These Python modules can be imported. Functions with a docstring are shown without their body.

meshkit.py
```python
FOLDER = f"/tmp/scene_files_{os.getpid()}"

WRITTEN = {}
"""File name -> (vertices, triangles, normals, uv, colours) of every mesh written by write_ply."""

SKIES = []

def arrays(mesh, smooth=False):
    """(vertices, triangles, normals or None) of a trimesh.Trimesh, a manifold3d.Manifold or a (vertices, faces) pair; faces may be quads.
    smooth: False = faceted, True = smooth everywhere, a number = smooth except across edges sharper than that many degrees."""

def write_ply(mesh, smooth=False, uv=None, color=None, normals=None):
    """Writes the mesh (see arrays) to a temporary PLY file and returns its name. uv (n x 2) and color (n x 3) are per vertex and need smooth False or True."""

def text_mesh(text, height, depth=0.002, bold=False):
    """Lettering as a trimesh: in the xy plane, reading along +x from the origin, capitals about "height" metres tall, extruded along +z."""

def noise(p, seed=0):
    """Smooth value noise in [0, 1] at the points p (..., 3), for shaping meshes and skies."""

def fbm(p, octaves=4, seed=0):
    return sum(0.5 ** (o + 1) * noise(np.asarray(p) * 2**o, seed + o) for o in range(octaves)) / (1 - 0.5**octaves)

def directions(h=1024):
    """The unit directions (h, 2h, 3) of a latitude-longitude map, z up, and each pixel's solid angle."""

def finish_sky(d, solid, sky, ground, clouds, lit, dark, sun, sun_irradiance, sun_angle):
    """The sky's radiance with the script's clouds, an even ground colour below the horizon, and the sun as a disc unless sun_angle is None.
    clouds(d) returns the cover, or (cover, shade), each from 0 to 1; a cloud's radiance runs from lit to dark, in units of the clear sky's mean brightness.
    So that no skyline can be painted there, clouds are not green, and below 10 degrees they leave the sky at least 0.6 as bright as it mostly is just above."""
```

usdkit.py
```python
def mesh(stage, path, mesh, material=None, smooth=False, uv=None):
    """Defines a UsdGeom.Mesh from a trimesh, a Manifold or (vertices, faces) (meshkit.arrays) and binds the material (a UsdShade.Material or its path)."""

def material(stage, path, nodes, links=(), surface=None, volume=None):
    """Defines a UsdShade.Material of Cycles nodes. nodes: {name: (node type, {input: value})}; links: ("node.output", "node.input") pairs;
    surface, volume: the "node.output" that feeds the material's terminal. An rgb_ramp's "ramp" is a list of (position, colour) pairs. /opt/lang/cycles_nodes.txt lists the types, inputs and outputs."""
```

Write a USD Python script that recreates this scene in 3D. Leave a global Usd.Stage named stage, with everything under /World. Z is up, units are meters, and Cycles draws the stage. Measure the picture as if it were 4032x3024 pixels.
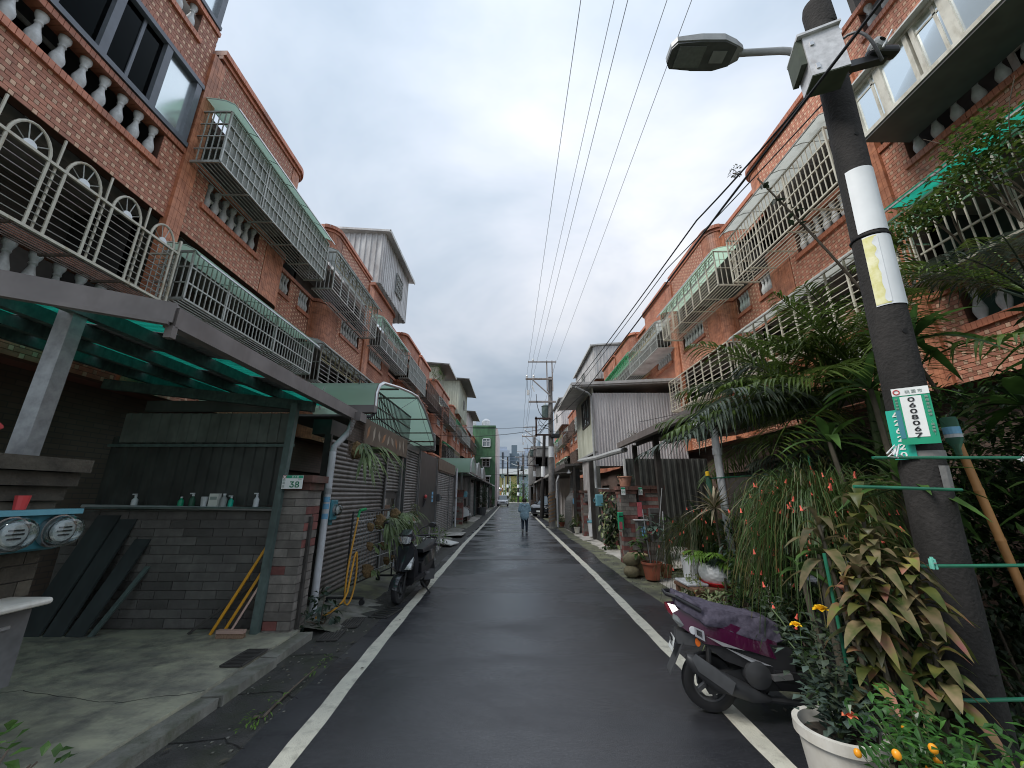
import math, random, glob
import numpy as np
import trimesh
import usdkit, meshkit
from pxr import Usd, UsdGeom, UsdLux, UsdShade, Gf, Sdf, Vt

stage = Usd.Stage.CreateInMemory()
UsdGeom.SetStageUpAxis(stage, 'Z'); UsdGeom.SetStageMetersPerUnit(stage, 1.0)
WORLD = UsdGeom.Xform.Define(stage, '/World')
rng = random.Random(7); nrg = np.random.default_rng(7)
PI = math.pi

# ------------------------------------------------------------------ camera, sky, sun, exposure
PITCH = 16.1
cam = UsdGeom.Camera.Define(stage, '/World/Camera')
cam.AddTranslateOp().Set((0, 0, 1.7)); cam.AddRotateXYZOp().Set((90 + PITCH, 0, 0))
cam.CreateHorizontalApertureAttr(36.0); cam.CreateVerticalApertureAttr(27.0)
cam.CreateFocalLengthAttr(36.0 * 1515 / 4032)
cam.CreateHorizontalApertureOffsetAttr(36.0 * 2 / 4032)
cam.CreateClippingRangeAttr((0.05, 5000.0))
cam.CreateExposureAttr(1.05)

SUN_EL, SUN_ROT = math.radians(50), math.radians(-110)
dome = UsdLux.DomeLight.Define(stage, '/World/sky')
dome.CreateIntensityAttr(1.0)
CL = 3.8       # radiance of the cloud deck in the units of the sky texture
skymat = usdkit.material(stage, '/World/Looks/overcast_sky', {
    'tc': ('texture_coordinate', {}),
    'sky': ('sky_texture', {'sky_type': 'single_scattering', 'sun_disc': False, 'sun_elevation': SUN_EL, 'sun_rotation': SUN_ROT}),
    'sep': ('separate_xyz', {}),
    'zz': ('math', {'math_type': 'add', 'value2': 0.22}),
    'zm': ('math', {'math_type': 'maximum', 'value2': 0.08}),
    'dx': ('math', {'math_type': 'divide'}), 'dy': ('math', {'math_type': 'divide'}),
    'cv': ('combine_xyz', {'z': 0.3}),
    'n1': ('noise_texture', {'scale': 1.15, 'detail': 7.0, 'roughness': 0.52, 'distortion': 0.35}),
    'n2': ('noise_texture', {'scale': 0.55, 'detail': 3.0, 'roughness': 0.5}),
    'off': ('mapping', {'location': (3.7, 1.3, 0.0)}),
    'mul': ('math', {'math_type': 'multiply_add', 'value2': 0.5}),
    'half': ('math', {'math_type': 'multiply', 'value2': 0.5}),
    'ramp': ('rgb_ramp', {'ramp': [(0.385, (0.43 * CL, 0.54 * CL, 0.67 * CL)), (0.45, (0.55 * CL, 0.655 * CL, 0.78 * CL)), (0.505, (0.70 * CL, 0.79 * CL, 0.905 * CL)), (0.56, (0.88 * CL, 0.94 * CL, 1.04 * CL)), (0.62, (1.12 * CL, 1.14 * CL, 1.19 * CL))]}),
    'mix': ('mix', {'fac': 0.94}),
    'zc': ('math', {'math_type': 'maximum', 'value2': 0.0}), 'ze': ('math', {'math_type': 'multiply_add', 'value2': 1.0, 'value3': 0.62}), 'zv': ('combine_xyz', {}), 'zmul': ('mix', {'mix_type': 'multiply', 'fac': 1.0}),
    'bg': ('background_shader', {'strength': 0.10}),
}, [('tc.generated', 'sky.vector'), ('tc.generated', 'sep.vector'), ('sep.z', 'zz.value1'), ('zz.value', 'zm.value1'),
    ('sep.x', 'dx.value1'), ('zm.value', 'dx.value2'), ('sep.y', 'dy.value1'), ('zm.value', 'dy.value2'),
    ('dx.value', 'cv.x'), ('dy.value', 'cv.y'), ('cv.vector', 'n1.vector'), ('cv.vector', 'off.vector'), ('off.vector', 'n2.vector'),
    ('n2.fac', 'half.value1'), ('n1.fac', 'mul.value1'), ('half.value', 'mul.value3'), ('mul.value', 'ramp.fac'),
    ('sep.z', 'zc.value1'), ('zc.value', 'ze.value1'), ('ze.value', 'zv.x'), ('ze.value', 'zv.y'), ('ze.value', 'zv.z'), ('sky.color', 'mix.color1'), ('ramp.color', 'mix.color2'), ('mix.color', 'zmul.color1'), ('zv.vector', 'zmul.color2'), ('zmul.color', 'bg.color')], surface='bg.background')
UsdShade.MaterialBindingAPI.Apply(dome.GetPrim()).Bind(skymat)
sun = UsdLux.DistantLight.Define(stage, '/World/sun')
sun.CreateNormalizeAttr(True); sun.CreateIntensityAttr(0.4); sun.CreateAngleAttr(24.0); sun.CreateColorAttr((1.0, 0.97, 0.93))
sun.AddRotateXYZOp().Set((90 - math.degrees(SUN_EL), 0, 180 - math.degrees(SUN_ROT)))

# ------------------------------------------------------------------ helpers
COUNT = {}
def numbered(parent, name):
    k = (parent, name); n = COUNT.get(k, 0); COUNT[k] = n + 1
    return f'{parent}/{name}' if n == 0 else f'{parent}/{name}_{n:03d}'
def tag(path, label=None, cat=None, group=None, kind=None):
    p = stage.GetPrimAtPath(path)
    for k, v in (('label', label), ('category', cat), ('group', group), ('kind', kind)):
        if v: p.SetCustomDataByKey(k, v)
    return path
def thing(name, label, cat, loc=(0, 0, 0), rz=0.0, group=None, kind=None, scale=None):
    path = numbered('/World', name)
    x = UsdGeom.Xform.Define(stage, path)
    x.AddTranslateOp().Set(tuple(map(float, loc)))
    if rz: x.AddRotateZOp().Set(math.degrees(rz))
    if scale: x.AddScaleOp().Set((scale,) * 3 if np.isscalar(scale) else scale)
    return tag(path, label, cat, group, kind)
def copy(src, label, loc, rz=0.0, scale=None, cat=None, group=None):
    name = src.split('/')[-1]
    path = numbered('/World', name)
    x = UsdGeom.Xform.Define(stage, path); was = stage.GetPrimAtPath(src).GetCustomData()
    x.GetPrim().GetReferences().AddInternalReference(src); x.GetPrim().SetInstanceable(True)
    x.ClearXformOpOrder()
    x.AddTranslateOp(opSuffix='c').Set(tuple(map(float, loc)))
    if rz: x.AddRotateZOp(opSuffix='c').Set(math.degrees(rz))
    if scale: x.AddScaleOp(opSuffix='c').Set((scale,) * 3 if np.isscalar(scale) else scale)
    return tag(path, label, cat or was['category'], group or was.get('group'))

class MB:
    """collects pieces of one mesh: quads and triangles"""
    def __init__(s): s.v = []; s.q = []; s.t = []; s.n = 0
    def add(s, v, f):
        v = np.asarray(v, float).reshape(-1, 3); f = np.asarray(f, int)
        (s.q if f.shape[1] == 4 else s.t).append(f + s.n); s.v.append(v); s.n += len(v); return s
    def tm(s, m): return s.add(m.vertices, m.faces)
    BOXF = np.array([[0, 2, 3, 1], [4, 5, 7, 6], [0, 1, 5, 4], [2, 6, 7, 3], [0, 4, 6, 2], [1, 3, 7, 5]])
    def box(s, a, b):
        a, b = np.minimum(a, b), np.maximum(a, b)
        return s.add([(x, y, z) for x in (a[0], b[0]) for y in (a[1], b[1]) for z in (a[2], b[2])], s.BOXF)
    def boxes8(s, c):                                  # c: (N, 8, 3) corners ordered as in box
        c = np.asarray(c, float); n = len(c)
        if n: s.add(c.reshape(-1, 3), (s.BOXF[None] + 8 * np.arange(n)[:, None, None]).reshape(-1, 4))
        return s
    def bar(s, a, b, w, h=None, up=(0, 0, 1)):         # square bar between two points
        a, b = np.asarray(a, float), np.asarray(b, float); d = b - a; d = d / (np.linalg.norm(d) + 1e-9)
        u = np.asarray(up, float)
        if abs(d @ u) > .95: u = np.array([0, 1.0, 0]) if abs(d[1]) < .9 else np.array([1.0, 0, 0])
        x = np.cross(d, u); x /= np.linalg.norm(x); y = np.cross(x, d); h = h or w
        return s.add([p + x * i * w / 2 + y * j * h / 2 for p in (a, b) for i in (-1, 1) for j in (-1, 1)], s.BOXF)
    def tube(s, pts, r, n=6, cap=True):
        p = np.asarray(pts, float); k = len(p); t = np.gradient(p, axis=0); t /= np.linalg.norm(t, axis=1, keepdims=True) + 1e-12
        r = np.broadcast_to(np.asarray(r, float), (k,))
        a = np.array([0, 0, 1.0]) if abs(t[0][2]) < .9 else np.array([1.0, 0, 0]); V = []
        for i in range(k):
            a = a - t[i] * (a @ t[i]); a /= np.linalg.norm(a) + 1e-12; b = np.cross(t[i], a)
            ang = np.arange(n) * 2 * PI / n
            V.append(p[i] + r[i] * (np.cos(ang)[:, None] * a + np.sin(ang)[:, None] * b))
        i, j = np.meshgrid(np.arange(k - 1), np.arange(n), indexing='ij'); jn = (j + 1) % n
        q = np.stack([i * n + j, i * n + jn, (i + 1) * n + jn, (i + 1) * n + j], -1).reshape(-1, 4)
        n0 = s.n; s.add(np.vstack(V), q)
        if cap:
            s.t.append(np.array([[n0, n0 + m + 1, n0 + m] for m in range(1, n - 1)]))
            e = n0 + (k - 1) * n; s.t.append(np.array([[e, e + m, e + m + 1] for m in range(1, n - 1)]))
        return s
    def lathe(s, prof, n=12, at=(0, 0, 0), axis='z', square=None):
        prof = np.asarray(prof, float); ang = np.arange(n) * 2 * PI / n + (PI / n if n == 4 else 0)
        V = np.stack([np.outer(prof[:, 0], np.cos(ang)), np.outer(prof[:, 0], np.sin(ang)), np.repeat(prof[:, 1:2], n, 1)], -1).reshape(-1, 3)
        if axis == 'x': V = V[:, [2, 0, 1]]
        if axis == 'y': V = V[:, [1, 2, 0]]
        k = len(prof); i, j = np.meshgrid(np.arange(k - 1), np.arange(n), indexing='ij'); jn = (j + 1) % n
        return s.add(V + np.asarray(at, float), np.stack([i * n + j, i * n + jn, (i + 1) * n + jn, (i + 1) * n + j], -1).reshape(-1, 4))
    def sweep(s, prof, path, cap=False):               # prof (m,3) offsets extruded along two or more path offsets
        prof = np.asarray(prof, float); m = len(prof); path = np.asarray(path, float); k = len(path)
        V = (path[:, None] + prof[None]).reshape(-1, 3); i, j = np.meshgrid(np.arange(k - 1), np.arange(m - 1), indexing='ij')
        return s.add(V, np.stack([i * m + j, i * m + j + 1, (i + 1) * m + j + 1, (i + 1) * m + j], -1).reshape(-1, 4))
    def grid(s, V):                                    # V (a, b, 3)
        V = np.asarray(V, float); a, b = V.shape[:2]; i, j = np.meshgrid(np.arange(a - 1), np.arange(b - 1), indexing='ij')
        return s.add(V.reshape(-1, 3), np.stack([i * b + j, i * b + j + 1, (i + 1) * b + j + 1, (i + 1) * b + j], -1).reshape(-1, 4))
    def ext(s, poly, z0, z1):                          # convex polygon (n,2) extruded in z
        p = np.asarray(poly, float); n = len(p); V = np.vstack([np.c_[p, np.full(n, z0)], np.c_[p, np.full(n, z1)]]); n0 = s.n
        s.add(V, [[j, (j + 1) % n, n + (j + 1) % n, n + j] for j in range(n)])
        s.t.append(np.array([[n0, n0 + m + 1, n0 + m] for m in range(1, n - 1)] + [[n0 + n, n0 + n + m, n0 + n + m + 1] for m in range(1, n - 1)])); return s
    def hull(s, pts):
        m = trimesh.convex.convex_hull(np.asarray(pts, float)); return s.tm(m)
    def ell(s, c, r, sub=2, rot=None):
        m = trimesh.creation.icosphere(sub); v = m.vertices * np.asarray(r, float)
        if rot is not None: v = v @ np.asarray(rot).T
        return s.add(v + np.asarray(c, float), m.faces)
    def tris(s):
        f = [np.vstack([q[:, [0, 1, 2]], q[:, [0, 2, 3]]]) for q in s.q] + s.t
        return np.vstack(s.v), np.vstack(f)
    def apply(s, fn): s.v = [fn(v) for v in s.v]; return s

def obj(name, mb, mat, parent='/World', label=None, smooth=None, cat=None, group=None, kind=None):
    path = numbered(parent, name)
    if isinstance(mb, trimesh.Trimesh): mb = MB().tm(mb)
    if smooth:
        usdkit.mesh(stage, path, mb.tris(), M[mat], smooth=smooth)
    else:
        m = UsdGeom.Mesh.Define(stage, path)
        q = np.vstack(mb.q) if mb.q else np.zeros((0, 4), int); t = np.vstack(mb.t) if mb.t else np.zeros((0, 3), int)
        m.CreatePointsAttr(Vt.Vec3fArray.FromNumpy(np.vstack(mb.v).astype(np.float32)))
        m.CreateFaceVertexCountsAttr(Vt.IntArray.FromNumpy(np.r_[np.full(len(q), 4), np.full(len(t), 3)].astype(np.int32)))
        m.CreateFaceVertexIndicesAttr(Vt.IntArray.FromNumpy(np.r_[q.ravel(), t.ravel()].astype(np.int32)))
        m.CreateSubdivisionSchemeAttr('none')
        UsdShade.MaterialBindingAPI.Apply(m.GetPrim()).Bind(M[mat])
    if label or cat or group or kind: tag(path, label, cat, group, kind)
    return path
def solo(name, mb, mat, label, cat, group=None, kind=None, smooth=None):
    return obj(name, mb, mat, '/World', label, smooth, cat, group, kind)
def struct(name, mb, mat, smooth=None): return obj(name, mb, mat, smooth=smooth, kind='structure')
def rbox(c, half, r=.02, rot=None):
    c = np.asarray(c, float); half = np.asarray(half, float); ico = trimesh.creation.icosphere(1).vertices * r
    p = np.vstack([ico + np.array((i, j, k)) * (half - r) for i in (-1, 1) for j in (-1, 1) for k in (-1, 1)])
    if rot is not None: p = p @ np.asarray(rot).T
    return trimesh.convex.convex_hull(p + c)
def hullsph(sph, sub=1):
    ico = trimesh.creation.icosphere(sub).vertices
    return trimesh.convex.convex_hull(np.vstack([ico * r + np.asarray(c, float) for c, r in sph]))
def rotz(a): c, s = math.cos(a), math.sin(a); return np.array([[c, -s, 0], [s, c, 0], [0, 0, 1.0]])
def rotx(a): c, s = math.cos(a), math.sin(a); return np.array([[1, 0, 0], [0, c, -s], [0, s, c]])
def roty(a): c, s = math.cos(a), math.sin(a); return np.array([[c, 0, s], [0, 1, 0], [-s, 0, c]])
def bez(p, n=9):
    p = [np.asarray(q, float) for q in p]; t = np.linspace(0, 1, n)[:, None]
    if len(p) == 3: return (1 - t) ** 2 * p[0] + 2 * t * (1 - t) * p[1] + t * t * p[2]
    return (1 - t) ** 3 * p[0] + 3 * t * (1 - t) ** 2 * p[1] + 3 * t * t * (1 - t) * p[2] + t ** 3 * p[3]

FONTS = glob.glob('/opt/blender-*/*/datafiles/fonts/')
def text(s, height, depth=.0015, cjk=False, bold=False):
    """lettering as triangles in the xy plane, centred on the origin"""
    from PIL import Image, ImageDraw, ImageFont
    from shapely import box as sbox, union_all
    fn = 'Noto Sans CJK Regular.woff2' if cjk else 'Inter.woff2'
    try: font = ImageFont.truetype(FONTS[0] + fn, 72)
    except Exception: font = ImageFont.truetype(FONTS[0] + 'Inter.woff2', 72)
    b = font.getbbox(s, anchor='ls', stroke_width=2 * bold)
    im = Image.new('L', (b[2] - b[0] + 8, b[3] - b[1] + 8)); ImageDraw.Draw(im).text((4 - b[0], 4 - b[1]), s, 255, font, anchor='ls', stroke_width=2 * bold)
    a = np.pad((np.asarray(im) > 127).astype(np.int8), ((0, 0), (1, 1))); r, c0 = np.nonzero(np.diff(a, axis=1) == 1); c1 = np.nonzero(np.diff(a, axis=1) == -1)[1]
    sh = union_all(sbox(c0, -r - 1, c1, -r)).buffer(.6).buffer(-.6).simplify(.7)
    m = trimesh.util.concatenate([trimesh.creation.extrude_polygon(g, 1.0, engine='earcut') for g in getattr(sh, 'geoms', [sh])])
    k = height / (b[3] - b[1]); v = m.vertices.copy(); v -= [(m.bounds[0][0] + m.bounds[1][0]) / 2, (m.bounds[0][1] + m.bounds[1][1]) / 2, 0]
    return v * [k, k, depth], m.faces
def lettering(mb, s, height, o, ux, uy, **k):
    v, f = text(s, height, **k); ux, uy = np.asarray(ux, float), np.asarray(uy, float); n = np.cross(ux, uy)
    return mb.add(np.asarray(o, float) + v[:, :1] * ux + v[:, 1:2] * uy + v[:, 2:] * n, f)
# ------------------------------------------------------------------ materials (procedural)
M = {}
def pm(name, col, rough=.6, var=.25, scale=5.0, col2=None, bump=0.0, bscale=60.0, metal=0.0, rnd=0.0, stretch=(1, 1, 1), spec=.5, coat=0.0, grime=None, rvar=0.0, detail=5.0, gscale=1.3, gramp=(.45, .7)):
    c = np.asarray(col, float); d = np.asarray(col2 if col2 is not None else c, float)
    N = {'g': ('geometry', {}), 'm': ('mapping', {'scale': stretch}), 'n': ('noise_texture', {'scale': scale, 'detail': detail, 'roughness': .6}),
         'r': ('rgb_ramp', {'ramp': [(.3, c * (1 - var)), (.7, np.minimum(d * (1 + var), .95))]}), 'p': ('principled_bsdf', {'roughness': rough, 'metallic': metal, 'specular_ior_level': spec, 'coat_weight': coat})}
    L = [('g.position', 'm.vector'), ('m.vector', 'n.vector'), ('n.fac', 'r.fac')]; out = 'r.color'
    if rnd:
        N |= {'oi': ('object_info', {}), 'a': ('math', {'math_type': 'add'}), 'fr': ('math', {'math_type': 'fraction'}), 'mr': ('map_range', {'to_min': 1 - rnd, 'to_max': 1 + rnd}),
              'cc': ('combine_xyz', {}), 'mu': ('mix', {'mix_type': 'multiply', 'fac': 1.0})}
        L += [('oi.random', 'a.value1'), ('g.random_per_island', 'a.value2'), ('a.value', 'fr.value1'), ('fr.value', 'mr.value'), ('mr.result', 'cc.x'), ('mr.result', 'cc.y'), ('mr.result', 'cc.z'), (out, 'mu.color1'), ('cc.vector', 'mu.color2')]; out = 'mu.color'
    if grime is not None:
        N |= {'gm': ('mapping', {'scale': (1, 1, .35)}), 'gn': ('noise_texture', {'scale': gscale, 'detail': 7.0, 'roughness': .65}), 'gr': ('rgb_ramp', {'ramp': [(gramp[0], (0, 0, 0)), (gramp[1], (1, 1, 1))]}), 'gx': ('mix', {'color2': tuple(grime)})}
        L += [('g.position', 'gm.vector'), ('gm.vector', 'gn.vector'), ('gn.fac', 'gr.fac'), ('gr.color', 'gx.fac'), (out, 'gx.color1')]; out = 'gx.color'
    L.append((out, 'p.base_color'))
    if rvar:
        N['rm'] = ('map_range', {'from_min': .3, 'from_max': .7, 'to_min': max(rough - rvar, .03), 'to_max': min(rough + rvar, 1)}); L += [('n.fac', 'rm.value'), ('rm.result', 'p.roughness')]
    if bump:
        N |= {'bn': ('noise_texture', {'scale': bscale, 'detail': 4.0}), 'b': ('bump', {'strength': min(1.0, bump), 'distance': .01})}
        L += [('g.position', 'bn.vector'), ('bn.fac', 'b.height'), ('b.normal', 'p.normal')]
    M[name] = usdkit.material(stage, f'/World/Looks/{name}', N, L, surface='p.BSDF')
def leafmat(name, col, col2=None, trans=.35, rough=.42, tip=None, scale=7.0, spec=.4):
    c = np.asarray(col, float); d = np.asarray(col2 if col2 is not None else c * 1.5, float)
    N = {'g': ('geometry', {}), 'n': ('noise_texture', {'scale': scale, 'detail': 3.0}), 'r': ('rgb_ramp', {'ramp': [(.3, c * .7), (.7, d)]}), 'oi': ('object_info', {}), 'a': ('math', {'math_type': 'add'}), 'fr': ('math', {'math_type': 'fraction'}),
         'mr': ('map_range', {'to_min': .55, 'to_max': 1.35}), 'cc': ('combine_xyz', {}), 'mu': ('mix', {'mix_type': 'multiply', 'fac': 1.0}), 'p': ('principled_bsdf', {'roughness': rough, 'specular_ior_level': spec}), 't': ('translucent_bsdf', {}), 'x': ('mix_closure', {'fac': trans})}
    L = [('g.position', 'n.vector'), ('n.fac', 'r.fac'), ('oi.random', 'a.value1'), ('g.random_per_island', 'a.value2'), ('a.value', 'fr.value1'), ('fr.value', 'mr.value'), ('mr.result', 'cc.x'), ('mr.result', 'cc.y'), ('mr.result', 'cc.z'),
         ('r.color', 'mu.color1'), ('cc.vector', 'mu.color2'), ('mu.color', 'p.base_color'), ('mu.color', 't.color'), ('p.BSDF', 'x.closure1'), ('t.BSDF', 'x.closure2')]
    M[name] = usdkit.material(stage, f'/World/Looks/{name}', N, L, surface='x.closure')
def sheetmat(name, col, trans=.55, through=.0, rough=.25, grime=(.05, .06, .04), gr=(.5, .85)):
    """weathered translucent plastic sheet"""
    N = {'g': ('geometry', {}), 'm': ('mapping', {'scale': (1, 1, 1)}), 'n': ('noise_texture', {'scale': 2.2, 'detail': 7.0, 'roughness': .65}), 'r': ('rgb_ramp', {'ramp': [(gr[0], tuple(col)), (gr[1], tuple(grime))]}),
         'p': ('principled_bsdf', {'roughness': rough}), 't': ('translucent_bsdf', {}), 'x': ('mix_closure', {'fac': trans}), 'tr': ('transparent_bsdf', {'color': tuple(col)}), 'y': ('mix_closure', {'fac': through})}
    L = [('g.position', 'm.vector'), ('m.vector', 'n.vector'), ('n.fac', 'r.fac'), ('r.color', 'p.base_color'), ('r.color', 't.color'), ('p.BSDF', 'x.closure1'), ('t.BSDF', 'x.closure2'), ('x.closure', 'y.closure1'), ('tr.BSDF', 'y.closure2')]
    M[name] = usdkit.material(stage, f'/World/Looks/{name}', N, L, surface='y.closure')
def panemat(name, tint=(.8, .85, .85), base=.02, rough=.02, haze=None, ior=1.5):
    """window pane: clear or (haze) frosted"""
    N = {'f': ('fresnel', {'IOR': ior}), 'fa': ('math', {'math_type': 'multiply_add', 'value2': 1.0, 'value3': base}), 'gl': ('glossy_bsdf', {'roughness': rough, 'color': (.9, .95, .95)}), 'tr': ('transparent_bsdf', {'color': tint}), 'x': ('mix_closure', {})}
    L = [('f.fac', 'fa.value1'), ('fa.value', 'x.fac'), ('tr.BSDF', 'x.closure1'), ('gl.BSDF', 'x.closure2')]
    if haze is not None:
        N |= {'d': ('diffuse_bsdf', {'color': haze}), 'dx': ('mix_closure', {'fac': .8})}
        L = [l for l in L if l[0] != 'tr.BSDF'] + [('tr.BSDF', 'dx.closure1'), ('d.BSDF', 'dx.closure2'), ('dx.closure', 'x.closure1')]
    M[name] = usdkit.material(stage, f'/World/Looks/{name}', N, L, surface='x.closure')

pm('brick_red', (.45, .19, .12), .62, .26, 9, rnd=.22, bump=.3, bscale=90, grime=(.13, .06, .04), gramp=(.55, .85))
pm('brick_tan', (.60, .38, .255), .6, .22, 9, rnd=.18, bump=.3, bscale=90, grime=(.2, .11, .07), gramp=(.6, .9))
pm('tile_red', (.46, .165, .09), .5, .28, 7, rnd=.2, grime=(.12, .055, .035), gramp=(.5, .8))
pm('tile_orange', (.44, .155, .08), .5, .3, 6, col2=(.50, .20, .105), rnd=.2, grime=(.16, .07, .04), gramp=(.5, .85))
pm('mortar_dark', (.10, .045, .03), .9, .2, 20)
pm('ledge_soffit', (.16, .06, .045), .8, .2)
def brickmat(name, c1, c2, mort, bw=.21, rh=.065, ax='y'):
    """brickwork of walls too far away to build brick by brick"""
    N = {'g': ('geometry', {}), 's': ('separate_xyz', {}), 'c': ('combine_xyz', {}), 'b': ('brick_texture', {'scale': 1.0, 'brick_width': bw, 'row_height': rh, 'mortar_size': .007, 'color1': c1, 'color2': c2, 'mortar': mort, 'bias': -.3}),
         'n': ('noise_texture', {'scale': .9, 'detail': 6.0}), 'r': ('rgb_ramp', {'ramp': [(.35, (.55, .5, .48)), (.6, (1, 1, 1))]}), 'mu': ('mix', {'mix_type': 'multiply', 'fac': .8}), 'bp': ('bump', {'strength': .5, 'distance': .008, 'invert': True}), 'p': ('principled_bsdf', {'roughness': .65})}
    L = [('g.position', 's.vector'), ('s.' + ax, 'c.x'), ('s.z', 'c.y'), ('c.vector', 'b.vector'), ('g.position', 'n.vector'), ('n.fac', 'r.fac'), ('b.color', 'mu.color1'), ('r.color', 'mu.color2'), ('mu.color', 'p.base_color'), ('b.fac', 'bp.height'), ('bp.normal', 'p.normal')]
    M[name] = usdkit.material(stage, f'/World/Looks/{name}', N, L, surface='p.BSDF')
brickmat('far_brick', (.46, .165, .09), (.56, .27, .16), (.2, .09, .06))
brickmat('dark_brick', (.10, .065, .05), (.13, .09, .07), (.07, .05, .045), .24, .075)
brickmat('dark_brick_cross', (.16, .09, .065), (.2, .14, .1), (.07, .05, .045), .24, .075, 'x')
pm('baluster_white', (.55, .56, .55), .6, .14, 14, grime=(.3, .3, .29), gscale=6, gramp=(.5, .8))
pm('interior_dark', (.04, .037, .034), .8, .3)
pm('interior_wall', (.085, .08, .072), .8, .3, 3)  # darkened in colour to stand in for the shade of the enclosed balconies
pm('slab', (.3, .28, .26), .85, .25, 4)
pm('roof_concrete', (.3, .29, .28), .9, .3, 2)
N_ = {'g': ('geometry', {}), 'm': ('mapping', {'scale': (.45, 1.0, 1)}), 'wet': ('noise_texture', {'scale': .8, 'detail': 6.0, 'roughness': .6, 'distortion': .4}), 'patch': ('noise_texture', {'scale': .5, 'detail': 8.0, 'roughness': .7}), 'grit': ('noise_texture', {'scale': 190.0, 'detail': 3.0}), 'spk': ('noise_texture', {'scale': 60.0, 'detail': 2.0}),
      'rr': ('map_range', {'from_min': .40, 'from_max': .60, 'to_min': .06, 'to_max': .46, 'clamp': True}), 'cr': ('rgb_ramp', {'ramp': [(.3, (.022, .023, .026)), (.5, (.035, .036, .041)), (.7, (.055, .056, .060))]}), 'sr': ('rgb_ramp', {'ramp': [(.35, (.7, .7, .7)), (.62, (1, 1, 1)), (.75, (1.9, 1.9, 1.85))]}), 'mu': ('mix', {'mix_type': 'multiply', 'fac': 1.0}),
      'b': ('bump', {'strength': .40, 'distance': .005}), 'p': ('principled_bsdf', {'specular_ior_level': .8})}
M['asphalt'] = usdkit.material(stage, '/World/Looks/asphalt', N_, [('g.position', 'm.vector'), ('m.vector', 'wet.vector'), ('g.position', 'patch.vector'), ('g.position', 'grit.vector'), ('g.position', 'spk.vector'), ('wet.fac', 'rr.value'), ('rr.result', 'p.roughness'), ('patch.fac', 'cr.fac'), ('spk.fac', 'sr.fac'), ('cr.color', 'mu.color1'), ('sr.color', 'mu.color2'), ('mu.color', 'p.base_color'), ('grit.fac', 'b.height'), ('b.normal', 'p.normal')], surface='p.BSDF')
pm('crack_dark', (.012, .011, .010), .9, .1)
pm('old_asphalt', (.045, .043, .04), .7, .45, 5, bump=1, bscale=90, grime=(.03, .035, .02), gscale=3, rvar=.15)
pm('moss_concrete', (.15, .145, .12), .7, .35, 3, col2=(.17, .18, .10), bump=.6, bscale=60, grime=(.06, .062, .05), gscale=2.4, gramp=(.42, .65), rvar=.2)
pm('floor_concrete', (.33, .32, .275), .65, .25, 3.0, col2=(.37, .36, .26), bump=.4, bscale=60, grime=(.14, .137, .125), gscale=2.6, gramp=(.46, .68), rvar=.2, stretch=(1, 2.2, 1), detail=8)
pm('kerb_concrete', (.20, .195, .17), .7, .35, 5, bump=.6, bscale=50, grime=(.11, .115, .08), gscale=4, gramp=(.45, .65))
pm('pale_concrete', (.45, .43, .39), .8, .3, 3, bump=.4, bscale=50, grime=(.2, .19, .16), gscale=2, gramp=(.45, .7))
pm('line_paint', (.62, .60, .50), .55, .12, 7, bump=.5, bscale=150, grime=(.22, .21, .17), gscale=9, gramp=(.52, .78))
pm('ground_earth', (.09, .085, .06), .95, .4, 1, col2=(.08, .1, .05))
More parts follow.
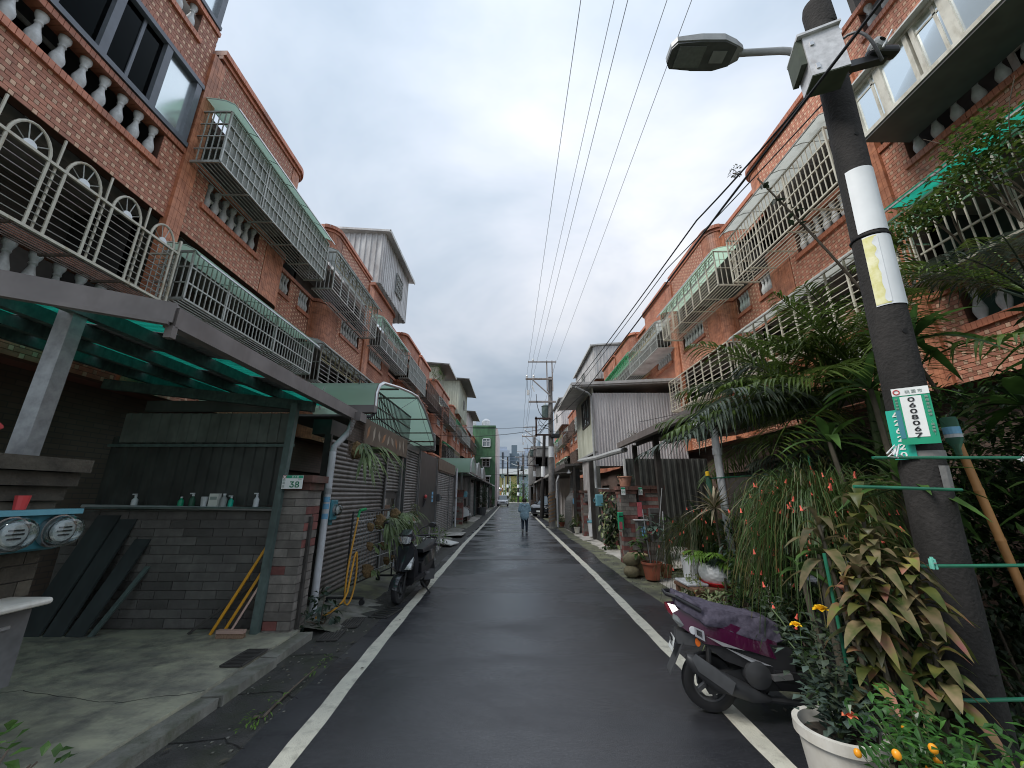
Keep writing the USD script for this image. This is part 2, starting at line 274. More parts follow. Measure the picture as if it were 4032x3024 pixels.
pm('grey_tile', (.10, .096, .088), .7, .22, 7, rnd=.4, bump=.5, bscale=40, grime=(.09, .085, .08), gscale=4)  # tone lowered to put the shade inside the carport into the colour
pm('grey_brick', (.20, .18, .16), .75, .25, 7, rnd=.3, bump=.5, bscale=50, grime=(.1, .09, .08), gscale=5)
pm('redgrey_brick', (.19, .07, .06), .75, .3, 7, rnd=.3, bump=.5, bscale=50)
pm('cap_brick', (.15, .07, .055), .75, .35, 5, rnd=.3, bump=.5, bscale=50, grime=(.07, .06, .045), gscale=4)
pm('mossy_brick', (.07, .06, .045), .9, .4, 8, rnd=.3, bump=.7, bscale=40)
pm('mortar_grey', (.13, .12, .11), .9, .25, 15)
pm('cage_white', (.52, .49, .40), .45, .15, 6, grime=(.30, .22, .12), gscale=9, gramp=(.56, .75))
pm('cage_steel', (.40, .41, .38), .4, .2, 6, metal=.35, grime=(.2, .16, .11), gscale=7, gramp=(.55, .8))
pm('cage_grey', (.33, .33, .31), .5, .3, 6, metal=.3, grime=(.12, .09, .06), gscale=7)
pm('cage_rust', (.16, .12, .10), .7, .4, 9, grime=(.09, .05, .03), gscale=7)
pm('scroll_yellow', (.40, .35, .17), .6, .35, 9, grime=(.1, .08, .05), gscale=8)
pm('steel_trim', (.62, .62, .62), .25, .15, 4, metal=.8)
sheetmat('awning_green', (.52, .74, .58), .68, .08, .3, (.2, .3, .2), (.62, .95))
sheetmat('awning_white', (.62, .66, .62), .45, .0, .4, (.22, .24, .22), (.5, .85))
sheetmat('sheet_green', (.03, .55, .40), .75, .32, .3, (.005, .12, .09), (.45, .8))
sheetmat('sheet_bright_green', (.10, .50, .22), .55, .0, .4, (.04, .2, .08), (.55, .9))
pm('opaque_sheet', (.16, .165, .17), .6, .25, 3)
panemat('pane_clear'); panemat('pane_dark', (.18, .21, .25), .0, ior=1.10); panemat('pane_frosted', (.6, .7, .68), .02, .2, (.30, .40, .38), 1.3); panemat('pane_blue', (.7, .75, .8), .02, .15, (.30, .34, .36), 1.28)
panemat('meter_glass', (.85, .9, .9), .06, .03)
pm('frame_grey', (.13, .14, .16), .4, .15, 5, metal=.2)
pm('frame_ivory', (.6, .58, .5), .45, .12, 5, grime=(.3, .27, .2), gscale=6)
pm('gutter_taupe', (.165, .145, .138), .45, .2, 3, grime=(.12, .1, .09), gscale=3, gramp=(.5, .75))
pm('purlin_green', (.06, .1, .09), .6, .3, 20, grime=(.03, .04, .04), gscale=12)
pm('galvanised', (.32, .34, .35), .42, .25, 14, metal=.6, detail=8)
pm('green_post', (.095, .135, .125), .5, .25, 8, grime=(.05, .07, .065), gscale=5)
pm('corrugated_dark', (.055, .058, .052), .5, .3, 3, grime=(.025, .025, .022), gscale=2)  # colour kept low so the screen carries the shade under the carport roof
pm('corrugated_mid', (.14, .145, .13), .5, .3, 3, grime=(.07, .07, .06), gscale=2)
pm('shutter_grey', (.175, .165, .155), .38, .25, 5, metal=.55, rnd=.12, grime=(.07, .06, .05), gscale=4, stretch=(1, 1, 6))
pm('shutter_light', (.24, .235, .225), .4, .25, 5, metal=.5, rnd=.12, grime=(.09, .085, .08), gscale=3, stretch=(1, 1, 6))
pm('steel_dark', (.06, .055, .05), .45, .3, 6, metal=.3)
pm('corrugated_grey', (.52, .51, .50), .45, .18, 2.2, metal=.25, grime=(.25, .22, .21), gscale=1.6, gramp=(.48, .75), stretch=(1, 1, .35))
pm('corrugated_taupe', (.62, .595, .59), .45, .15, 2.2, metal=.1, grime=(.36, .32, .32), gscale=1.6, gramp=(.5, .8), stretch=(1, 1, .35))
pm('panel_green_beige', (.50, .52, .43), .6, .14, 4, grime=(.25, .26, .19), gscale=1.5, gramp=(.45, .8), stretch=(3, 3, .4))
pm('eave_white', (.55, .55, .53), .5, .12, 4, grime=(.3, .3, .28), gscale=2)
pm('eave_dark', (.10, .095, .09), .5, .2, 4)
pm('pvc_white', (.62, .64, .66), .4, .1, 6, grime=(.4, .4, .4), gscale=5)
pm('pvc_grey', (.32, .33, .33), .45, .15, 6)
pm('sign_white', (.78, .8, .78), .35, .05, 8); pm('sign_green', (.01, .30, .16), .35, .08, 8); pm('sign_teal', (.01, .42, .30), .35, .08, 8); pm('sign_blue_teal', (.05, .22, .27), .35, .08, 8)
pm('ink_black', (.012, .012, .014), .5, .05); pm('ink_green', (.02, .2, .1), .5, .05); pm('ink_red', (.5, .05, .05), .5, .05); pm('ink_grey', (.3, .36, .33), .5, .05)
pm('label_blue', (.18, .42, .62), .4, .1, 30)
pm('meter_blue', (.05, .20, .25), .4, .2, 6, grime=(.03, .1, .12), gscale=5); pm('meter_top', (.13, .33, .40), .4, .15, 6)
pm('meter_face', (.42, .43, .42), .5, .2, 40); pm('meter_rim', (.5, .5, .5), .2, .1, 5, metal=.9)
pm('rubber', (.014, .014, .015), .55, .2, 20); pm('plastic_black', (.02, .02, .022), .35, .25, 9); pm('paint_black', (.018, .019, .021), .14, .2, 4, coat=.6)
pm('plastic_grey', (.07, .072, .075), .5, .2, 9); pm('muffler_grey', (.035, .036, .038), .5, .2, 9); pm('paint_purple', (.055, .006, .030), .15, .2, 4, coat=.8); pm('paint_silver', (.6, .6, .62), .3, .1, metal=.7)
pm('seat_cover', (.065, .056, .085), .75, .22, 14, col2=(.085, .075, .105), stretch=(2, 2, 2), bump=.4, bscale=40)
pm('headlight', (.75, .78, .8), .06, .25, 25, metal=.85); pm('mirror', (.9, .9, .9), .04, .02, metal=1.0); pm('reflector_orange', (.8, .17, .02), .25, .1); pm('tail_red', (.16, .01, .02), .45, .1, spec=.2)
pm('plate_white', (.75, .78, .76), .4, .05)
pm('pole_dark', (.025, .0225, .021), .9, .3, 14, bump=.8, bscale=45, grime=(.013, .012, .011), gscale=5); pm('pole_concrete', (.22, .21, .2), .85, .25, 6, bump=.4, bscale=30, grime=(.1, .09, .085), gscale=2)
pm('pole_rust', (.42, .21, .07), .8, .4, 6, col2=(.14, .12, .1))
pm('poster_white', (.74, .77, .78), .6, .06, 4); pm('poster_yellow', (.66, .62, .12), .6, .15, 9, col2=(.74, .72, .5))
pm('lamp_housing', (.30, .31, .31), .4, .15, 8); pm('lamp_under', (.10, .105, .105), .5, .2, 12); pm('lamp_lens', (.2, .21, .21), .15, .15, 30); pm('box_metal', (.62, .62, .63), .45, .2, 18, metal=.2, grime=(.42, .38, .35), gscale=12, gramp=(.6, .8)); pm('box_underside', (.07, .085, .06), .7, .3)
pm('wire_black', (.012, .012, .014), .5, .1); pm('wire_grey', (.10, .10, .105), .5, .1); pm('insulator', (.7, .7, .68), .2, .1); pm('crossarm', (.30, .27, .25), .6, .3, 6); pm('iron_rust', (.055, .03, .025), .7, .3, 6); pm('transformer_green', (.10, .145, .135), .45, .2, 4)
pm('terracotta', (.30, .085, .045), .6, .25, 6, grime=(.18, .07, .045), gscale=6); pm('terracotta_pale', (.42, .22, .15), .7, .25, 6); pm('pot_white', (.66, .64, .58), .45, .08, 6, grime=(.48, .45, .38), gscale=4); pm('pot_glaze_white', (.74, .75, .75), .3, .05, 6); pm('saucer_red', (.55, .02, .025), .35, .1)
pm('soil', (.035, .028, .02), .95, .4, 30); pm('wood_table', (.20, .11, .07), .6, .3, 5, stretch=(1, 8, 1)); pm('bucket_yellow', (.62, .32, .02), .45, .12); pm('stone_boulder', (.15, .13, .075), .85, .35, 9, bump=.6, bscale=30); pm('block_yellow', (.36, .30, .16), .8, .3, 6)
pm('bark', (.13, .10, .075), .85, .35, 12, bump=.6, bscale=40); pm('stem_green', (.08, .12, .045), .6, .3, 9); pm('dead_stem', (.075, .065, .045), .8, .3, 9); pm('bamboo', (.40, .20, .075), .5, .25, 8, stretch=(1, 1, .4)); pm('stake_green', (.018, .15, .085), .4, .2, 9); pm('tie_white', (.6, .62, .62), .4, .1); pm('peg_mint', (.2, .6, .48), .4, .08)
sheetmat('bottle_green', (.25, .5, .38), .4, .72, .08, (.05, .2, .12), (.8, .99))
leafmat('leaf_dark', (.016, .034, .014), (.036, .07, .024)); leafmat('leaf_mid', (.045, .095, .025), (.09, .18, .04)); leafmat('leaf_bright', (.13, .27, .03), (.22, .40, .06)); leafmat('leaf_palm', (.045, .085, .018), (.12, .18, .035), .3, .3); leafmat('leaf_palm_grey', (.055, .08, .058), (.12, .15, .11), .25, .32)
leafmat('leaf_blue', (.07, .11, .085), (.13, .19, .15), .2, .5); leafmat('leaf_cordyline', (.055, .105, .022), (.26, .19, .11), .3, .35, scale=12, spec=.25); leafmat('leaf_cordyline_brown', (.04, .075, .016), (.13, .125, .035), .3, .38, scale=10, spec=.25); leafmat('leaf_cordyline_tip', (.30, .40, .06), (.42, .14, .14), .3, .35, scale=12)
leafmat('leaf_pale', (.42, .34, .20), (.70, .60, .42), .2, .5); leafmat('leaf_rush', (.05, .10, .025), (.09, .16, .04), .25, .5); leafmat('leaf_rush_brown', (.09, .10, .03), (.16, .13, .045), .25, .5); leafmat('leaf_staghorn', (.13, .19, .07), (.27, .36, .15), .3, .5); leafmat('leaf_kumquat', (.022, .06, .016), (.05, .14, .03), .25, .3)
leafmat('leaf_glossy', (.03, .085, .02), (.07, .18, .035), .25, .28); leafmat('leaf_rose', (.04, .055, .04), (.075, .10, .06), .2, .4); leafmat('leaf_variegated', (.10, .19, .05), (.40, .42, .22), .25, .45, scale=30); leafmat('leaf_bougainvillea', (.055, .10, .02), (.14, .19, .04), .3, .45)
pm('flower_coral', (.85, .15, .10), .5, .15, 30); pm('flower_yellow', (.90, .55, .02), .5, .12, 30); pm('flower_peach', (.85, .25, .13), .5, .12, 30); pm('fruit_orange', (.85, .33, .015), .35, .1, 20); pm('fruit_green', (.16, .28, .03), .35, .15, 20); pm('root_ball', (.17, .11, .05), .95, .5, 40, bump=1, bscale=80)
pm('hose_orange', (.60, .30, .04), .4, .12); pm('pole_yellow', (.62, .30, .015), .45, .15, 6); pm('board_dark', (.035, .045, .045), .5, .3, 5, stretch=(1, 1, .3)); pm('broom_wood', (.5, .34, .28), .6, .1); pm('broom_bristle', (.32, .21, .14), .9, .3, 60); pm('nozzle_green', (.02, .35, .12), .35, .1); pm('iron_black', (.02, .02, .02), .6, .3, 9); pm('grate_iron', (.045, .042, .038), .7, .3, 9)
pm('drain_dark', (.008, .008, .008), .9, .1)
pm('jacket_blue', (.30, .45, .54), .8, .2, 9, bump=.4, bscale=30); pm('jeans', (.025, .04, .065), .8, .25, 20); pm('hair_dark', (.02, .013, .012), .6, .2, 40); pm('skin', (.5, .3, .22), .55, .08); pm('fur_white', (.6, .58, .56), .9, .15, 40); pm('shoe_black', (.025, .025, .028), .6, .2); pm('sole_white', (.6, .6, .58), .6, .1); pm('phone_red', (.6, .06, .04), .4, .1)
pm('car_white', (.72, .74, .75), .2, .04, 3, coat=.6); pm('car_dark', (.03, .034, .04), .15, .1, 3, coat=.7); panemat('car_glass', (.12, .14, .15), .12, .03); pm('alloy', (.55, .56, .58), .25, .1, metal=.8)
pm('mail_green', (.02, .26, .13), .4, .1); pm('mail_steel', (.22, .22, .22), .35, .2, 8, metal=.6); pm('paper_red', (.45, .1, .12), .6, .2, 30); pm('bag_white', (.72, .74, .75), .4, .06); pm('paper_white', (.7, .7, .66), .6, .1)
pm('plaster_green', (.07, .17, .085), .75, .2, 1.4, col2=(.09, .20, .105), grime=(.045, .095, .055), gscale=1.0, gramp=(.45, .75), stretch=(1, 1, .3)); pm('plaster_pink', (.55, .47, .46), .75, .12, 1.5); pm('plaster_grey', (.27, .265, .25), .85, .3, .9, grime=(.09, .085, .08), gscale=.6, gramp=(.42, .66), stretch=(1, 1, .4)); pm('tower_blue', (.36, .42, .52), .4, .06, .05); pm('tower_dark', (.14, .19, .23), .3, .1, .05); pm('tower_stripe', (.045, .05, .065), .4, .1, .05)
pm('hall_yellow', (.62, .52, .22), .6, .08, .1); pm('hall_white', (.72, .74, .76), .5, .06, .1); pm('hall_blue', (.42, .52, .62), .6, .08, .1)
pm('banner_brown', (.115, .085, .06), .5, .3, 4); pm('banner_leaf', (.42, .36, .29), .5, .25, 5); pm('banner_rust', (.36, .17, .08), .5, .25, 5); pm('glass_sheet', (.75, .76, .74), .15, .1, 3, spec=.8)
pm('puddle', (.02, .02, .022), .05, .1)
# ------------------------------------------------------------------ ground and road
g = MB().grid([[(x, y, -.02) for x in (-900, -6, 6, 900)] for y in (-60, 0, 96, 1500)]); struct('ground', g, 'ground_earth')
def strip(name, mat, edges, z):
    """edges: list of (y, xleft, xright)"""
    m = MB(); m.grid([[(xl, y, z), (xr, y, z)] for y, xl, xr in edges]); return struct(name, m, mat)
ys = np.r_[np.linspace(-6, 20, 53), np.linspace(22, 96, 38)]
def wob(y, k, a): return a * (math.sin(y * .9 + k) + .5 * math.sin(y * 2.3 + 2 * k))
strip('road', 'asphalt', [(y, -1.86 + wob(y, 1, .03) - (.0 if y < 60 else 0), 2.42 + wob(y, 2, .04)) for y in ys], .0)
strip('gutter_strip', 'old_asphalt', [(y, -2.62, -1.80) for y in ys], -.004)
strip('gutter_strip', 'moss_concrete', [(y, 2.36, 3.0) for y in ys], -.004)
def lx(y):          # the left line wanders a little, as in the photograph
    return float(np.interp(y, [0, 3, 4.96, 7.5, 11.2, 14.7, 22.6, 40, 70, 96], [-1.42, -1.50, -1.57, -1.62, -1.645, -1.70, -1.67, -1.72, -1.9, -1.95]))
def painted_line(fx, w, y0, y1):
    m = MB(); yy = np.r_[np.arange(y0, 20, .25), np.linspace(20, y1, 60)]
    m.grid([[(fx(y) - w / 2 + .006 * math.sin(y * 7), y, .004), (fx(y) + w / 2 + .006 * math.sin(y * 5.3 + 1), y, .004)] for y in yy]); return m
struct('edge_line', painted_line(lx, .15, .6, 66), 'line_paint')
struct('edge_line', painted_line(lambda y: float(np.interp(y, [0, 6, 9.4, 15, 31, 90], [1.76, 1.80, 1.85, 1.86, 1.89, 1.95])), .15, .6, 80), 'line_paint')
# thin joint where two lifts of asphalt meet, and the cross street at the end
struct('asphalt_joint', MB().box((-1.5, 11.40, -.01), (1.72, 11.45, .003)), 'old_asphalt')
struct('cross_street', MB().grid([[(x, y, .002) for x in (-60, 60)] for y in (93, 101)]), 'pale_concrete')
# left: kerb stones along the carport, the carport floor, aprons before the shutters
yk = 1.2; k = 0
while yk < 5.4:
    L = rng.uniform(.75, 1.15); b = MB()
    w = [(-2.61 - .0 + rng.uniform(-.012, .012), z) for z in (0, 1)]
    b.boxes8([[(x, y, z) for x in (-2.62, -2.44 + rng.uniform(-.025, .02)) for y in (yk, min(yk + L - .025, 5.42)) for z in (-.02, .075 + rng.uniform(-.012, .01))]])
    obj('kerb_stone', b, 'kerb_concrete', kind='structure'); yk += L
struct('carport_floor', MB().box((-6.2, -3, -.02), (-2.64, 5.47, .085)), 'floor_concrete')
def apron(name, mat, x0, x1, y0, y1, z0, z1, n=14, rough=.04):
    """worn concrete ramp from a doorway (x0, z1) down to the gutter (x1, z0), edge broken"""
    m = MB(); rows = []
    for y in np.linspace(y0, y1, n):
        e = x1 + rng.uniform(-rough, rough); rows.append([(x0, y, z1), (x0 * .6 + e * .4, y, z1 * .75 + z0 * .25 + rng.uniform(-.008, .008)), (x0 * .2 + e * .8, y, z0 + .02 + rng.uniform(0, .012)), (e, y, z0 - .02)])
    m.grid(rows); return struct(name, m, mat)
apron('shutter_apron', 'kerb_concrete', -3.3, -2.12, 5.62, 7.2, .0, .12, rough=.16)
apron('shutter_apron', 'moss_concrete', -3.3, -2.2, 7.2, 11.0, .0, .12, rough=.06)
apron('shutter_apron', 'pale_concrete', -3.3, -2.3, 11.0, 16.2, .0, .12)
for i in range(9): apron('house_apron', ['kerb_concrete', 'moss_concrete', 'pale_concrete'][i % 3], -3.4, -2.35 + rng.uniform(-.15, .1), 16.3 + i * 5.2, 21.4 + i * 5.2, .0, .1)
apron('house_apron', 'pale_concrete', 5.5, 2.86, 6.2, 8.9, .0, .06)
apron('house_apron', 'pale_concrete', 5.5, 2.9, 9.8, 12.3, .0, .12, rough=.12)
apron('house_apron', 'pale_concrete', 5.5, 2.75, 12.3, 16.0, .0, .1, rough=.1)
for i in range(9): apron('house_apron', ['pale_concrete', 'kerb_concrete', 'moss_concrete'][i % 3], 5.5, 2.72 + rng.uniform(-.1, .1), 16.1 + i * 5.0, 21.0 + i * 5.0, .0, .09)
struct('garden_soil', MB().grid([[(x, y, .01 + .03 * rng.random()) for x in np.linspace(2.85, 6.7, 8)] for y in np.linspace(-2, 6.3, 12)]), 'ground_earth')

# ------------------------------------------------------------------ brick houses
XF = {-1: 6.0, 1: 6.74}
class House:
    def __init__(h, s, u0, u1, typ, name, label, detail=2, group=None):
        h.s, h.u0, h.u1, h.typ, h.detail = s, u0, u1, typ, detail
        h.root = thing(name, label, 'house', group=group); h.sc = (u1 - u0) / 4.525
        h.budget = {}
    def base(h, t):                        # path parameter -> (u, o, nu, no)
        t = np.asarray(t, float)
        a = np.clip((t - 3.1) / .4, 0, PI / 2)
        u = np.where(t < 3.1, t, np.where(t > 3.728, 3.5 + t - 3.728, 3.1 + .4 * np.sin(a))); o = np.where(t < 3.1, 0, np.where(t > 3.728, -.4, -.4 + .4 * np.cos(a)))
        nu = np.where((t > 3.1) & (t < 3.728), np.sin(a), 0.0); no = np.where((t > 3.1) & (t < 3.728), np.cos(a), 1.0)
        if h.typ == 'A': return h.u0 + u * h.sc, o, nu, no
        return h.u1 - u * h.sc, o, -nu, no
    def P(h, u, o, z): return np.stack([h.s * (XF[h.s] - np.asarray(o, float)), np.asarray(u, float), np.asarray(z, float) + 0 * np.asarray(u)], -1)
    def pb(h, T, D, Z):                    # arrays of t, outward depth, z -> points
        u, o, nu, no = h.base(T); return h.P(u + nu * D, o + no * D, Z)
    def cells(h, L):                       # L: list of (t0, t1, z0, z1, d0, d1) -> (N, 8, 3)
        A = np.asarray(L, float).reshape(-1, 6); T = np.stack([A[:, i] for i in (0, 0, 0, 0, 1, 1, 1, 1)], 1); D = np.stack([A[:, i] for i in (4, 4, 5, 5, 4, 4, 5, 5)], 1); Z = np.stack([A[:, i] for i in (2, 3) * 4], 1)
        return h.pb(T, D, Z)
    def B(h, u0, u1, o0, o1, z0, z1, mb=None):
        mb = mb or MB(); x = [h.s * (XF[h.s] - o) for o in (o0, o1)]; return mb.box((x[0], u0, z0), (x[1], u1, z1))
    def split(h, t0, t1): return [t0] + [x for x in (3.1, 3.2, 3.3, 3.4, 3.5, 3.6, 3.728) if t0 < x < t1] + [t1]
    def wall(h, name, t0, t1, z0, z1, holes, mat, thick=.14, d=0.0):
        """backing wall around rectangular holes, following the facade's curve"""
        xs = sorted({t0, t1, *[x for q in holes for x in q[:2] if t0 < x < t1], *h.split(t0, t1)}); L = []
        for a, b in zip(xs[:-1], xs[1:]):
            m = (a + b) / 2; zz = z0
            for q in sorted([q for q in holes if q[0] <= m <= q[1]], key=lambda q: q[2]):
                if q[2] > zz: L.append((a, b, zz, q[2], d - thick, d))
                zz = q[3]
            if zz < z1: L.append((a, b, zz, z1, d - thick, d))
        obj(name, MB().boxes8(h.cells(L)), mat, h.root)
    def bricks(h, t0, t1, z0, z1, holes, first=200):
        """courses of thin bricks with pale ends, tall tiles round the curve"""
        red, tan = [], []
        n = round((z1 - z0) / .0655); ch = (z1 - z0) / n
        for k in range(n):
            za, zb = z0 + k * ch + .004, z0 + (k + 1) * ch - .004; spans = [(t0, t1)]
            for q in holes:
                if zb > q[2] + .01 and za < q[3] - .01: spans = [p for a, b in spans for p in ((a, min(b, q[0])), (max(a, q[1]), b)) if p[1] - p[0] > .02]
            for a, b in spans:
                x = math.floor(a / .238) * .238 + (.119 if k % 2 else 0) - .238 + (k // 2 % 2) * .02
                while x < b:
                    d1 = .010 + nrg.random() * .004
                    for p, q, lst in ((x, x + .176, red), (x + .182, x + .231, tan)):
                        p2, q2 = max(p, a + .003), min(q, b - .003)
                        if q2 - p2 > .02: lst.append((p2, q2, za, zb, -.02, d1))
                    x += .238
        for nm, lst, mat in (('brick', red, 'brick_red'), ('pale_brick', tan, 'brick_tan')):
            c = h.cells(lst)
            if not len(c): continue
            mid = c.mean(1); near = np.argsort(np.linalg.norm(mid - [0, 0, 1.7], axis=1)); b = min(h.budget.get(nm, 0) + first, 300) - h.budget.get(nm, 0) if h.detail == 2 else 0
            h.budget[nm] = h.budget.get(nm, 0) + max(b, 0)
            for i in near[:max(b, 0)]: obj(nm, MB().boxes8(c[i:i + 1]), mat, h.root)
            rest = near[max(b, 0):]
            if len(rest): obj(nm + 's', MB().boxes8(c[rest]), mat, h.root, kind='stuff')
    def tiles(h, name, t0, t1, z0, z1, d0, d1, pitch=.066, rows=1, mat='tile_red', gap=.005):
        n = max(1, round((t1 - t0) / pitch)); e = np.linspace(t0, t1, n + 1); zz = np.linspace(z0, z1, rows + 1); L = []
        for i in range(n):
            for k in range(rows): L.append((e[i] + gap / 2, e[i + 1] - gap / 2, zz[k] + gap / 2, zz[k + 1] - gap / 2, d0, d1 - .003 * nrg.random()))
        obj(name, MB().boxes8(h.cells(L)), mat, h.root)
    def balusters(h, ta, tb, z0, z1, n, detail=12):
        H = z1 - z0; prof = [(.062, 0), (.062, .05), (.045, .07), (.05, .1), (.066, .2), (.075, .3), (.07, .38), (.05, .5), (.034, .62), (.03, .68), (.043, .72), (.036, .76), (.04, .8), (.058, .88), (.062, .92), (.062, 1.0)]
        pr = [(r * H / .5 * .92, z0 + z * H) for r, z in prof]
        for t in np.linspace(ta, tb, n):
            u, o, _, _ = h.base(t); p = h.P(u, o - .07, 0)
            obj('baluster', MB().lathe(pr, detail, (p[0], p[1], 0)), 'baluster_white', h.root, smooth=35)
    def floor(h, zf, opening=(.62, 2.22), nb=7, recess=True, zt=1.5, soffit=True):
        """one balustraded spandrel: bottom at zf, ledge top at zf + 1.5"""
        t1 = 4.753; ho = [(opening[0], opening[1], zf + .82, zf + 1.38)]
        if recess: ho.append((3.9, 4.5, zf + .82, zf + 1.38))
        if h.detail:
            h.wall('spandrel_wall', 0, t1, zf, zf + 1.36, ho, 'mortar_dark')
            h.bricks(.0, 2.5, zf, zf + 1.37, ho); h.bricks(3.84, t1, zf, zf + 1.37, ho, 60)
            h.tiles('corner_tile', 2.52, 3.82, zf, zf + 1.37, -.01, .014, .064, 7, 'tile_orange')
            h.tiles('ledge', 0, t1, zf + 1.38, zf + 1.49, -.16, .05, .066, 1)
            h.tiles('sill', opening[0] - .08, opening[1] + .08, zf + .70, zf + .815, -.16, .06, .066, 1)
            if recess: h.tiles('sill', 3.85, 4.56, zf + .70, zf + .815, -.16, .06, .066, 1)
        else:
            h.wall('spandrel_wall', 0, t1, zf, zf + 1.36, ho, 'far_brick'); xs = h.split(0, t1)
            obj('ledge', MB().boxes8(h.cells([(a, b, zf + 1.36, zf + 1.49, -.16, .05) for a, b in zip(xs[:-1], xs[1:])])), 'tile_red', h.root)
            obj('sill', MB().boxes8(h.cells([(opening[0] - .08, opening[1] + .08, zf + .70, zf + .815, -.16, .06)])), 'tile_orange', h.root)
        h.balusters(opening[0] + .12, opening[1] - .12, zf + .815, zf + 1.375, nb, 12 if h.detail else 8)
        if recess: h.balusters(4.0, 4.42, zf + .815, zf + 1.375, 3 if not h.detail else 4, 12 if h.detail else 8)
        obj('floor_slab', h.B(h.u0, h.u1, -.42, -9, zf - .0 + .02, zf + .2), 'slab', h.root)
    def pilaster(h, z0, z1, t1=.26):
        if h.detail: h.tiles('pilaster', -.03, t1, z0, z1, -.05, .075, .072, max(1, round((z1 - z0) / .2)), 'tile_orange')
        else: obj('pilaster', MB().boxes8(h.cells([(-.03, t1, z0, z1, -.05, .075)])), 'tile_orange', h.root)
    def top(h, z0, zt=10.45):
        """frieze and rounded parapet with a tiled coping"""
        if h.detail:
            h.wall('parapet_wall', .0, 4.753, z0, zt - .25, [], 'mortar_dark'); h.wall('parapet_wall', .2, 3.728, zt - .25, zt, [], 'mortar_dark')
            h.bricks(.26, 2.9, z0, zt, [], 40); h.bricks(3.84, 4.753, z0, zt - .25, [], 20); h.tiles('corner_tile', 2.92, 3.82, z0, zt, -.01, .014, .064, 5, 'tile_orange')
            h.tiles('coping', .16, 3.8, zt, zt + .13, -.2, .10, .066, 1); h.tiles('coping', .16, 3.8, zt - .1, zt - .005, -.05, .05, .2, 1); h.tiles('coping', 3.8, 4.753, zt - .25, zt - .12, -.2, .08, .066, 1)
        else:
            h.wall('parapet_wall', .0, 4.753, z0, zt - .25, [], 'far_brick'); h.wall('parapet_wall', .2, 3.728, zt - .25, zt, [], 'far_brick'); xs = h.split(.16, 3.8)
            obj('coping', MB().boxes8(h.cells([(a, b, zt, zt + .13, -.2, .10) for a, b in zip(xs[:-1], xs[1:])] + [(3.8, 4.753, zt - .25, zt - .12, -.2, .08)])), 'tile_red', h.root)
        obj('roof', h.B(h.u0, h.u1, -.45, -9, z0, z0 + .2), 'roof_concrete', h.root)
    def shell(h, floors, ztop):
        """rear wall of the balconies, party walls and the body of the house behind"""
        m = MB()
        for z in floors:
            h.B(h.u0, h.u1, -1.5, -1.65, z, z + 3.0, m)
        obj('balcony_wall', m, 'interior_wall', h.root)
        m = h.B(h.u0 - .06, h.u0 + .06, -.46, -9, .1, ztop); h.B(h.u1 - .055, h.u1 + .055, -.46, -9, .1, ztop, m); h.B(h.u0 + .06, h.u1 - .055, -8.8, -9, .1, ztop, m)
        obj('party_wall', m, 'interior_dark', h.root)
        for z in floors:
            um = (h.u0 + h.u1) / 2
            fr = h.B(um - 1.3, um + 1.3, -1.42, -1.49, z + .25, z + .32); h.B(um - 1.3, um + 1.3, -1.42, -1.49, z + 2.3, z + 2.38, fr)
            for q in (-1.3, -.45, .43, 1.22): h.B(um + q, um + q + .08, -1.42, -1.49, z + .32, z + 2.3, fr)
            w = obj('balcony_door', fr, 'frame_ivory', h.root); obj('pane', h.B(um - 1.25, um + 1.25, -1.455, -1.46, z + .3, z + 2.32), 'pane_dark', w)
    def ground(h, mat='dark_brick'):
        m = h.B(h.u0, h.u0 + 1.0, -.45, -.6, 0, 3.32); h.B(h.u0 + 3.4, h.u1, -.45, -.6, 0, 3.32, m); h.B(h.u0 + 1.0, h.u0 + 3.4, -.45, -.6, 2.4, 3.32, m)
        obj('ground_wall', m, mat, h.root)
        d = h.B(h.u0 + 1.05, h.u0 + 3.35, -.56, -.64, .1, 2.38); obj('entrance_door', d, 'steel_dark', h.root)
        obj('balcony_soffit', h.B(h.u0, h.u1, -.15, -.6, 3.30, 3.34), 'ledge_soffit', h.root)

    def cage(h, u0, u1, o, z0, z1, style, mat, bars='bar', pitch=.115, rails=2, posts=(), top=None, floorpan=None, arch=None, back=None, z_sheet=None, label=None, o0=.06, shadev=.2):
        """balcony cage: frame (part) with its bars (sub-parts), roof sheet, floor grate and scrollwork"""
        P = lambda u, oo, z: h.P(u, oo, z)
        w = .032; f = MB()
        for z in (z0, z1):
            f.bar(P(u0, o, z), P(u1, o, z), w); f.bar(P(u0, o0, z), P(u0, o, z), w); f.bar(P(u1, o0, z), P(u1, o, z), w)
        for u in (u0, u1):
            f.bar(P(u, o, z0), P(u, o, z1), w)
        zr = [z0 + (z1 - z0) * (i + 1) / (rails + 1) for i in range(rails)]
        for z in zr:
            if style == 'v': f.bar(P(u0, o, z), P(u1, o, z), w * .8)
            f.bar(P(u0, o0, z), P(u0, o, z), w * .7); f.bar(P(u1, o0, z), P(u1, o, z), w * .7)
        for u in posts: f.bar(P(u, o, z0), P(u, o, z1), w)
        c = obj('window_cage', f, mat, h.root, label)
        B = []
        if style == 'v':
            n = round((u1 - u0) / pitch)
            B += [((u, o, z0), (u, o, z1)) for u in np.linspace(u0, u1, n + 1)[1:-1]]
        elif style == 'h':
            n = round((z1 - z0) / pitch); B += [((u0, o, z), (u1, o, z)) for z in np.linspace(z0, z1, n + 1)[1:-1]]
        for u in (u0, u1):
            for q in np.linspace(o0, o, 6)[1:-1]: B.append(((u, q, z0), (u, q, z1)))
        if h.detail == 2:
            for a, b in B: obj(bars, MB().bar(P(*a), P(*b), .016), mat, c)
        else:
            m = MB()
            for a, b in B: m.bar(P(*a), P(*b), .018)
            obj('bars', m, mat, c, kind='stuff')
        fl = MB()
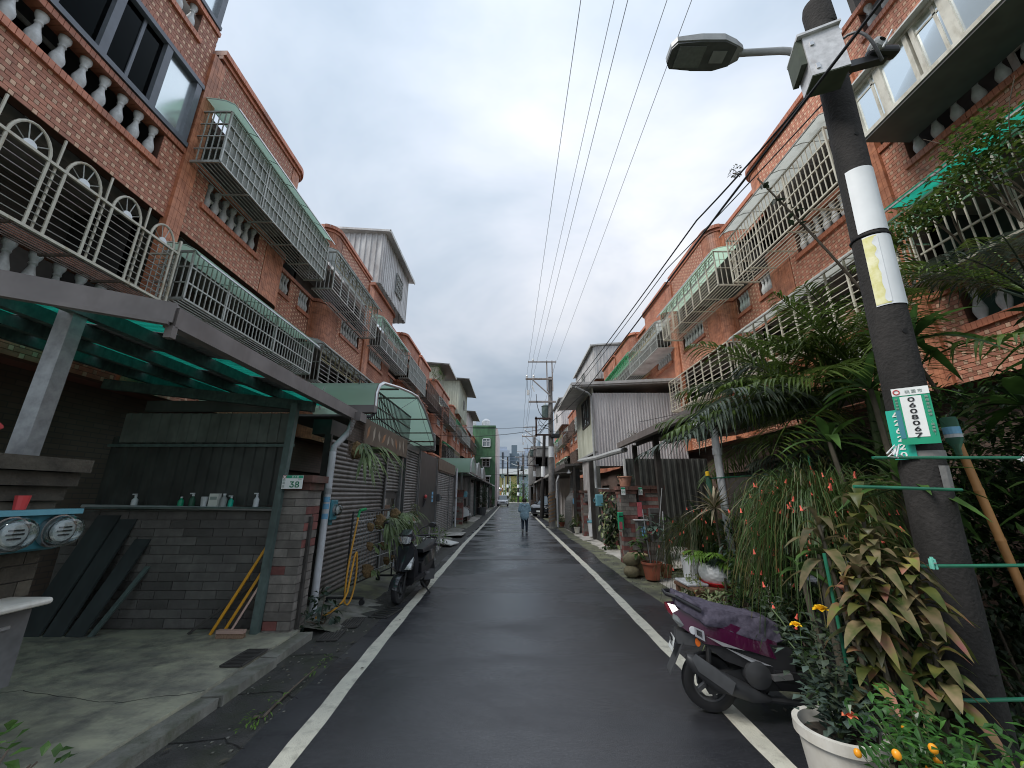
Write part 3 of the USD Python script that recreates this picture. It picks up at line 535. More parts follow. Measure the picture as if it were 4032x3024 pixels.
        if floorpan: h.B(u0, u1, .02, o - .01, z0 - .012, z0, fl); obj('floor_panel', fl, floorpan, c)
        else:
            for q in np.linspace(o0, o, 8)[:-1]: fl.bar(P(u0, q, z0), P(u1, q, z0), .016)
            for u in np.linspace(u0, u1, 6): fl.bar(P(u, o0, z0 - .02), P(u, o, z0 - .02), .028)
            obj('floor_grate', fl, mat, c)
        if top:
            zt = z_sheet or z1; m = MB(); q = [(0.02, zt + .20), (o * .45, zt + .17), (o * .8, zt + .12), (o + .06, zt + .02), (o + .15, zt - .09)]
            m.grid([[P(u, a, z) for a, z in q] for u in np.linspace(u0 - .05, u1 + .05, 2)]); obj('awning_sheet', m, top, c, smooth=60)
            r = MB()
            for u in np.linspace(u0 - .04, u1 + .04, max(3, round((u1 - u0) / .62))): r.tube([P(u, a, z - .012) for a, z in q], .009, 4)
            r.bar(P(u0 - .05, o + .15, zt - .095), P(u1 + .05, o + .15, zt - .095), .02, .03); obj('awning_rib', r, 'steel_trim' if top == 'awning_green' else 'cage_grey', c)
        if arch:
            m = MB(); n = max(1, round((u1 - u0) / .3)); e = np.linspace(u0, u1, n + 1); hh = arch[1]
            for a, b in zip(e[:-1], e[1:]):
                for ph in (0, .5):
                    m.tube([P(a + (b - a) * (.5 + .62 * math.cos(x)), o + .01, z1 - hh + hh * .92 * math.sin(x)) for x in np.linspace(0, PI, 9)], .009, 4)
                m.tube([P((a + b) / 2 + .055 * math.cos(x), o + .012, z1 - hh * .45 + .06 * math.sin(x)) for x in np.linspace(0, 2 * PI, 9)], .008, 4)
            m.bar(P(u0, o, z1 - hh), P(u1, o, z1 - hh), .026); obj('scrollwork', m, arch[0], c)
        if back: obj('privacy_panel', h.B(u0 + .02, u1 - .02, o - .03, o - .022, z0 + .02, z1 - .02), back, c)
        return c

def pair_u(k): return 5.6 + 9.05 * k
def std_house(s, u0, u1, typ, label, detail, name='brick_house', group=None):
    h = House(s, u0, u1, typ, name, label, detail, group)
    h.floor(3.3); h.floor(6.3); h.pilaster(3.3, 10.2); h.top(9.3); h.shell((3.32, 6.32), 9.5); h.ground()
    return h
# near left house: four storeys, the projecting window over the balusters
L1 = House(-1, 1.0, 5.6, 'B', 'brick_house', 'four storey red brick house at left edge with grey sliding window above white balusters', 2)
for zf in (3.3, 6.3, 9.3): L1.floor(zf, (.40, 2.75), 9, False)
L1.shell((3.32, 6.32, 9.32), 13.4); L1.ground()
L1.wall('upper_wall', 0, 3, 12.55, 13.5, [], 'mortar_dark'); L1.bricks(0, 2.6, 12.55, 13.5, [], 10)
for zf, zt in ((7.81, 9.3), (10.81, 12.55)):
    fr = L1.B(2.2, 5.56, .07, -.09, zf, zf + .09); L1.B(2.2, 5.56, .07, -.09, zt - .09, zt, fr)
    for u in (2.3, 3.18, 4.02, 4.82, 5.47): L1.B(u - .05, u + .06, .06, -.07, zf + .09, zt - .09, fr)
    for u in (3.45, 4.4): L1.B(u, u + .045, .0, -.08, zf + .09, zt - .09, fr)
    w = obj('sliding_window', fr, 'frame_grey', L1.root)
    for a, b, mt in ((2.3, 3.13, 'pane_dark'), (3.24, 3.97, 'pane_dark'), (4.08, 4.77, 'pane_dark'), (4.88, 5.42, 'pane_frosted')): obj('pane', L1.B(a, b, -.02, -.026, zf + .08, zt - .08), mt, w)
L1.tiles('lintel_tile', .0, 3, 9.31, 9.42, -.1, .05, .066)
# its first floor cage of arched panels with half discs
o = .5; z0, zr, zt = 4.62, 5.52, 5.86; P = L1.P; f = MB()
for z in (z0, zr): f.bar(P(1.6, o, z), P(5.5, o, z), .034)
f.bar(P(5.5, .05, z0), P(5.5, o, z0), .03); f.bar(P(5.5, .05, zr), P(5.5, o, zr), .03); f.bar(P(5.5, o, z0), P(5.5, o, zt - .1), .03)
cg = obj('window_cage', f, 'cage_white', L1.root, 'ivory cage of arched panels with half discs')
for cu in (5.2, 4.62, 4.04, 3.46, 2.88, 2.30):
    m = MB(); r = .2
    m.tube([P(cu - r, o, z0)] + [P(cu - r * math.cos(x), o, zr + .30 * math.sin(x)) for x in np.linspace(0, PI, 13)] + [P(cu + r, o, z0)], .017, 6)
    obj('arch_frame', m, 'cage_white', cg)
    obj('half_disc', MB().add([P(cu, o + .012, zr + .018)] + [P(cu + .065 * math.cos(x), o + .012, zr + .018 + .07 * math.sin(x)) for x in np.linspace(0, PI, 9)] + [P(cu, o - .012, zr + .018)] + [P(cu + .065 * math.cos(x), o - .012, zr + .018 + .07 * math.sin(x)) for x in np.linspace(0, PI, 9)], [[0, i, i + 1] for i in range(1, 9)] + [[10, 11 + i, 10 + i] for i in range(1, 9)] + [[i, 10 + i, i + 1] for i in range(1, 9)] + [[i + 1, 10 + i, 11 + i] for i in range(1, 9)]), 'poster_white', cg)
    for x in (.5, 1.25, 1.9, 2.65): obj('spoke', MB().tube([P(cu + .07 * math.cos(x), o, zr + .02 + .07 * math.sin(x)), P(cu + r * math.cos(x), o, zr + .30 * math.sin(x))], .007, 4), 'cage_steel', cg)
    obj('post', MB().bar(P(cu - .29, o - .02, z0), P(cu - .29, o - .02, zt + .06), .02), 'cage_white', cg)
for z in np.linspace(z0, zr, 10)[1:-1]: obj('bar', MB().tube([P(1.6, o, z), P(5.5, o, z)], .007, 5), 'cage_steel', cg)
for q in (.14, .23, .32, .41): obj('bar', MB().tube([P(5.5, q, z0), P(5.5, q, zt - .15)], .007, 5), 'cage_steel', cg)
for z in np.linspace(z0, zr, 10)[1:-1]: obj('bar', MB().tube([P(5.5, .05, z), P(5.5, o, z)], .007, 5), 'cage_steel', cg)
m = MB()
for q in np.linspace(.06, o, 9): m.bar(P(1.6, q, z0 - .0), P(5.5, q, z0), .014)
for u in np.linspace(1.7, 5.45, 7): m.bar(P(u, .05, z0 - .02), P(u, o, z0 - .02), .03)
obj('floor_grate', m, 'cage_rust', cg)
# left row
L2 = std_house(-1, 5.6, 10.125, 'A', 'red brick house behind the grey carport with two green-roofed white balcony cages', 2)
L2.cage(5.66, 9.75, .62, 4.80, 5.68, 'v', 'cage_steel', rails=2, posts=(6.55, 8.1), top='awning_green', pitch=.108, z_sheet=5.66)
L2.cage(5.68, 9.75, .62, 7.62, 8.80, 'v', 'cage_steel', rails=3, posts=(6.9, 8.3), top='awning_green', pitch=.145, back='awning_white', z_sheet=8.92)
L3 = std_house(-1, 10.125, 14.65, 'B', 'red brick house above the roller shutters, cages with yellowish arched scrollwork', 2)
L3.cage(10.2, 13.95, .66, 7.60, 8.85, 'h', 'cage_steel', pitch=.115, rails=1, posts=np.linspace(10.2, 13.95, 8)[1:-1], top='awning_white', arch=('scroll_yellow', .42))
L3.cage(10.2, 14.3, .62, 4.75, 5.85, 'h', 'cage_grey', pitch=.12, rails=1, posts=np.linspace(10.2, 14.3, 8)[1:-1], top='awning_white', arch=('scroll_yellow', .45))
kinds = [dict(style='v', mat='cage_steel', rails=2, top='awning_green', arch=('cage_grey', .4)), dict(style='h', mat='cage_grey', rails=1, top='sheet_bright_green', back=None), dict(style='v', mat='cage_grey', rails=2, top=None, arch=('scroll_yellow', .4), floorpan='cage_grey'),
         dict(style='h', mat='cage_rust', rails=1, top='awning_white'), dict(style='v', mat='cage_rust', rails=1, top=None), dict(style='v', mat='cage_steel', rails=2, top=None, back='awning_white')]
def far_row(s, ks, labels):
    out = []
    for k, lab in zip(ks, labels):
        pair, typ = divmod(k, 2); u0 = pair_u(pair) + (4.525 if typ else 0); h = std_house(s, u0, u0 + 4.525, 'AB'[typ], lab, 0)
        c = dict(kinds[(k * 5 + (s > 0) * 3 + 2) % 6]); st = c.pop('style'); mt = c.pop('mat')
        if k < 12: h.cage(u0 + .1, u0 + 4.1, .6, 7.6, 8.85, st, mt, pitch=.13, posts=np.linspace(u0 + .1, u0 + 4.1, 6)[1:-1], **c)
        c = dict(kinds[(k * 7 + (s > 0) * 2 + 1) % 6]); st = c.pop('style'); mt = c.pop('mat')
        if k % 3 != 2: h.cage(u0 + .1, u0 + 4.1, .5, 4.75, 5.9, st, mt, pitch=.13, posts=np.linspace(u0 + .1, u0 + 4.1, 6)[1:-1], **c)
        out.append(h)
    return out
ORD = ['third', 'fourth', 'fifth', 'sixth', 'seventh', 'eighth', 'ninth', 'tenth', 'eleventh', 'twelfth', 'thirteenth']
far_row(-1, range(2, 13), [f'narrow brick row house, {o_} from the near end of the left row' for o_ in ORD[1:]] + ['last brick row house of the left row, beside the green building'])
# right row
R1 = House(1, 1.0, 5.6, 'B', 'brick_house', 'four storey red brick house behind the leaning lamp pole with an ivory window box', 2)
for zf in (3.3, 6.3, 9.3): R1.floor(zf, (.40, 2.6), 8, False)
R1.shell((3.32, 6.32, 9.32), 13.4); R1.ground(); R1.wall('upper_wall', 0, 3, 12.55, 13.5, [], 'mortar_dark')
R1.bricks(0, 2.6, 12.55, 13.5, [], 10)
R1.wall('upper_wall', 0, 2.6, 8.75, 9.3, [], 'mortar_dark', d=-.005); R1.bricks(0, 2.5, 8.75, 9.3, [], 60)
# aluminium window box on the second floor
u0, u1, o = 1.2, 5.12, .78; z0, z1 = 7.5, 8.45; P = R1.P
b = R1.B(u0, u1, .0, o, z0 - .07, z0 - .03); wb = obj('window_box', b, 'eave_dark', R1.root, 'ivory aluminium window box with grey panes')
fr = R1.B(u0, u1, o - .06, o + .02, z0 - .03, z0 + .04); R1.B(u0, u1, o - .06, o + .02, z1 - .05, z1, fr); R1.B(u1 - .05, u1, .0, o, z0 - .03, z0 + .04, fr); R1.B(u1 - .05, u1, .0, o, z1 - .05, z1, fr)
us = [5.07, 4.66, 4.60, 4.16, 4.06, 3.68, 3.62, 3.2, 2.75, 2.7, 2.2, 1.7]
for u in us: R1.B(u - .03, u + .03, o - .05, o + .01, z0 + .04, z1 - .05, fr)
obj('frame', fr, 'frame_ivory', wb)
for i, (a, c) in enumerate(((5.04, 4.69), (4.57, 4.19), (4.03, 3.71), (3.59, 3.23), (3.17, 2.78), (2.67, 2.23), (2.17, 1.73))):
    obj('pane', R1.B(c, a, o - .03, o - .025, z0 + .04, z1 - .05), ['pane_frosted', 'pane_blue', 'pane_blue', 'pane_blue'][i % 4], wb)
    if i % 2 == 0: obj('pane_frame', R1.B(c + .05, c + .09, o - .024, o - .015, z0 + .04, z1 - .05, R1.B(c, a, o - .024, o - .015, z1 - .22, z1 - .19)), 'frame_ivory', wb)
obj('pane', R1.B(u1 - .03, u1 - .025, .0, o - .06, z0 + .04, z1 - .05), 'pane_frosted', wb)
R1.B(u0, u1 + .03, -.0, o + .12, z1, z1 + .03, m := MB()); obj('hood', m, 'eave_white', wb)
R1.cage(1.2, 5.3, .62, 4.75, 5.95, 'v', 'cage_white', rails=2, posts=(2.3, 3.9), top='sheet_green', pitch=.12, z_sheet=6.15, arch=('awning_green', .4), floorpan='cage_grey')
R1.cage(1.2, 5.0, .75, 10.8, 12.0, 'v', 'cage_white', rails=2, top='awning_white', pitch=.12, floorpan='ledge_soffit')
R2 = std_house(1, 5.6, 10.125, 'A', 'red brick house above the palms with a white barred cage under a long pale awning', 2)
R2.cage(5.75, 9.2, .75, 7.22, 8.5, 'v', 'cage_white', rails=3, posts=(6.9, 8.0), pitch=.118, top='awning_white', z_sheet=8.75)
R2.cage(5.75, 9.9, .6, 4.75, 5.9, 'h', 'cage_white', rails=2, posts=np.linspace(5.75, 9.9, 10)[1:-1], pitch=.14, top='awning_white')
R3 = std_house(1, 10.125, 14.65, 'B', 'red brick house with round tiled corner, green arched scrollwork over its ivory cage', 2)
R3.cage(9.85, 14.0, .78, 7.52, 8.62, 'h', 'cage_white', pitch=.10, rails=1, posts=np.linspace(9.85, 14.0, 9)[1:-1], top='awning_green', arch=('cage_grey', .34))
R3.cage(10.2, 14.4, .6, 4.75, 5.9, 'h', 'cage_white', rails=1, posts=np.linspace(10.2, 14.4, 9)[1:-1], pitch=.14)
R4 = std_house(1, 14.65, 19.175, 'A', 'red brick house behind the grey corrugated upper room, long white barred cage', 0)
R4.cage(14.72, 18.4, .75, 7.5, 8.6, 'v', 'cage_steel', rails=2, posts=(15.5, 17), pitch=.11, floorpan='corrugated_grey', arch=('scroll_yellow', .4), top='awning_white')
R5 = std_house(1, 19.175, 23.7, 'B', 'red brick house with a bright green scrolled cage roof before the grey roof shed', 0)
R5.cage(18.5, 23.4, .75, 7.5, 8.7, 'v', 'cage_steel', rails=2, pitch=.13, top='sheet_bright_green', arch=('sheet_bright_green', .4))
far_row(1, range(4, 12), [f'narrow brick row house, {o_} from the near end of the right row' for o_ in ORD[3:10]] + ['last brick row house of the right row, before the bare grey building'])

# cracks in the gutter strip and the carport floor, grit and fallen leaves
def crack(pts, w, z):
    p = np.array(pts, float); k = 8; q = np.vstack([p[i] + (p[i + 1] - p[i]) * np.linspace(0, 1, k)[:, None] for i in range(len(p) - 1)]); q += nrg.normal(0, .008, q.shape); struct('crack', MB().grid([[(x, y - w * a, z), (x, y + w * a, z)] for (x, y), a in zip(q, .4 + .6 * nrg.random(len(q)))]), 'crack_dark')
for y in (2.5, 3.35, 4.05, 4.9): crack([(-2.44, y), (-2.1, y + .05), (-1.85, y - .08)], .007, .0005)
crack([(-5.5, 3.6), (-4.2, 3.9), (-3.2, 3.7), (-2.64, 3.9)], .004, .0865)
gr = MB(); k = 420; xy = np.stack([np.r_[nrg.uniform(-2.4, -1.8, 260), nrg.uniform(2.35, 2.95, 160)], nrg.uniform(2, 14, k)], 1)
for x, y in xy: r = nrg.uniform(.004, .011); gr.boxes8([[(x + a * r + c * r * .4, y + b * r - c * r * .3, -.004 + c * r * .9) for a in (-1, 1) for b in (-1, 1) for c in (0, 1)]])
solo('grit', gr, 'kerb_concrete', 'grit and small stones scattered along both gutters', 'grit', kind='stuff')
# ------------------------------------------------------------------ left side: carport of the near house
def corrugated(mb, p0, du, dv, n, depth, nrm, m=4):
    """trapezoid sheet: p0 + a*du + b*dv, n ribs along du"""
    p0, du, dv, nrm = (np.asarray(x, float) for x in (p0, du, dv, nrm)); a = []
    for i in range(n): a += [(i + x) / n for x in (0, .30, .36, .64, .70)]
    a.append(1.0); off = [depth if i % 5 in (2, 3) else 0 for i in range(len(a))]
    return mb.grid([[p0 + x * du + b * dv + o_ * nrm for x, o_ in zip(a, off)] for b in (0, 1)])
cp = thing('carport', 'grey steel carport roof with green translucent panels at lower left', 'carport')
roofz = lambda x: 3.12 + (-2.75 - x) * .13
m = MB()
m.bar((-2.75, 2.84, 3.08), (-2.75, 6.62, 3.04), .10, .17); obj('gutter', m, 'gutter_taupe', cp)
m = MB(); m.bar((-2.735, 2.86, 3.11), (-4.5, 1.86, 3.13), .10, .17); obj('fascia', m, 'gutter_taupe', cp)
obj('fascia_lip', MB().bar((-2.72, 2.80, 3.01), (-4.5, 1.80, 3.03), .05, .03), 'gutter_taupe', cp)
obj('gutter_bracket', MB().box((-2.76, 2.82, 2.90), (-2.70, 2.87, 3.0)), 'gutter_taupe', cp)
for i, (a, b) in enumerate(((2.05, 2.78), (2.78, 3.42), (3.42, 4.16), (4.16, 4.85), (4.85, 5.55), (5.55, 6.55))):
    m = MB(); n = 10
    xs = np.linspace(-2.78, -5.95, 26)
    if a < 2.8: xs = np.linspace(-3.0 if a > 2.5 else -3.9, -5.95, 20)
    corrugated(m, (xs[0], a, roofz(xs[0])), (xs[-1] - xs[0], 0, roofz(xs[-1]) - roofz(xs[0])), (0, b - a, 0), 3, .0, (0, 0, 1))
    m2 = MB(); corrugated(m2, (xs[0], a + .01, roofz(xs[0])), (0, b - a - .02, 0), (xs[-1] - xs[0], 0, roofz(xs[-1]) - roofz(xs[0])), 6, .018, (0, 0, 1))
    obj('green_panel' if i % 2 else 'roof_panel', m2, 'sheet_green' if i % 2 else 'opaque_sheet', cp)
for x in (-3.45, -4.15, -4.85, -5.6): obj('purlin', MB().bar((x, 2.05 if x < -4 else 2.6, roofz(x) - .075), (x, 6.55, roofz(x) - .075), .07, .12), 'purlin_green', cp)
for y in (5.42,): obj('beam', MB().bar((-2.85, y, 2.92), (-5.95, y, 3.26), .10, .14), 'purlin_green', cp)
obj('post', MB().bar((-3.52, 2.80, 1.95), (-3.50, 2.80, 3.16), .13, .10), 'galvanised', cp, 'galvanised square post standing on the brick pillar')
obj('post', MB().bar((-3.12, 5.33, .085), (-3.06, 5.33, 2.95), .085, .085), 'green_post', cp, 'green painted post beside the gray brick pillar')
m = MB(); m.box((-2.79, 6.52, 2.93), (-2.60, 6.80, 3.08)); obj('gutter_outlet', m, 'gutter_taupe', cp)
# partition wall with shelf rail and corrugated screen above it
pw = thing('partition_wall', 'grey block wall with dark corrugated screen between carport and shutters', 'wall')
obj('wall_core', MB().box((-5.98, 5.50, .08), (-3.0, 5.60, 1.50)), 'mortar_grey', pw)
for r in range(13):
    x = -5.95 - (.2 if r % 2 else 0)
    while x < -3.02:
        a, b = max(x, -5.95), min(x + .385, -3.02)
        if b - a > .05: obj('block', MB().box((a, 5.482 - .004 * rng.random(), .10 + r * .107), (b, 5.51, .10 + r * .107 + .099)), 'grey_tile', pw)
        x += .395
obj('shelf_rail', MB().tube([(-5.7, 5.36, 1.56), (-3.12, 5.36, 1.52)], .022, 8), 'pvc_grey', pw); obj('shelf', MB().box((-5.6, 5.30, 1.53), (-3.15, 5.48, 1.548)), 'green_post', pw)
m = MB(); corrugated(m, (-5.75, 5.56, 1.56), (2.6, 0, 0), (0, 0, .95), 17, .03, (0, -1, 0)); obj('screen_panel', m, 'corrugated_dark', pw)
m = MB(); corrugated(m, (-5.6, 5.50, 2.42), (2.45, 0, 0), (0, 0, .42), 17, .02, (0, -1, 0)); obj('screen_panel', m, 'corrugated_mid', pw, 'upper paler strip of the corrugated screen')
obj('screen_rail', MB().box((-5.75, 5.50, 2.36), (-3.1, 5.53, 2.40), ), 'green_post', pw); obj('header_board', MB().box((-5.3, 5.45, 2.86), (-3.1, 5.49, 3.02)), 'corrugated_dark', pw)
# things along the shelf
def bottle(x, h, r, mat, lab, pump=False):
    t = thing('bottle', lab, 'bottle', (x, 5.39, 1.549), group=None)
    obj('body', MB().lathe([(0, 0), (r, 0), (r, h * .6), (r * .4, h * .78), (r * .4, h * .86), (0, h * .86)], 10), mat, t, smooth=40)
    m = MB().lathe([(r * .45, h * .86), (r * .45, h), (0, h)], 8)
    if pump: m.box((-r * 1.3, -.008, h * 1.02), (r * .4, .008, h * 1.12)); m.tube([(0, 0, h), (0, 0, h * 1.06)], .006, 5)
    obj('cap', m, 'pvc_white', t)
bottle(-5.05, .15, .035, 'pvc_white', 'white pump bottle alone at the left end of the carport shelf', True); bottle(-4.43, .13, .033, 'sign_green', 'short green bottle on the carport shelf left of the white carton'); bottle(-4.28, .16, .035, 'bottle_green', 'greenish spray bottle on the carport shelf', True)
bottle(-3.86, .17, .04, 'pvc_grey', 'grey bottle right of the white carton on the shelf'); bottle(-3.76, .13, .03, 'sign_teal', 'small teal bottle next to the grey bottle on the shelf', True); bottle(-3.42, .16, .032, 'pvc_white', 'white spray bottle at the right end of the carport shelf', True)
solo('tumbler', MB().lathe([(0, 0), (.032, 0), (.042, .13), (.038, .13), (.03, .008), (0, .008)], 12, (-4.12, 5.39, 1.549)), 'pvc_white', 'pale tumbler between the spray bottle and the carton on the shelf', 'tumbler')
t = thing('carton', 'white carton with dark print standing on the carport shelf', 'box', (-3.98, 5.39, 1.549)); obj('body', MB().box((-.06, -.03, 0), (.06, .03, .17)), 'paper_white', t); obj('print', MB().box((-.045, -.034, .09), (.045, -.03, .13), ), 'ink_grey', t)
# near pillar, its meters and letter box
def brick_pillar(label, x0, x1, y0, y1, z1, mat='grey_brick', odd=('redgrey_brick', .16), cap=2, base=0.0, bh=.105, name='brick_pillar', capmat='cap_brick'):
    t = thing(name, label, 'pillar', ((x0 + x1) / 2, (y0 + y1) / 2, base)); w, d = (x1 - x0) / 2, (y1 - y0) / 2; H = z1 - base - cap * .1
    obj('core', MB().box((-w + .012, -d + .012, 0), (w - .012, d - .012, H)), 'mortar_grey', t); n = round(H / bh)
    for r in range(n):
        za, zb = r * H / n + .004, (r + 1) * H / n - .004
        for ax in (0, 1):
            L = (w if ax == 0 else d) * 2; cut = [0] + ([L * .52] if L > .28 and r % 2 else []) + ([L * .27, L * .8] if L > .4 and not r % 2 else []) + [L]
            for sgn in (-1, 1):
                if ax == 0 and sgn > 0: continue                      # the far side is never seen
                for a, b in zip(cut[:-1], cut[1:]):
                    e = rng.uniform(0, .006); p = a - L / 2 + .003, b - L / 2 - .003
                    bx = ((p[0], sgn * (d - .02), za), (p[1], sgn * (d + e), zb)) if ax == 0 else ((sgn * (w - .02), p[0], za), (sgn * (w + e), p[1], zb))
                    obj('brick', MB().box(*bx), odd[0] if rng.random() < odd[1] else mat, t)
    for c in range(cap):
        g = .02 + .035 * c if cap > 1 else .04
        for a, b in ((-1, -.02), (.02, 1)): obj('cap_brick', MB().box((a * (w + g), -d - g, H + c * .1 + .003), (b * (w + g), d + g, H + c * .1 + .097)), capmat, t)
    return t
brick_pillar('dark mossy brick pillar at left edge carrying the galvanised post', -3.85, -3.32, 2.50, 2.94, 1.96, 'mossy_brick', ('grey_brick', .1), 3, capmat='mossy_brick')
def meter(y, lab, x=-3.21, z=1.47):
    t = thing('electric_meter', lab, 'meter', (x, y, z - .01), scale=1.2)
    obj('base_ring', MB().lathe([(.09, 0), (.09, .03), (.075, .035), (0, .035)], 18, axis='x'), 'meter_rim', t, smooth=40)
    obj('dial', MB().lathe([(0, .06), (.058, .06), (.058, .04)], 16, axis='x'), 'meter_face', t); m = MB()
    for k, (w, z_) in enumerate(((.035, .02), (.04, .0), (.03, -.022))): m.box((.061, -w, z_ - .004), (.063, w, z_ + .004))
    obj('dial_print', m, 'ink_black', t)
    obj('glass_dome', MB().lathe([(.085, .036), (.085, .075), (.075, .10), (.05, .115), (0, .12)], 18, axis='x'), 'meter_glass', t, smooth=50); return t
t = thing('meter_cabinet', 'blue green meter cabinet on the mossy pillar at left edge', 'cabinet', (-3.30, 2.72, 1.47)); obj('body', MB().hull([(x, y, z) for x, y, z in ((0, -.6, -.14), (0, .26, -.14), (.07, -.6, -.12), (.07, .26, -.12), (.09, -.6, .10), (.09, .26, .10), (0, -.6, .12), (0, .26, .12))]), 'meter_blue', t)
obj('lid', MB().box((-.02, -.62, .10), (.13, .28, .135)), 'meter_top', t)
meter(2.88, 'round glass electric meter at the right end of the blue cabinet'); meter(2.60, 'round glass electric meter left of its twin on the blue cabinet')
solo('red_cup', MB().lathe([(0, 0), (.03, 0), (.038, .09), (.033, .09), (.026, .01), (0, .01)], 10, (-3.24, 2.66, 1.607)), 'ink_red', 'small red cup standing on the blue meter cabinet', 'cup')
t = thing('letter_box', 'grey metal letter box with pale rounded lid at left edge', 'letter box', (-3.30, 2.62, .56)); obj('body', MB().hull([(x, y, z) for x in (0, .17) for y in (-.5, .2) for z in (0, .43)] ), 'mail_steel', t); obj('lid', rbox((.1, -.16, .47), (.16, .40, .022), .02), 'pot_white', t); obj('flap', MB().box((.171, -.4, .34), (.182, .1, .36)), 'steel_trim', t)
t = thing('paint_tin', 'white and red tin standing low at the left edge', 'tin', (-3.12, 2.3, .09)); obj('body', MB().lathe([(0, 0), (.11, 0), (.11, .32), (0, .32)], 14), 'pvc_white', t, smooth=40); obj('band', MB().lathe([(.1115, .06), (.1115, .2)], 14), 'ink_red', t); obj('lid', MB().lathe([(0, .34), (.115, .34), (.115, .31)], 14), 'wood_table', t)
solo('red_pipe', MB().tube([(-3.72, 2.56, 1.99), (-3.50, 2.60, 2.16)], .032, 8), 'ink_red', 'red pipe end lying on top of the mossy pillar', 'pipe')
# boards and poles leaning on the partition wall
for i, (x, dx, h, mat, lab) in enumerate(((-5.9, .34, 1.35, 'board_dark', 'widest dark board leaning against the block wall, leftmost'), (-5.55, .3, 1.30, 'board_dark', 'dark board leaning second from left against the block wall'), (-5.28, .3, 1.05, 'board_dark', 'shorter dark board leaning third from left against the block wall'), (-5.02, .26, .72, 'green_post', 'short blue green strip leaning right of the dark boards'))):
    w = (.30, .22, .2, .06)[i]; solo('board', MB().boxes8([[(x + a * w + c * dx, 5.20 + c * .26 + b, .088 + c * h) for a in (0, 1) for b in (0, .03) for c in (0, 1)]]), mat, lab, 'board')
for i, (x, dx, h) in enumerate(((-3.62, .5, 1.13), (-3.48, .38, .88))): solo('yellow_bar', MB().bar((x, 5.28, .09), (x + dx, 5.44, .09 + h), .05, .03), 'pole_yellow', ('longer yellow steel bar leaning on the green post', 'shorter yellow steel bar under its longer twin')[i], 'bar')
solo('dark_bar', MB().bar((-3.9, 5.3, .09), (-3.3, 5.46, .62), .04, .03), 'steel_dark', 'dark thin bar leaning behind the yellow bars', 'bar')
t = thing('broom', 'floor scrubbing broom with pale handle leaning by the green post', 'broom', (-3.30, 5.16, .09)); obj('handle', MB().tube([(0, 0, .08), (.18, .2, .62)], .013, 8), 'broom_wood', t); obj('head', MB().box((-.16, -.03, .05), (.16, .03, .085)), 'broom_wood', t); m = MB()
for i in range(32):
    for j in (-.02, 0, .02): m.bar((-.155 + i * .01, j, .05), (-.158 + i * .0102, j * 1.3, 0), .006)
obj('bristles', m, 'broom_bristle', t, kind='stuff')
def drain(label, c, L, W, ang, n=10, z=.09, mat='grate_iron'):
    t = thing('drain_grate', label, 'drain grate', (c[0], c[1], z), ang)
    obj('pit', MB().box((-L / 2, -W / 2, -.003), (L / 2, W / 2, .002)), 'drain_dark', t); f = MB()
    for a in (-1, 1): f.box((-L / 2, a * W / 2 - .012, 0), (L / 2, a * W / 2 + .012, .012)); f.box((a * L / 2 - .012, -W / 2, .0), (a * L / 2 + .012, W / 2, .0115))
    obj('frame', f, mat, t)
    for i in range(1, n): obj('slat', MB().box((-L / 2 + L * i / n - .009, -W / 2 + .012, .002), (-L / 2 + L * i / n + .009, W / 2 - .012, .010)), mat, t)
drain('rusty drain grate set in the carport floor', (-2.74, 4.58), .42, .2, PI / 2 - .0, 12)
drain('slotted kerbside drain before the roller shutter, nearer of two', (-2.26, 5.55), .22, .42, .1, 7, .004); drain('slotted kerbside drain before the roller shutter, behind its twin', (-2.20, 6.02), .22, .42, .1, 7, .004)
drain('sunken drain cover beside the black scooter wheel', (-1.88, 6.5), .5, .28, 1.35, 5, .004, 'old_asphalt')
# ------------------------------------------------------------------ house number pillar, downpipe, meter, sign
brick_pillar('gray brick pillar carrying the number plate 38', -3.06, -2.72, 5.36, 5.72, 1.96, cap=2, odd=('redgrey_brick', .10))
obj_rail = solo('gate_rail', MB().box((-2.745, 5.46, .06), (-2.685, 5.52, 1.42)), 'steel_dark', 'dark upright steel channel fixed to the number 38 pillar', 'rail')
def plate38():
    t = thing('number_plate', 'white and green house number plate reading 38', 'sign', (-2.90, 5.255, 1.865), .12)
    obj('plate', rbox((0, 0, 0), (.13, .004, .088), .004), 'sign_white', t); obj('band', MB().box((-.085, -.0055, .05), (.128, -.004, .086)), 'sign_green', t)
    m = lettering(MB(), '38', .082, (.03, -.0055, -.03), (1, 0, 0), (0, 0, 1), bold=True); obj('number', m, 'ink_green', t)
    m = lettering(MB(), '東 大 路', .024, (.03, -.0065, .068), (1, 0, 0), (0, 0, 1), cjk=True); obj('street_name', m, 'sign_white', t)
    m = MB()
    for i, ch in enumerate('桃園區'): lettering(m, ch, .03, (-.105, -.0055, .03 - i * .042), (1, 0, 0), (0, 0, 1), cjk=True)
    lettering(m, '262巷', .016, (.09, -.0055, .036), (1, 0, 0), (0, 0, 1), cjk=True); obj('small_print', m, 'ink_grey', t)
    m = MB().lathe([(.016, -.001), (.022, -.001)], 16, (-.105, -.0055, .068), axis='y'); obj('emblem', m, 'ink_red', t)
plate38()
dp = thing('downpipe', 'white plastic downpipe beside the number 38 pillar with blue stickers', 'downpipe', (-2.78, 6.05, 0))
obj('pipe', MB().tube([(0, 0, .12), (0, 0, 2.35)], .05, 12), 'pvc_white', dp, smooth=40); obj('upper_pipe', MB().tube([(0, 0, 2.3), (.0, .02, 2.42), (.03, .42, 2.72), (.05, .5, 2.93)], .048, 12), 'pvc_grey', dp, smooth=40)
obj('collar', MB().lathe([(.056, 1.72), (.056, 1.79), (.05, 1.8)], 12), 'pvc_grey', dp)
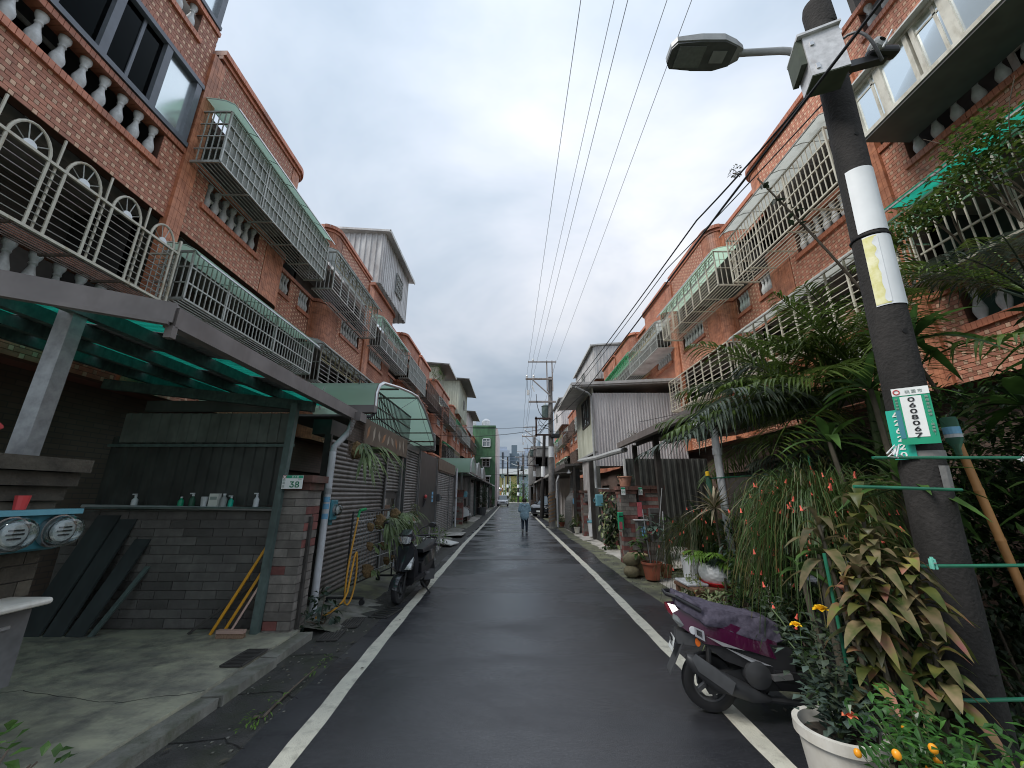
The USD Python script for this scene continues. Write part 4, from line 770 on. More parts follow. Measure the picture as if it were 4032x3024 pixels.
for z in (1.60, 1.50, 1.36): obj('sticker', MB().grid([[(.0515 * math.cos(a), .0515 * math.sin(a), z + h) for a in np.linspace(-2.2, -.2, 7)] for h in (0, .075)]), 'label_blue', dp)
mt = thing('meter_box', 'blue green electric meter box beside the white downpipe', 'meter', (-2.80, 6.24, 1.48)); obj('case', rbox((0, 0, 0), (.075, .11, .15), .02), 'meter_blue', mt); obj('neck', MB().hull([(x, y, z) for x in (-.05, .03) for y in (-.06, .06) for z in (-.22, -.12)]), 'meter_blue', mt)
obj('base_ring', MB().lathe([(.085, .075), (.085, .105), (0, .105)], 16, axis='x'), 'meter_rim', mt); obj('glass_dome', MB().lathe([(.08, .105), (.08, .14), (.06, .17), (0, .185)], 16, axis='x'), 'meter_glass', mt, smooth=50); obj('dial', MB().lathe([(.055, .11), (.055, .125), (0, .125)], 14, axis='x'), 'meter_face', mt); obj('conduit', MB().tube([(-.03, -.02, -.2), (-.03, -.02, -1.3)], .016, 6), 'wire_black', mt)
# ------------------------------------------------------------------ roller shutters
def shutter(label, x, y0, y1, z0, z1, mat, sp=.078, frame='steel_dark', posts=(), side=1, head=.25):
    t = thing('roller_shutter', label, 'roller shutter', (x, y0, z0)); W = y1 - y0; n = int((z1 - z0) / sp); w = MB()
    prof = [(0, 0), (.014, .1), (.022, .35), (.018, .6), (.004, .8), (0, 1.0)]
    for i in range(n):
        obj('slat', MB().grid([[(side * (.002 + d), y, (i + q) * sp) for d, q in prof] for y in (.05, W - .05)]), mat, t, smooth=60)
    f = MB().box((-.06, 0, 0), (.05, .06, z1 - z0)); f.box((-.06, W - .06, 0), (.05, W, z1 - z0)); obj('guide', f, frame, t)
    if head: obj('housing', MB().box((-.28, 0, z1 - z0), (.03 * side, W, z1 - z0 + head)), frame, t)
    for y in posts: obj('mullion', MB().box((-.03, y - y0 - .05, 0), (.045, y - y0 + .05, z1 - z0)), frame, t)
    return t
shutter('wide grey roller shutter behind the staghorn rack', -3.06, 6.42, 9.5, .12, 2.68, 'shutter_grey')
t = thing('side_door', 'narrow door with dirty glass beside the wide grey shutter', 'door', (-3.06, 9.5, .12)); obj('leaf', MB().box((-.04, .05, .0), (0, 1.22, 1.62)), 'steel_dark', t); obj('pane', MB().box((.003, .2, .75), (.006, 1.05, 1.5)), 'pane_dark', t); obj('notice', MB().box((.008, .45, .8), (.010, .8, 1.2)), 'ink_grey', t)
for i in range(12): obj('slat', MB().grid([[(d, y, 1.66 + (i + q) * .078) for d, q in ((0, 0), (.014, .1), (.022, .35), (.018, .6), (0, 1.0))] for y in (.06, 1.2)]), 'shutter_grey', t, smooth=60)
obj('jamb', MB().box((-.05, 1.22, 0), (.07, 1.34, 2.62)).box((-.05, -.03, 0), (.06, .05, 2.62)), 'mail_steel', t)
shutter('roller shutter half of the stool doorway beyond the leaf banner', -3.1, 11.35, 13.0, 1.1, 3.0, 'shutter_grey', frame='mail_steel', head=.2)
t = thing('glass_door', 'door with torn poster under the half roller shutter', 'door', (-3.12, 11.4, .12)); obj('leaf', MB().box((-.03, 0, 0), (0, 1.55, .98)), 'steel_dark', t); obj('poster', MB().box((.002, .4, .45), (.004, 1.1, .95)), 'ink_grey', t); obj('rail', MB().box((.0, .0, .96), (.05, 1.55, 1.02)), 'mail_steel', t)
t = thing('metal_door_panel', 'flat dark metal wall panel with a small red extinguisher bracket', 'door', (-3.08, 13.1, .1)); obj('sheet', MB().box((-.04, 0, 0), (0, 3.1, 3.05)), 'steel_dark', t); obj('trim', MB().box((-.05, -.06, 0), (.05, 0, 3.05)).box((-.05, 3.1, 0), (.03, 3.16, 3.05)), 'mail_steel', t)
for i in range(3): obj('sticker', MB().box((.002, 2.35, 1.62 - i * .14), (.004, 2.62, 1.72 - i * .14)), 'label_blue', t)
obj('red_valve', MB().ell((.06, 1.0, 1.55), (.05, .12, .07), 1), 'ink_red', t); obj('hose_bracket', MB().hull([(.01, .85, 1.2), (.01, 1.15, 1.2), (.09, .95, 1.45), (.01, 1.1, 1.5), (.01, .9, 1.5)]), 'plastic_black', t)
shutter('grey roller shutter with brown header board, second along the left row', -3.1, 16.4, 21.2, .1, 2.66, 'shutter_light', posts=(19.6,), frame='mail_steel')
solo('header_board', MB().box((-3.16, 16.35, 2.72), (-3.02, 21.2, 3.2)), 'banner_brown', 'brown weathered board above the second shutter', 'board')
dp2 = thing('downpipe', 'white thin downpipe at the far end of the second shutter', 'downpipe', (-2.98, 21.5, 0)); obj('pipe', MB().tube([(0, 0, .1), (0, 0, 3.1)], .055, 10), 'pvc_white', dp2); obj('collar', MB().lathe([(.065, 1.5), (.065, 1.6)], 10), 'pvc_grey', dp2)
mt2 = thing('meter_box', 'small dark meter with glass dome beside the second shutter', 'meter', (-2.98, 16.3, 1.6)); obj('case', rbox((0, 0, 0), (.07, .1, .14), .02), 'plastic_grey', mt2); obj('glass_dome', MB().lathe([(.08, .07), (.08, .12), (0, .16)], 12, axis='x'), 'meter_glass', mt2)
# leaf banner, frames and the green arched awning
bn = thing('banner', 'brown leaf patterned banner sheet above the wide shutter', 'banner', (-2.97, 7.7, 2.70)); obj('sheet', MB().boxes8([[(x, y, z) for x in (0, .02) for y in (0, 3.25) for z in ((0, .5))]]), 'banner_brown', bn)
br = random.Random(3); m1, m2 = MB(), MB()
for i in range(9):
    y = .2 + i * .33; a = br.uniform(-.9, .9); L = br.uniform(.25, .42); p = np.array([(0, -L / 2), (.07, -L * .1), (.05, L * .2), (0, L / 2), (-.06, L * .1)]); c, s_ = math.cos(a), math.sin(a); p = p @ np.array([[c, s_], [-s_, c]])
    v = [(.022 + .001 * (i % 3), y + q[0], min(max(.25 + q[1], .02), .48)) for q in p]; (m1 if i % 3 else m2).add(v, [[0, 1, 2], [0, 2, 3], [0, 3, 4]])
obj('leaf_print', m1, 'banner_leaf', bn, kind='stuff'); obj('leaf_print', m2, 'banner_rust', bn, kind='stuff')
aw = thing('awning', 'arched green plastic barrel awning with its open end towards the lane', 'awning', (0, 0, 0))
arch_ = np.array([(-2.6, 7.17, 3.30), (-2.6, 7.16, 3.58), (-2.6, 7.26, 3.76), (-2.6, 7.49, 3.88), (-2.6, 8.56, 4.08), (-2.6, 9.5, 4.22), (-2.6, 10.28, 4.30), (-2.6, 11.14, 4.15), (-2.6, 11.7, 3.98), (-2.6, 12.5, 3.68), (-2.6, 12.95, 3.46), (-2.6, 13.05, 3.25)])
for a, b in ((0, -1.05), (-1.05, -2.1), (-2.1, -3.4)): obj('sheet', MB().grid([arch_ + [a, 0, 0], arch_ + [b, 0, 0]]), 'awning_green', aw, smooth=60)
obj('end_rib', MB().tube(arch_ + [.01, 0, .0], .035, 8), 'steel_trim', aw, smooth=40)
for x in (-1.05, -2.1): obj('rib', MB().tube(arch_ + [x, 0, -.03], .02, 6), 'cage_grey', aw)
for i in (3, 4, 6, 8, 9, 10): obj('purlin', MB().bar(arch_[i] - [.0, 0, .035], arch_[i] - [3.4, 0, .035], .035), 'cage_rust', aw)
obj('gutter', MB().box((-3.3, 7.02, 3.18), (-2.56, 7.18, 3.32)), 'gutter_taupe', aw); obj('gutter', MB().box((-3.4, 13.02, 3.14), (-2.58, 13.2, 3.30)), 'gutter_taupe', aw); obj('tube', MB().tube([(-2.95, 6.95, 3.10), (-2.62, 7.05, 3.10), (-2.57, 7.14, 3.2)], .03, 8), 'plastic_black', aw)
obj('stay_wire', MB().tube([(-2.6, 10.3, 4.26), (-2.62, 9.0, 3.7), (-2.6, 7.6, 3.1)], .006, 4).tube([(-2.6, 10.3, 4.26), (-2.62, 11.4, 3.75), (-2.6, 12.6, 3.2)], .006, 4).tube([(-2.6, 7.3, 3.15), (-2.56, 9, 3.02), (-2.56, 11, 3.05), (-2.56, 12.9, 3.12)], .014, 5), 'wire_black', aw)
# low railing behind the awning and the hanging wire grid
t = thing('balcony_railing', 'dark steel railing seen through the green arched awning', 'railing', (-3.05, 7.3, 3.22))
obj('rail', MB().bar((0, 0, .0), (0, 4.2, 0), .03).bar((0, 0, .75), (0, 4.2, .75), .03).bar((0, 0, .4), (0, 4.2, .4), .025), 'steel_dark', t)
for i in range(36): obj('bar', MB().bar((0, .1 + i * .115, 0), (0, .1 + i * .115, .75), .016), 'steel_dark', t)
obj('floor', MB().box((-1.5, 0, -.06), (.03, 4.2, -.02)), 'eave_dark', t)
t = thing('wire_grid', 'rusty wire grid panel hanging under the eave before the shutter', 'grid', (-2.66, 6.30, 2.25)); m = MB()
for i in range(16): m.tube([(0, i * .045, 0), (0, i * .045, .68)], .004, 4)
for i in range(16): m.tube([(0, 0, i * .045), (0, .68, i * .045)], .004, 4)
obj('mesh', m, 'cage_rust', t, kind='stuff')
# ------------------------------------------------------------------ staghorn rack, hose, stool, ramp
rk = thing('plant_rack', 'black wheeled clothes rack with wire panel hung with staghorn ferns', 'rack', (0, 0, 0)); A, Bq = np.array([-2.62, 6.72, .0]), np.array([-2.42, 8.5, .0])
m = MB()
for p in (A, Bq): m.tube([p + [0, 0, .14], p + [0, 0, 1.42]], .017, 8); m.tube([p + [-.28, 0, .15], p + [.3, 0, .15]], .02, 8)
m.tube([A + [0, 0, 1.42], Bq + [0, 0, 1.42]], .017, 8); m.tube([A + [0, 0, .3], Bq + [0, 0, .3]], .014, 6); obj('frame', m, 'iron_black', rk)
for p in (A, Bq):
    for q in (-.26, .28): obj('castor', MB().lathe([(.0, -.015), (.045, -.015), (.045, .015), (0, .015)], 12, tuple(p + [q, 0, .09]), axis='y'), 'rubber', rk)
m = MB()
for i in range(17): q = A + (Bq - A) * (i + .5) / 17; m.tube([q + [.02, 0, .32], q + [.02, 0, 1.4]], .005, 4)
for z in (.4, .62, .84, 1.06, 1.28): m.tube([A + [.025, 0, z], Bq + [.025, 0, z]], .006, 4)
obj('wire_panel', m, 'galvanised', rk)
hs = thing('hose', 'orange garden hose hanging from the rack with green nozzle', 'hose', (0, 0, 0)); h0 = A + [.06, .02, 0]
pts = np.vstack([bez([h0 + [0, .05, 1.35], h0 + [.04, -.1, 1.1], h0 + [.02, -.3, .6], h0 + [.05, -.28, .16]], 10), bez([h0 + [.05, -.28, .16], h0 + [.07, -.2, -.02], h0 + [.09, .1, .2], h0 + [.06, .02, .75]], 10)[1:], bez([h0 + [.06, .02, .75], h0 + [.06, -.05, .98], h0 + [.08, -.2, .6], h0 + [.1, -.33, .3]], 8)[1:], bez([h0 + [.1, -.33, .3], h0 + [.1, -.5, .12], h0 + [-.0, -.75, .1], h0 + [-.05, -.95, .13]], 8)[1:]])
obj('tube', MB().tube(pts, .014, 7), 'hose_orange', hs, smooth=40); obj('nozzle', MB().tube([h0 + [0, .05, 1.33], h0 + [.01, .07, 1.45]], .02, 8).tube([h0 + [.01, .07, 1.45], h0 + [.06, .2, 1.47]], .024, 8), 'nozzle_green', hs)
st = thing('stool', 'white topped metal stool carrying a pot plant by the doorway', 'stool', (-2.78, 11.6, .06)); obj('seat', MB().lathe([(0, .9), (.2, .9), (.2, .94), (0, .94)], 16), 'pot_white', st)
for a in range(4): c, s_ = math.cos(a * PI / 2 + .6), math.sin(a * PI / 2 + .6); obj('leg', MB().tube([(.1 * c, .1 * s_, .9), (.19 * c, .19 * s_, 0)], .014, 6), 'steel_trim', st)
obj('ring', MB().tube([(.17 * math.cos(a), .17 * math.sin(a), .3) for a in np.linspace(0, 2 * PI, 17)], .009, 5), 'steel_trim', st)
t = thing('folding_steps', 'small chrome step frame beside the stool', 'step ladder', (-2.5, 12.4, .06)); obj('frame', MB().tube([(0, 0, 0), (0, 0, .75), (.3, 0, .75), (.3, 0, 0)], .012, 6).tube([(0, .3, 0), (0, .1, .7)], .012, 6).tube([(.3, .3, 0), (.3, .1, .7)], .012, 6), 'steel_trim', t)
for z in (.25, .5): obj('step', MB().box((0, -.02, z), (.3, .16, z + .02)), 'steel_trim', t)
t = thing('ramp_plate', 'white board laid as a ramp over the gutter', 'ramp', (-2.55, 14.6, .0), -.25); obj('board', MB().boxes8([[(x, y, .24 - (x + .65) * .15 + z) for x in (-.65, .6) for y in (-.4, .35) for z in (0, .03)]]), 'paper_white', t); obj('block', MB().box((-.6, -.35, 0), (-.35, .3, .17)), 'kerb_concrete', t)
t = thing('mat', 'crumpled pale mat lying before the second shutter', 'mat', (-2.5, 17.8, .05)); obj('sheet', MB().grid([[(x, y, .02 + .03 * rng.random()) for x in np.linspace(-.4, .45, 6)] for y in np.linspace(-.8, .8, 7)]), 'pale_concrete', t)
# ------------------------------------------------------------------ left row beyond: frontages
def front(y0, y1, lab, kind, s=-1, X=3.0):
    t = thing('house_frontage', lab, 'frontage', (0, y0, 0)); W = y1 - y0; x = s * X
    obj('canopy', MB().boxes8([[(s * (X - .35 + a * 2.9), y, 3.0 + a * .22 + b) for a in (0, 1) for y in (0, W) for b in (0, .10)]]), 'eave_dark', t); obj('gutter', MB().bar((s * (X - .38), 0, 3.02), (s * (X - .38), W, 3.02), .1, .14), 'gutter_taupe' if kind != 1 else 'eave_white', t)
    for y in (.12, W - .12): obj('post', MB().bar((x, y, .05), (x, y, 3.0), .11), ['green_post', 'mail_steel', 'steel_dark'][kind % 3], t)
    obj('side_screen', corrugated(MB(), (x, W - .04, .2), (s * 2.7, 0, 0), (0, 0, 2.7), 12, .03, (0, -1, 0)), ['corrugated_dark', 'corrugated_taupe'][kind % 2], t)
    if kind % 3 == 0:
        for i in range(24): obj('slat', MB().grid([[(x + d * -s, y, .2 + (i + q) * .1) for d, q in ((0, 0), (.025, .4), (0, 1))] for y in (.5, W * .62)]), 'shutter_light', t)
        obj('guide', MB().box((x - .04, W * .62, .1), (x + .04, W * .62 + .1, 2.8)).box((x - .04, .4, .1), (x + .04, .5, 2.8)), 'mail_steel', t)
    else:
        for i in range(12): obj('gate_bar', MB().bar((x, .4 + i * .2, .15), (x, .4 + i * .2, 1.5), .03), 'steel_dark', t)
        obj('gate_rail', MB().bar((x, .35, .2), (x, 2.7, .2), .05).bar((x, .35, 1.48), (x, 2.7, 1.48), .05), 'steel_dark', t); obj('low_wall', MB().box((x - .1, 2.8, .05), (x + .1, W - .2, 1.0)), 'dark_brick', t)
    return t
LF = [(23.8, 28.4, 'carport frontage with green gate and a parked white car behind'), (28.5, 33.0, 'shutter frontage under the white half round awnings'), (33.1, 37.4, 'dark frontage with large potted plant on the left'), (37.5, 42.5, 'plain frontage midway along the left row'), (42.6, 47.5, 'frontage before the last dozen metres of the left row'), (47.6, 53, 'shadowed frontage with pale side screen on the left'), (53.1, 61, 'last low frontage on the left before the white car')]
for i, (a, b, lab) in enumerate(LF): front(a, b, lab, [1, 0, 2, 3, 4, 0, 1][i])
brick_pillar('dark red capped brick pillar by the parked white car', -3.25, -2.85, 23.6, 24.0, 2.0, 'grey_brick', ('redgrey_brick', .4))
mt3 = thing('meter_box', 'pale blue meter on the brick pillar far down the left row', 'meter', (-2.75, 23.9, 1.75)); obj('case', rbox((0, 0, 0), (.09, .12, .17), .02), 'meter_top', mt3); obj('glass_dome', MB().lathe([(.09, .08), (.09, .13), (0, .18)], 12, axis='x'), 'meter_glass', mt3)
def round_awning(y0, lab, mat, ribs):
    t = thing('barrel_awning', lab, 'awning', (-2.35, y0, 0)); q = np.array([(0, 1.7 - 1.7 * math.cos(x), 2.95 + .95 * math.sin(x) ** .8) for x in np.linspace(0, PI, 13)])
    obj('sheet', MB().grid([q, q - [2.2, 0, 0]]), mat, t, smooth=60); obj('end_rib', MB().tube(q, .045, 6), 'eave_white', t); obj('tie', MB().bar((0, 0, 2.95), (0, 3.4, 2.95), .07), 'gutter_taupe', t)
    for i in range(1, ribs): y = 3.4 * i / ribs; obj('rib', MB().bar((0, y, 2.95), (0, y, 2.95 + .95 * max(1 - (y / 1.7 - 1) ** 2, .05) ** .4), .05), 'eave_white', t)
    return t
round_awning(22.6, 'glossy green barrel awning above the far carport, first of three', 'awning_green', 5); round_awning(26.6, 'white ribbed barrel awning, middle of three on the left', 'awning_white', 6); round_awning(31.5, 'white ribbed barrel awning, farthest of three on the left', 'awning_white', 6)
# rooftop sheds
def shed(lab, s, x0, x1, y0, y1, z0, z1, mat, over=.3, win=True, slope=.35, side=1):
    t = thing('rooftop_shed', lab, 'shed', (0, 0, 0)); X = lambda x: s * x
    m = MB(); corrugated(m, (X(x0), y0, z0), (0, y1 - y0, 0), (0, 0, z1 - z0), max(4, round((y1 - y0) / .25)), .035, (-s, 0, 0)); obj('street_wall', m, mat, t)
    m = MB(); corrugated(m, (X(x0), y0, z0), (X(x1) - X(x0), 0, 0), (0, 0, z1 - z0), max(4, round((x1 - x0) / .25)), .035, (0, -1, 0)); obj('end_wall', m, mat, t)
    corrugated(m2 := MB(), (X(x0), y1, z0), (X(x1) - X(x0), 0, 0), (0, 0, z1 - z0), max(4, round((x1 - x0) / .25)), .035, (0, 1, 0)); obj('end_wall', m2, mat, t)
    r = MB().boxes8([[(X(x0 - over + a * (x1 - x0 + over)), y, z1 - .02 + a * slope + b) for a in (0, 1) for y in (y0 - over * .6, y1 + over * .6) for b in (0, .10)]]); obj('roof', r, 'corrugated_grey' if over < .5 else 'eave_dark', t)
    obj('roof_edge', MB().box((X(x0 - over - .02), y0 - over * .6, z1 - .06), (X(x0 - over + .03), y1 + over * .6, z1 + .09)), 'eave_white', t)
    if win:
        ym = (y0 + y1) / 2 + .3; zm = (z0 + z1) / 2 - .1; w = obj('window', MB().box((X(x0) - s * .07, ym - .5, zm - .5), (X(x0) - s * .04, ym + .5, zm + .5)), 'pane_blue', t); f = MB()
        for q in np.linspace(-.5, .5, 6): f.bar((X(x0) - s * .09, ym + q, zm - .5), (X(x0) - s * .09, ym + q, zm + .5), .03)
        for q in np.linspace(-.5, .5, 5): f.bar((X(x0) - s * .09, ym - .5, zm + q), (X(x0) - s * .09, ym + .5, zm + q), .03)
        obj('grille', f, 'cage_grey', w)
    return t
shed('large pale corrugated metal shed on the roof above the left scrollwork cages', -1, 5.75, 10.5, 14.95, 19.1, 10.62, 13.15, 'corrugated_grey')
shed('small shed with dark overhanging roof far along the left parapets', -1, 6.1, 9.0, 30.5, 33.5, 10.3, 12.0, 'panel_green_beige', over=1.0, win=False)
shed('pale green metal shed with wide eaves near the far end of the left roofs', -1, 5.6, 9.0, 40, 47, 10.0, 13.6, 'panel_green_beige', over=1.1)
shed('lower brown roofed shed just before the green building', -1, 5.8, 9.0, 51, 57, 10.0, 12.4, 'corrugated_taupe', over=1.0, win=False)
shed('grey corrugated rooftop shed above the right row, behind the upper room', 1, 6.3, 9.9, 27.6, 36, 10.1, 12.7, 'corrugated_grey', over=.25)
shed('brown streaked rooftop shed far along the right row', 1, 6.2, 9.4, 47, 55, 10.1, 13.4, 'corrugated_taupe', over=.3)
# ------------------------------------------------------------------ right side: carport roof, upper room, pillars
rc = thing('carport', 'dark grey carport roof with white downpipe in front of the palms', 'carport', (0, 0, 0))
obj('gutter', MB().bar((3.2, 6.45, 3.11), (3.2, 11.5, 3.11), .12, .15), 'gutter_taupe', rc)
m = MB().boxes8([[(3.2 + a * 3.5, y, 3.16 + a * .25 + b) for a in (0, 1) for y in (6.45, 11.5) for b in (0, .04)]]); obj('roof_sheet', m, 'eave_dark', rc)
for x in (3.7, 4.6, 5.5): obj('purlin', MB().bar((x, 6.5, 3.1 + (x - 3.2) * .07), (x, 11.4, 3.1 + (x - 3.2) * .07), .06, .1), 'steel_dark', rc)
obj('post', MB().bar((3.55, 9.5, .05), (3.55, 9.5, 3.1), .12), 'steel_dark', rc); obj('post', MB().bar((3.6, 11.35, .05), (3.6, 11.35, 3.1), .12), 'steel_dark', rc)
dp = thing('downpipe', 'grey white downpipe dropping from the carport gutter behind the palms', 'downpipe', (3.2, 6.05, 0)); obj('pipe', MB().tube([(0, .6, 3.02), (0, .55, 2.86), (0, .1, 2.78), (0, 0, 2.66), (0, 0, .1)], .055, 12), 'pvc_white', dp, smooth=40); obj('collar', MB().lathe([(.065, 2.3), (.065, 2.4)], 12), 'pvc_white', dp)
er = thing('upper_room', 'grey corrugated upper room with beige window wall over the right gutter', 'room extension', (0, 0, 0))
m = MB(); corrugated(m, (3.2, 14.8, 2.75), (3.54, 0, 0), (0, 0, 2.85), 32, .035, (0, -1, 0)); obj('side_wall', m, 'corrugated_taupe', er)
m = MB().box((3.2, 14.85, 3.3), (3.26, 18.7, 4.5)); m.box((3.2, 14.85, 4.5), (3.26, 15.45, 5.85)); m.box((3.2, 17.1, 4.5), (3.26, 18.7, 5.85)); m.box((3.2, 15.45, 5.62), (3.26, 17.1, 5.85)); obj('street_wall', m, 'panel_green_beige', er); obj('sill_trim', MB().box((3.16, 14.8, 3.24), (3.3, 18.75, 3.31)), 'pvc_grey', er)
f = MB().box((3.17, 15.43, 4.48), (3.24, 17.12, 4.55)).box((3.17, 15.43, 5.58), (3.24, 17.12, 5.64))
for y in (15.43, 16.2, 17.06): f.box((3.17, y, 4.5), (3.24, y + .07, 5.6))
for y in (15.8, 16.65): f.box((3.19, y, 4.5), (3.23, y + .04, 5.6))
w = obj('window', f, 'steel_dark', er); obj('pane', MB().box((3.21, 15.5, 4.55), (3.215, 17.06, 5.58)), 'pane_dark', w); obj('blind', MB().box((3.30, 15.5, 4.55), (3.31, 17.06, 5.2)), 'paper_white', w)
obj('room_floor', MB().box((3.28, 14.85, 3.28), (6.7, 18.7, 3.36)), 'eave_dark', er); obj('rear_wall', MB().box((3.26, 18.64, 3.3), (6.7, 18.7, 5.8)), 'corrugated_taupe', er)
obj('roof', MB().boxes8([[(2.35 + a * 4.5, y, 5.78 + a * .20 + b) for a in (0, 1) for y in (14.55, 19.0) for b in (0, .08)]]), 'corrugated_grey', er); obj('roof_edge', MB().box((2.30, 14.5, 5.74), (2.36, 19.05, 5.90)), 'eave_white', er); obj('fascia', MB().boxes8([[(2.35 + a * 4.4, y, 5.80 + a * .20 + b) for a in (0, 1) for y in (14.50, 14.55) for b in (.04, .15)]]), 'corrugated_grey', er)
obj('drain_pipe', MB().tube([(2.5, 14.5, 5.76), (3.0, 14.6, 5.55), (3.13, 14.72, 5.45), (3.13, 14.72, 1.95), (3.6, 14.72, 1.9)], .045, 8), 'pvc_grey', er, smooth=40)
obj('lagged_pipe', MB().tube([(2.6, 14.9, 2.95), (3.0, 13.6, 2.95), (3.2, 12.2, 2.98), (3.35, 11.4, 2.98)], [.07, .085, .08, .075], 8), 'pvc_grey', er)
for y0, y1 in ((14.85, 16.0), (16.6, 18.4)): obj('lower_wall', corrugated(MB(), (3.34, y0, .05), (0, y1 - y0, 0), (0, 0, 3.2), 6, .03, (-1, 0, 0)), 'corrugated_grey' if y0 > 16 else 'corrugated_dark', er)
obj('post', MB().bar((3.3, 16.3, .05), (3.3, 16.3, 3.3), .16), 'steel_dark', er)
sw = thing('screen_wall', 'dark corrugated screen wall behind the brick pillars', 'wall', (0, 0, 0)); m = MB(); corrugated(m, (3.9, 13.4, .1), (2.8, 0, 0), (0, 0, 2.8), 14, .03, (0, -1, 0)); obj('sheet', m, 'corrugated_dark', sw); obj('post', MB().bar((3.85, 13.38, .05), (3.85, 13.38, 2.9), .07), 'eave_white', sw)
brick_pillar('grey and red brick pillar with a terracotta flower pot on top', 2.92, 3.34, 10.75, 11.15, 1.93, 'grey_brick', ('redgrey_brick', .35))
p2 = brick_pillar('wider grey and red brick pillar right of the flower pot pillar', 3.44, 4.10, 10.85, 11.35, 1.95, 'grey_brick', ('redgrey_brick', .3))
brick_pillar('brick pillar with red cap behind the climbing vine', 3.25, 3.78, 14.15, 14.6, 1.9, 'grey_brick', ('redgrey_brick', .25)); brick_pillar('brick pillar with grey letter box and red roofed cap', 3.1, 3.55, 17.5, 18.0, 1.9, 'grey_brick', ('redgrey_brick', .35)); brick_pillar('narrow orange brick pillar behind the curved shutter', 3.0, 3.3, 19.0, 19.3, 1.9, 'redgrey_brick', ('grey_brick', .3), 1)
def simplebox(name, lab, cat, c, half, mat, extra=()):
    t = thing(name, lab, cat, c); obj('body', rbox((0, 0, 0), half, min(half) * .35), mat, t)
    for nm, a, b, mt_ in extra: obj(nm, MB().box(a, b), mt_, t)
    return t
simplebox('letter_box', 'bright green and red letter box on the flower pot pillar', 'letter box', (2.86, 10.68, 1.05), (.07, .06, .22), 'mail_green', (('red_panel', (-.06, -.064, -.2), (.02, -.061, -.02), 'paper_red'), ('slot', (-.05, -.064, .1), (.05, -.061, .13), 'ink_black')))
t = simplebox('letter_box', 'steel letter box with a white lid and blue stickers between the two pillars', 'letter box', (3.36, 10.62, .80), (.13, .09, .26), 'mail_steel', (('lid', (-.17, -.16, .27), (.15, .1, .29), 'pvc_white'),))
for i in range(3): obj('sticker', MB().box((-.02, -.094, .05 - i * .09), (.09, -.0915, .12 - i * .09)), 'label_blue', t)
t = simplebox('letter_box', 'dark framed letter box on the wider brick pillar', 'letter box', (3.82, 10.80, .95), (.17, .05, .42), 'mail_steel', (('door', (-.12, -.055, -.36), (.12, -.051, .3), 'steel_dark'),)); simplebox('letter_box', 'small grey letter box on the red roofed pillar', 'letter box', (3.3, 17.44, 1.6), (.13, .06, .17), 'mail_steel', (('slot', (-.1, -.063, .05), (.1, -.061, .08), 'ink_black'),))
solo('flyer', MB().boxes8([[(3.30 + x, 10.58 + y, 1.16 + z) for x in (0, .12) for y in (0, .02) for z in (0, .36)]]), 'paper_red', 'pink and white leaflet stuck above the steel letter box', 'flyer')
for i, (x, y, lab) in enumerate(((2.98, 10.66, 'small white and green number plate on the flower pot pillar'), (3.47, 10.76, 'small white and green number plate on the wider brick pillar'))):
    t = thing('number_plate', lab, 'sign', (x, y, 1.80)); obj('plate', MB().box((-.055, -.006, -.1), (.055, 0, .1)), 'sign_white', t); obj('band', MB().box((-.054, -.008, .05), (.054, -.0065, .095)), 'sign_green', t); m = lettering(MB(), ['55', '53'][i], .06, (.0, -.007, -.02), (1, 0, 0), (0, 0, 1)); obj('number', m, 'ink_green', t)
mt4 = thing('meter_box', 'pale blue green meter box fixed to the vine pillar', 'meter', (3.1, 14.2, 1.52)); obj('case', rbox((0, 0, 0), (.13, .1, .2), .03), 'meter_top', mt4); obj('glass_dome', MB().lathe([(0, -.22), (.06, -.2), (.09, -.16), (.09, -.12)], 12, axis='x'), 'meter_glass', mt4); obj('conduit', MB().tube([(0, 0, -.2), (0, 0, -.9)], .02, 6), 'wire_black', mt4)
# S-curved roller shutter and eave beyond the upper room
sh = thing('roller_shutter', 'pale roller shutter bulging outward beside the concrete pole', 'roller shutter', (2.92, 19.3, .05)); q = bez([(-.05, 0, 0), (-.05, 0, 1.3), (-.0, 0, 1.4), (.12, 0, 1.55)], 12); q = np.vstack([q, bez([(.12, 0, 1.55), (.3, 0, 1.75), (.32, 0, 1.9), (.33, 0, 2.7)], 12)[1:]])
d = np.r_[0, np.cumsum(np.linalg.norm(np.diff(q, axis=0), axis=1))]; n = int(d[-1] / .085)
for i in range(n):
    z = [(np.interp(d[-1] * (i + k) / n, d, q[:, 0]), np.interp(d[-1] * (i + k) / n, d, q[:, 2])) for k in (0, .5, 1)]
    obj('slat', MB().grid([[(x - (.018 if k == 1 else 0), y, zz) for k, (x, zz) in enumerate(z)] for y in (0, 2.6)]), 'shutter_light', sh, smooth=60)
obj('end_post', MB().box((.05, -.12, 0), (.4, -.02, 2.9)), 'steel_dark', sh); obj('sticker', MB().box((-.0, -.125, 1.25), (.06, -.1215, 1.5)), 'label_blue', sh)
ev = thing('eave_canopy', 'dark eave with hanging lamp above the curved shutter', 'canopy', (0, 0, 0)); obj('roof', MB().boxes8([[(2.55 + a * 4.1, y, 3.02 + a * .35 + b) for a in (0, 1) for y in (18.8, 24.5) for b in (0, .1)]]), 'eave_dark', ev); obj('gutter', MB().bar((2.5, 18.8, 3.05), (2.5, 24.5, 3.05), .1, .2), 'gutter_taupe', ev); obj('lamp', MB().lathe([(.03, .1), (.04, .02), (.11, -.06), (.08, -.1), (0, -.1)], 12, (2.75, 18.95, 2.78)), 'pvc_white', ev); obj('support', MB().bar((3.0, 18.9, .05), (3.0, 18.9, 3.0), .1), 'steel_dark', ev)
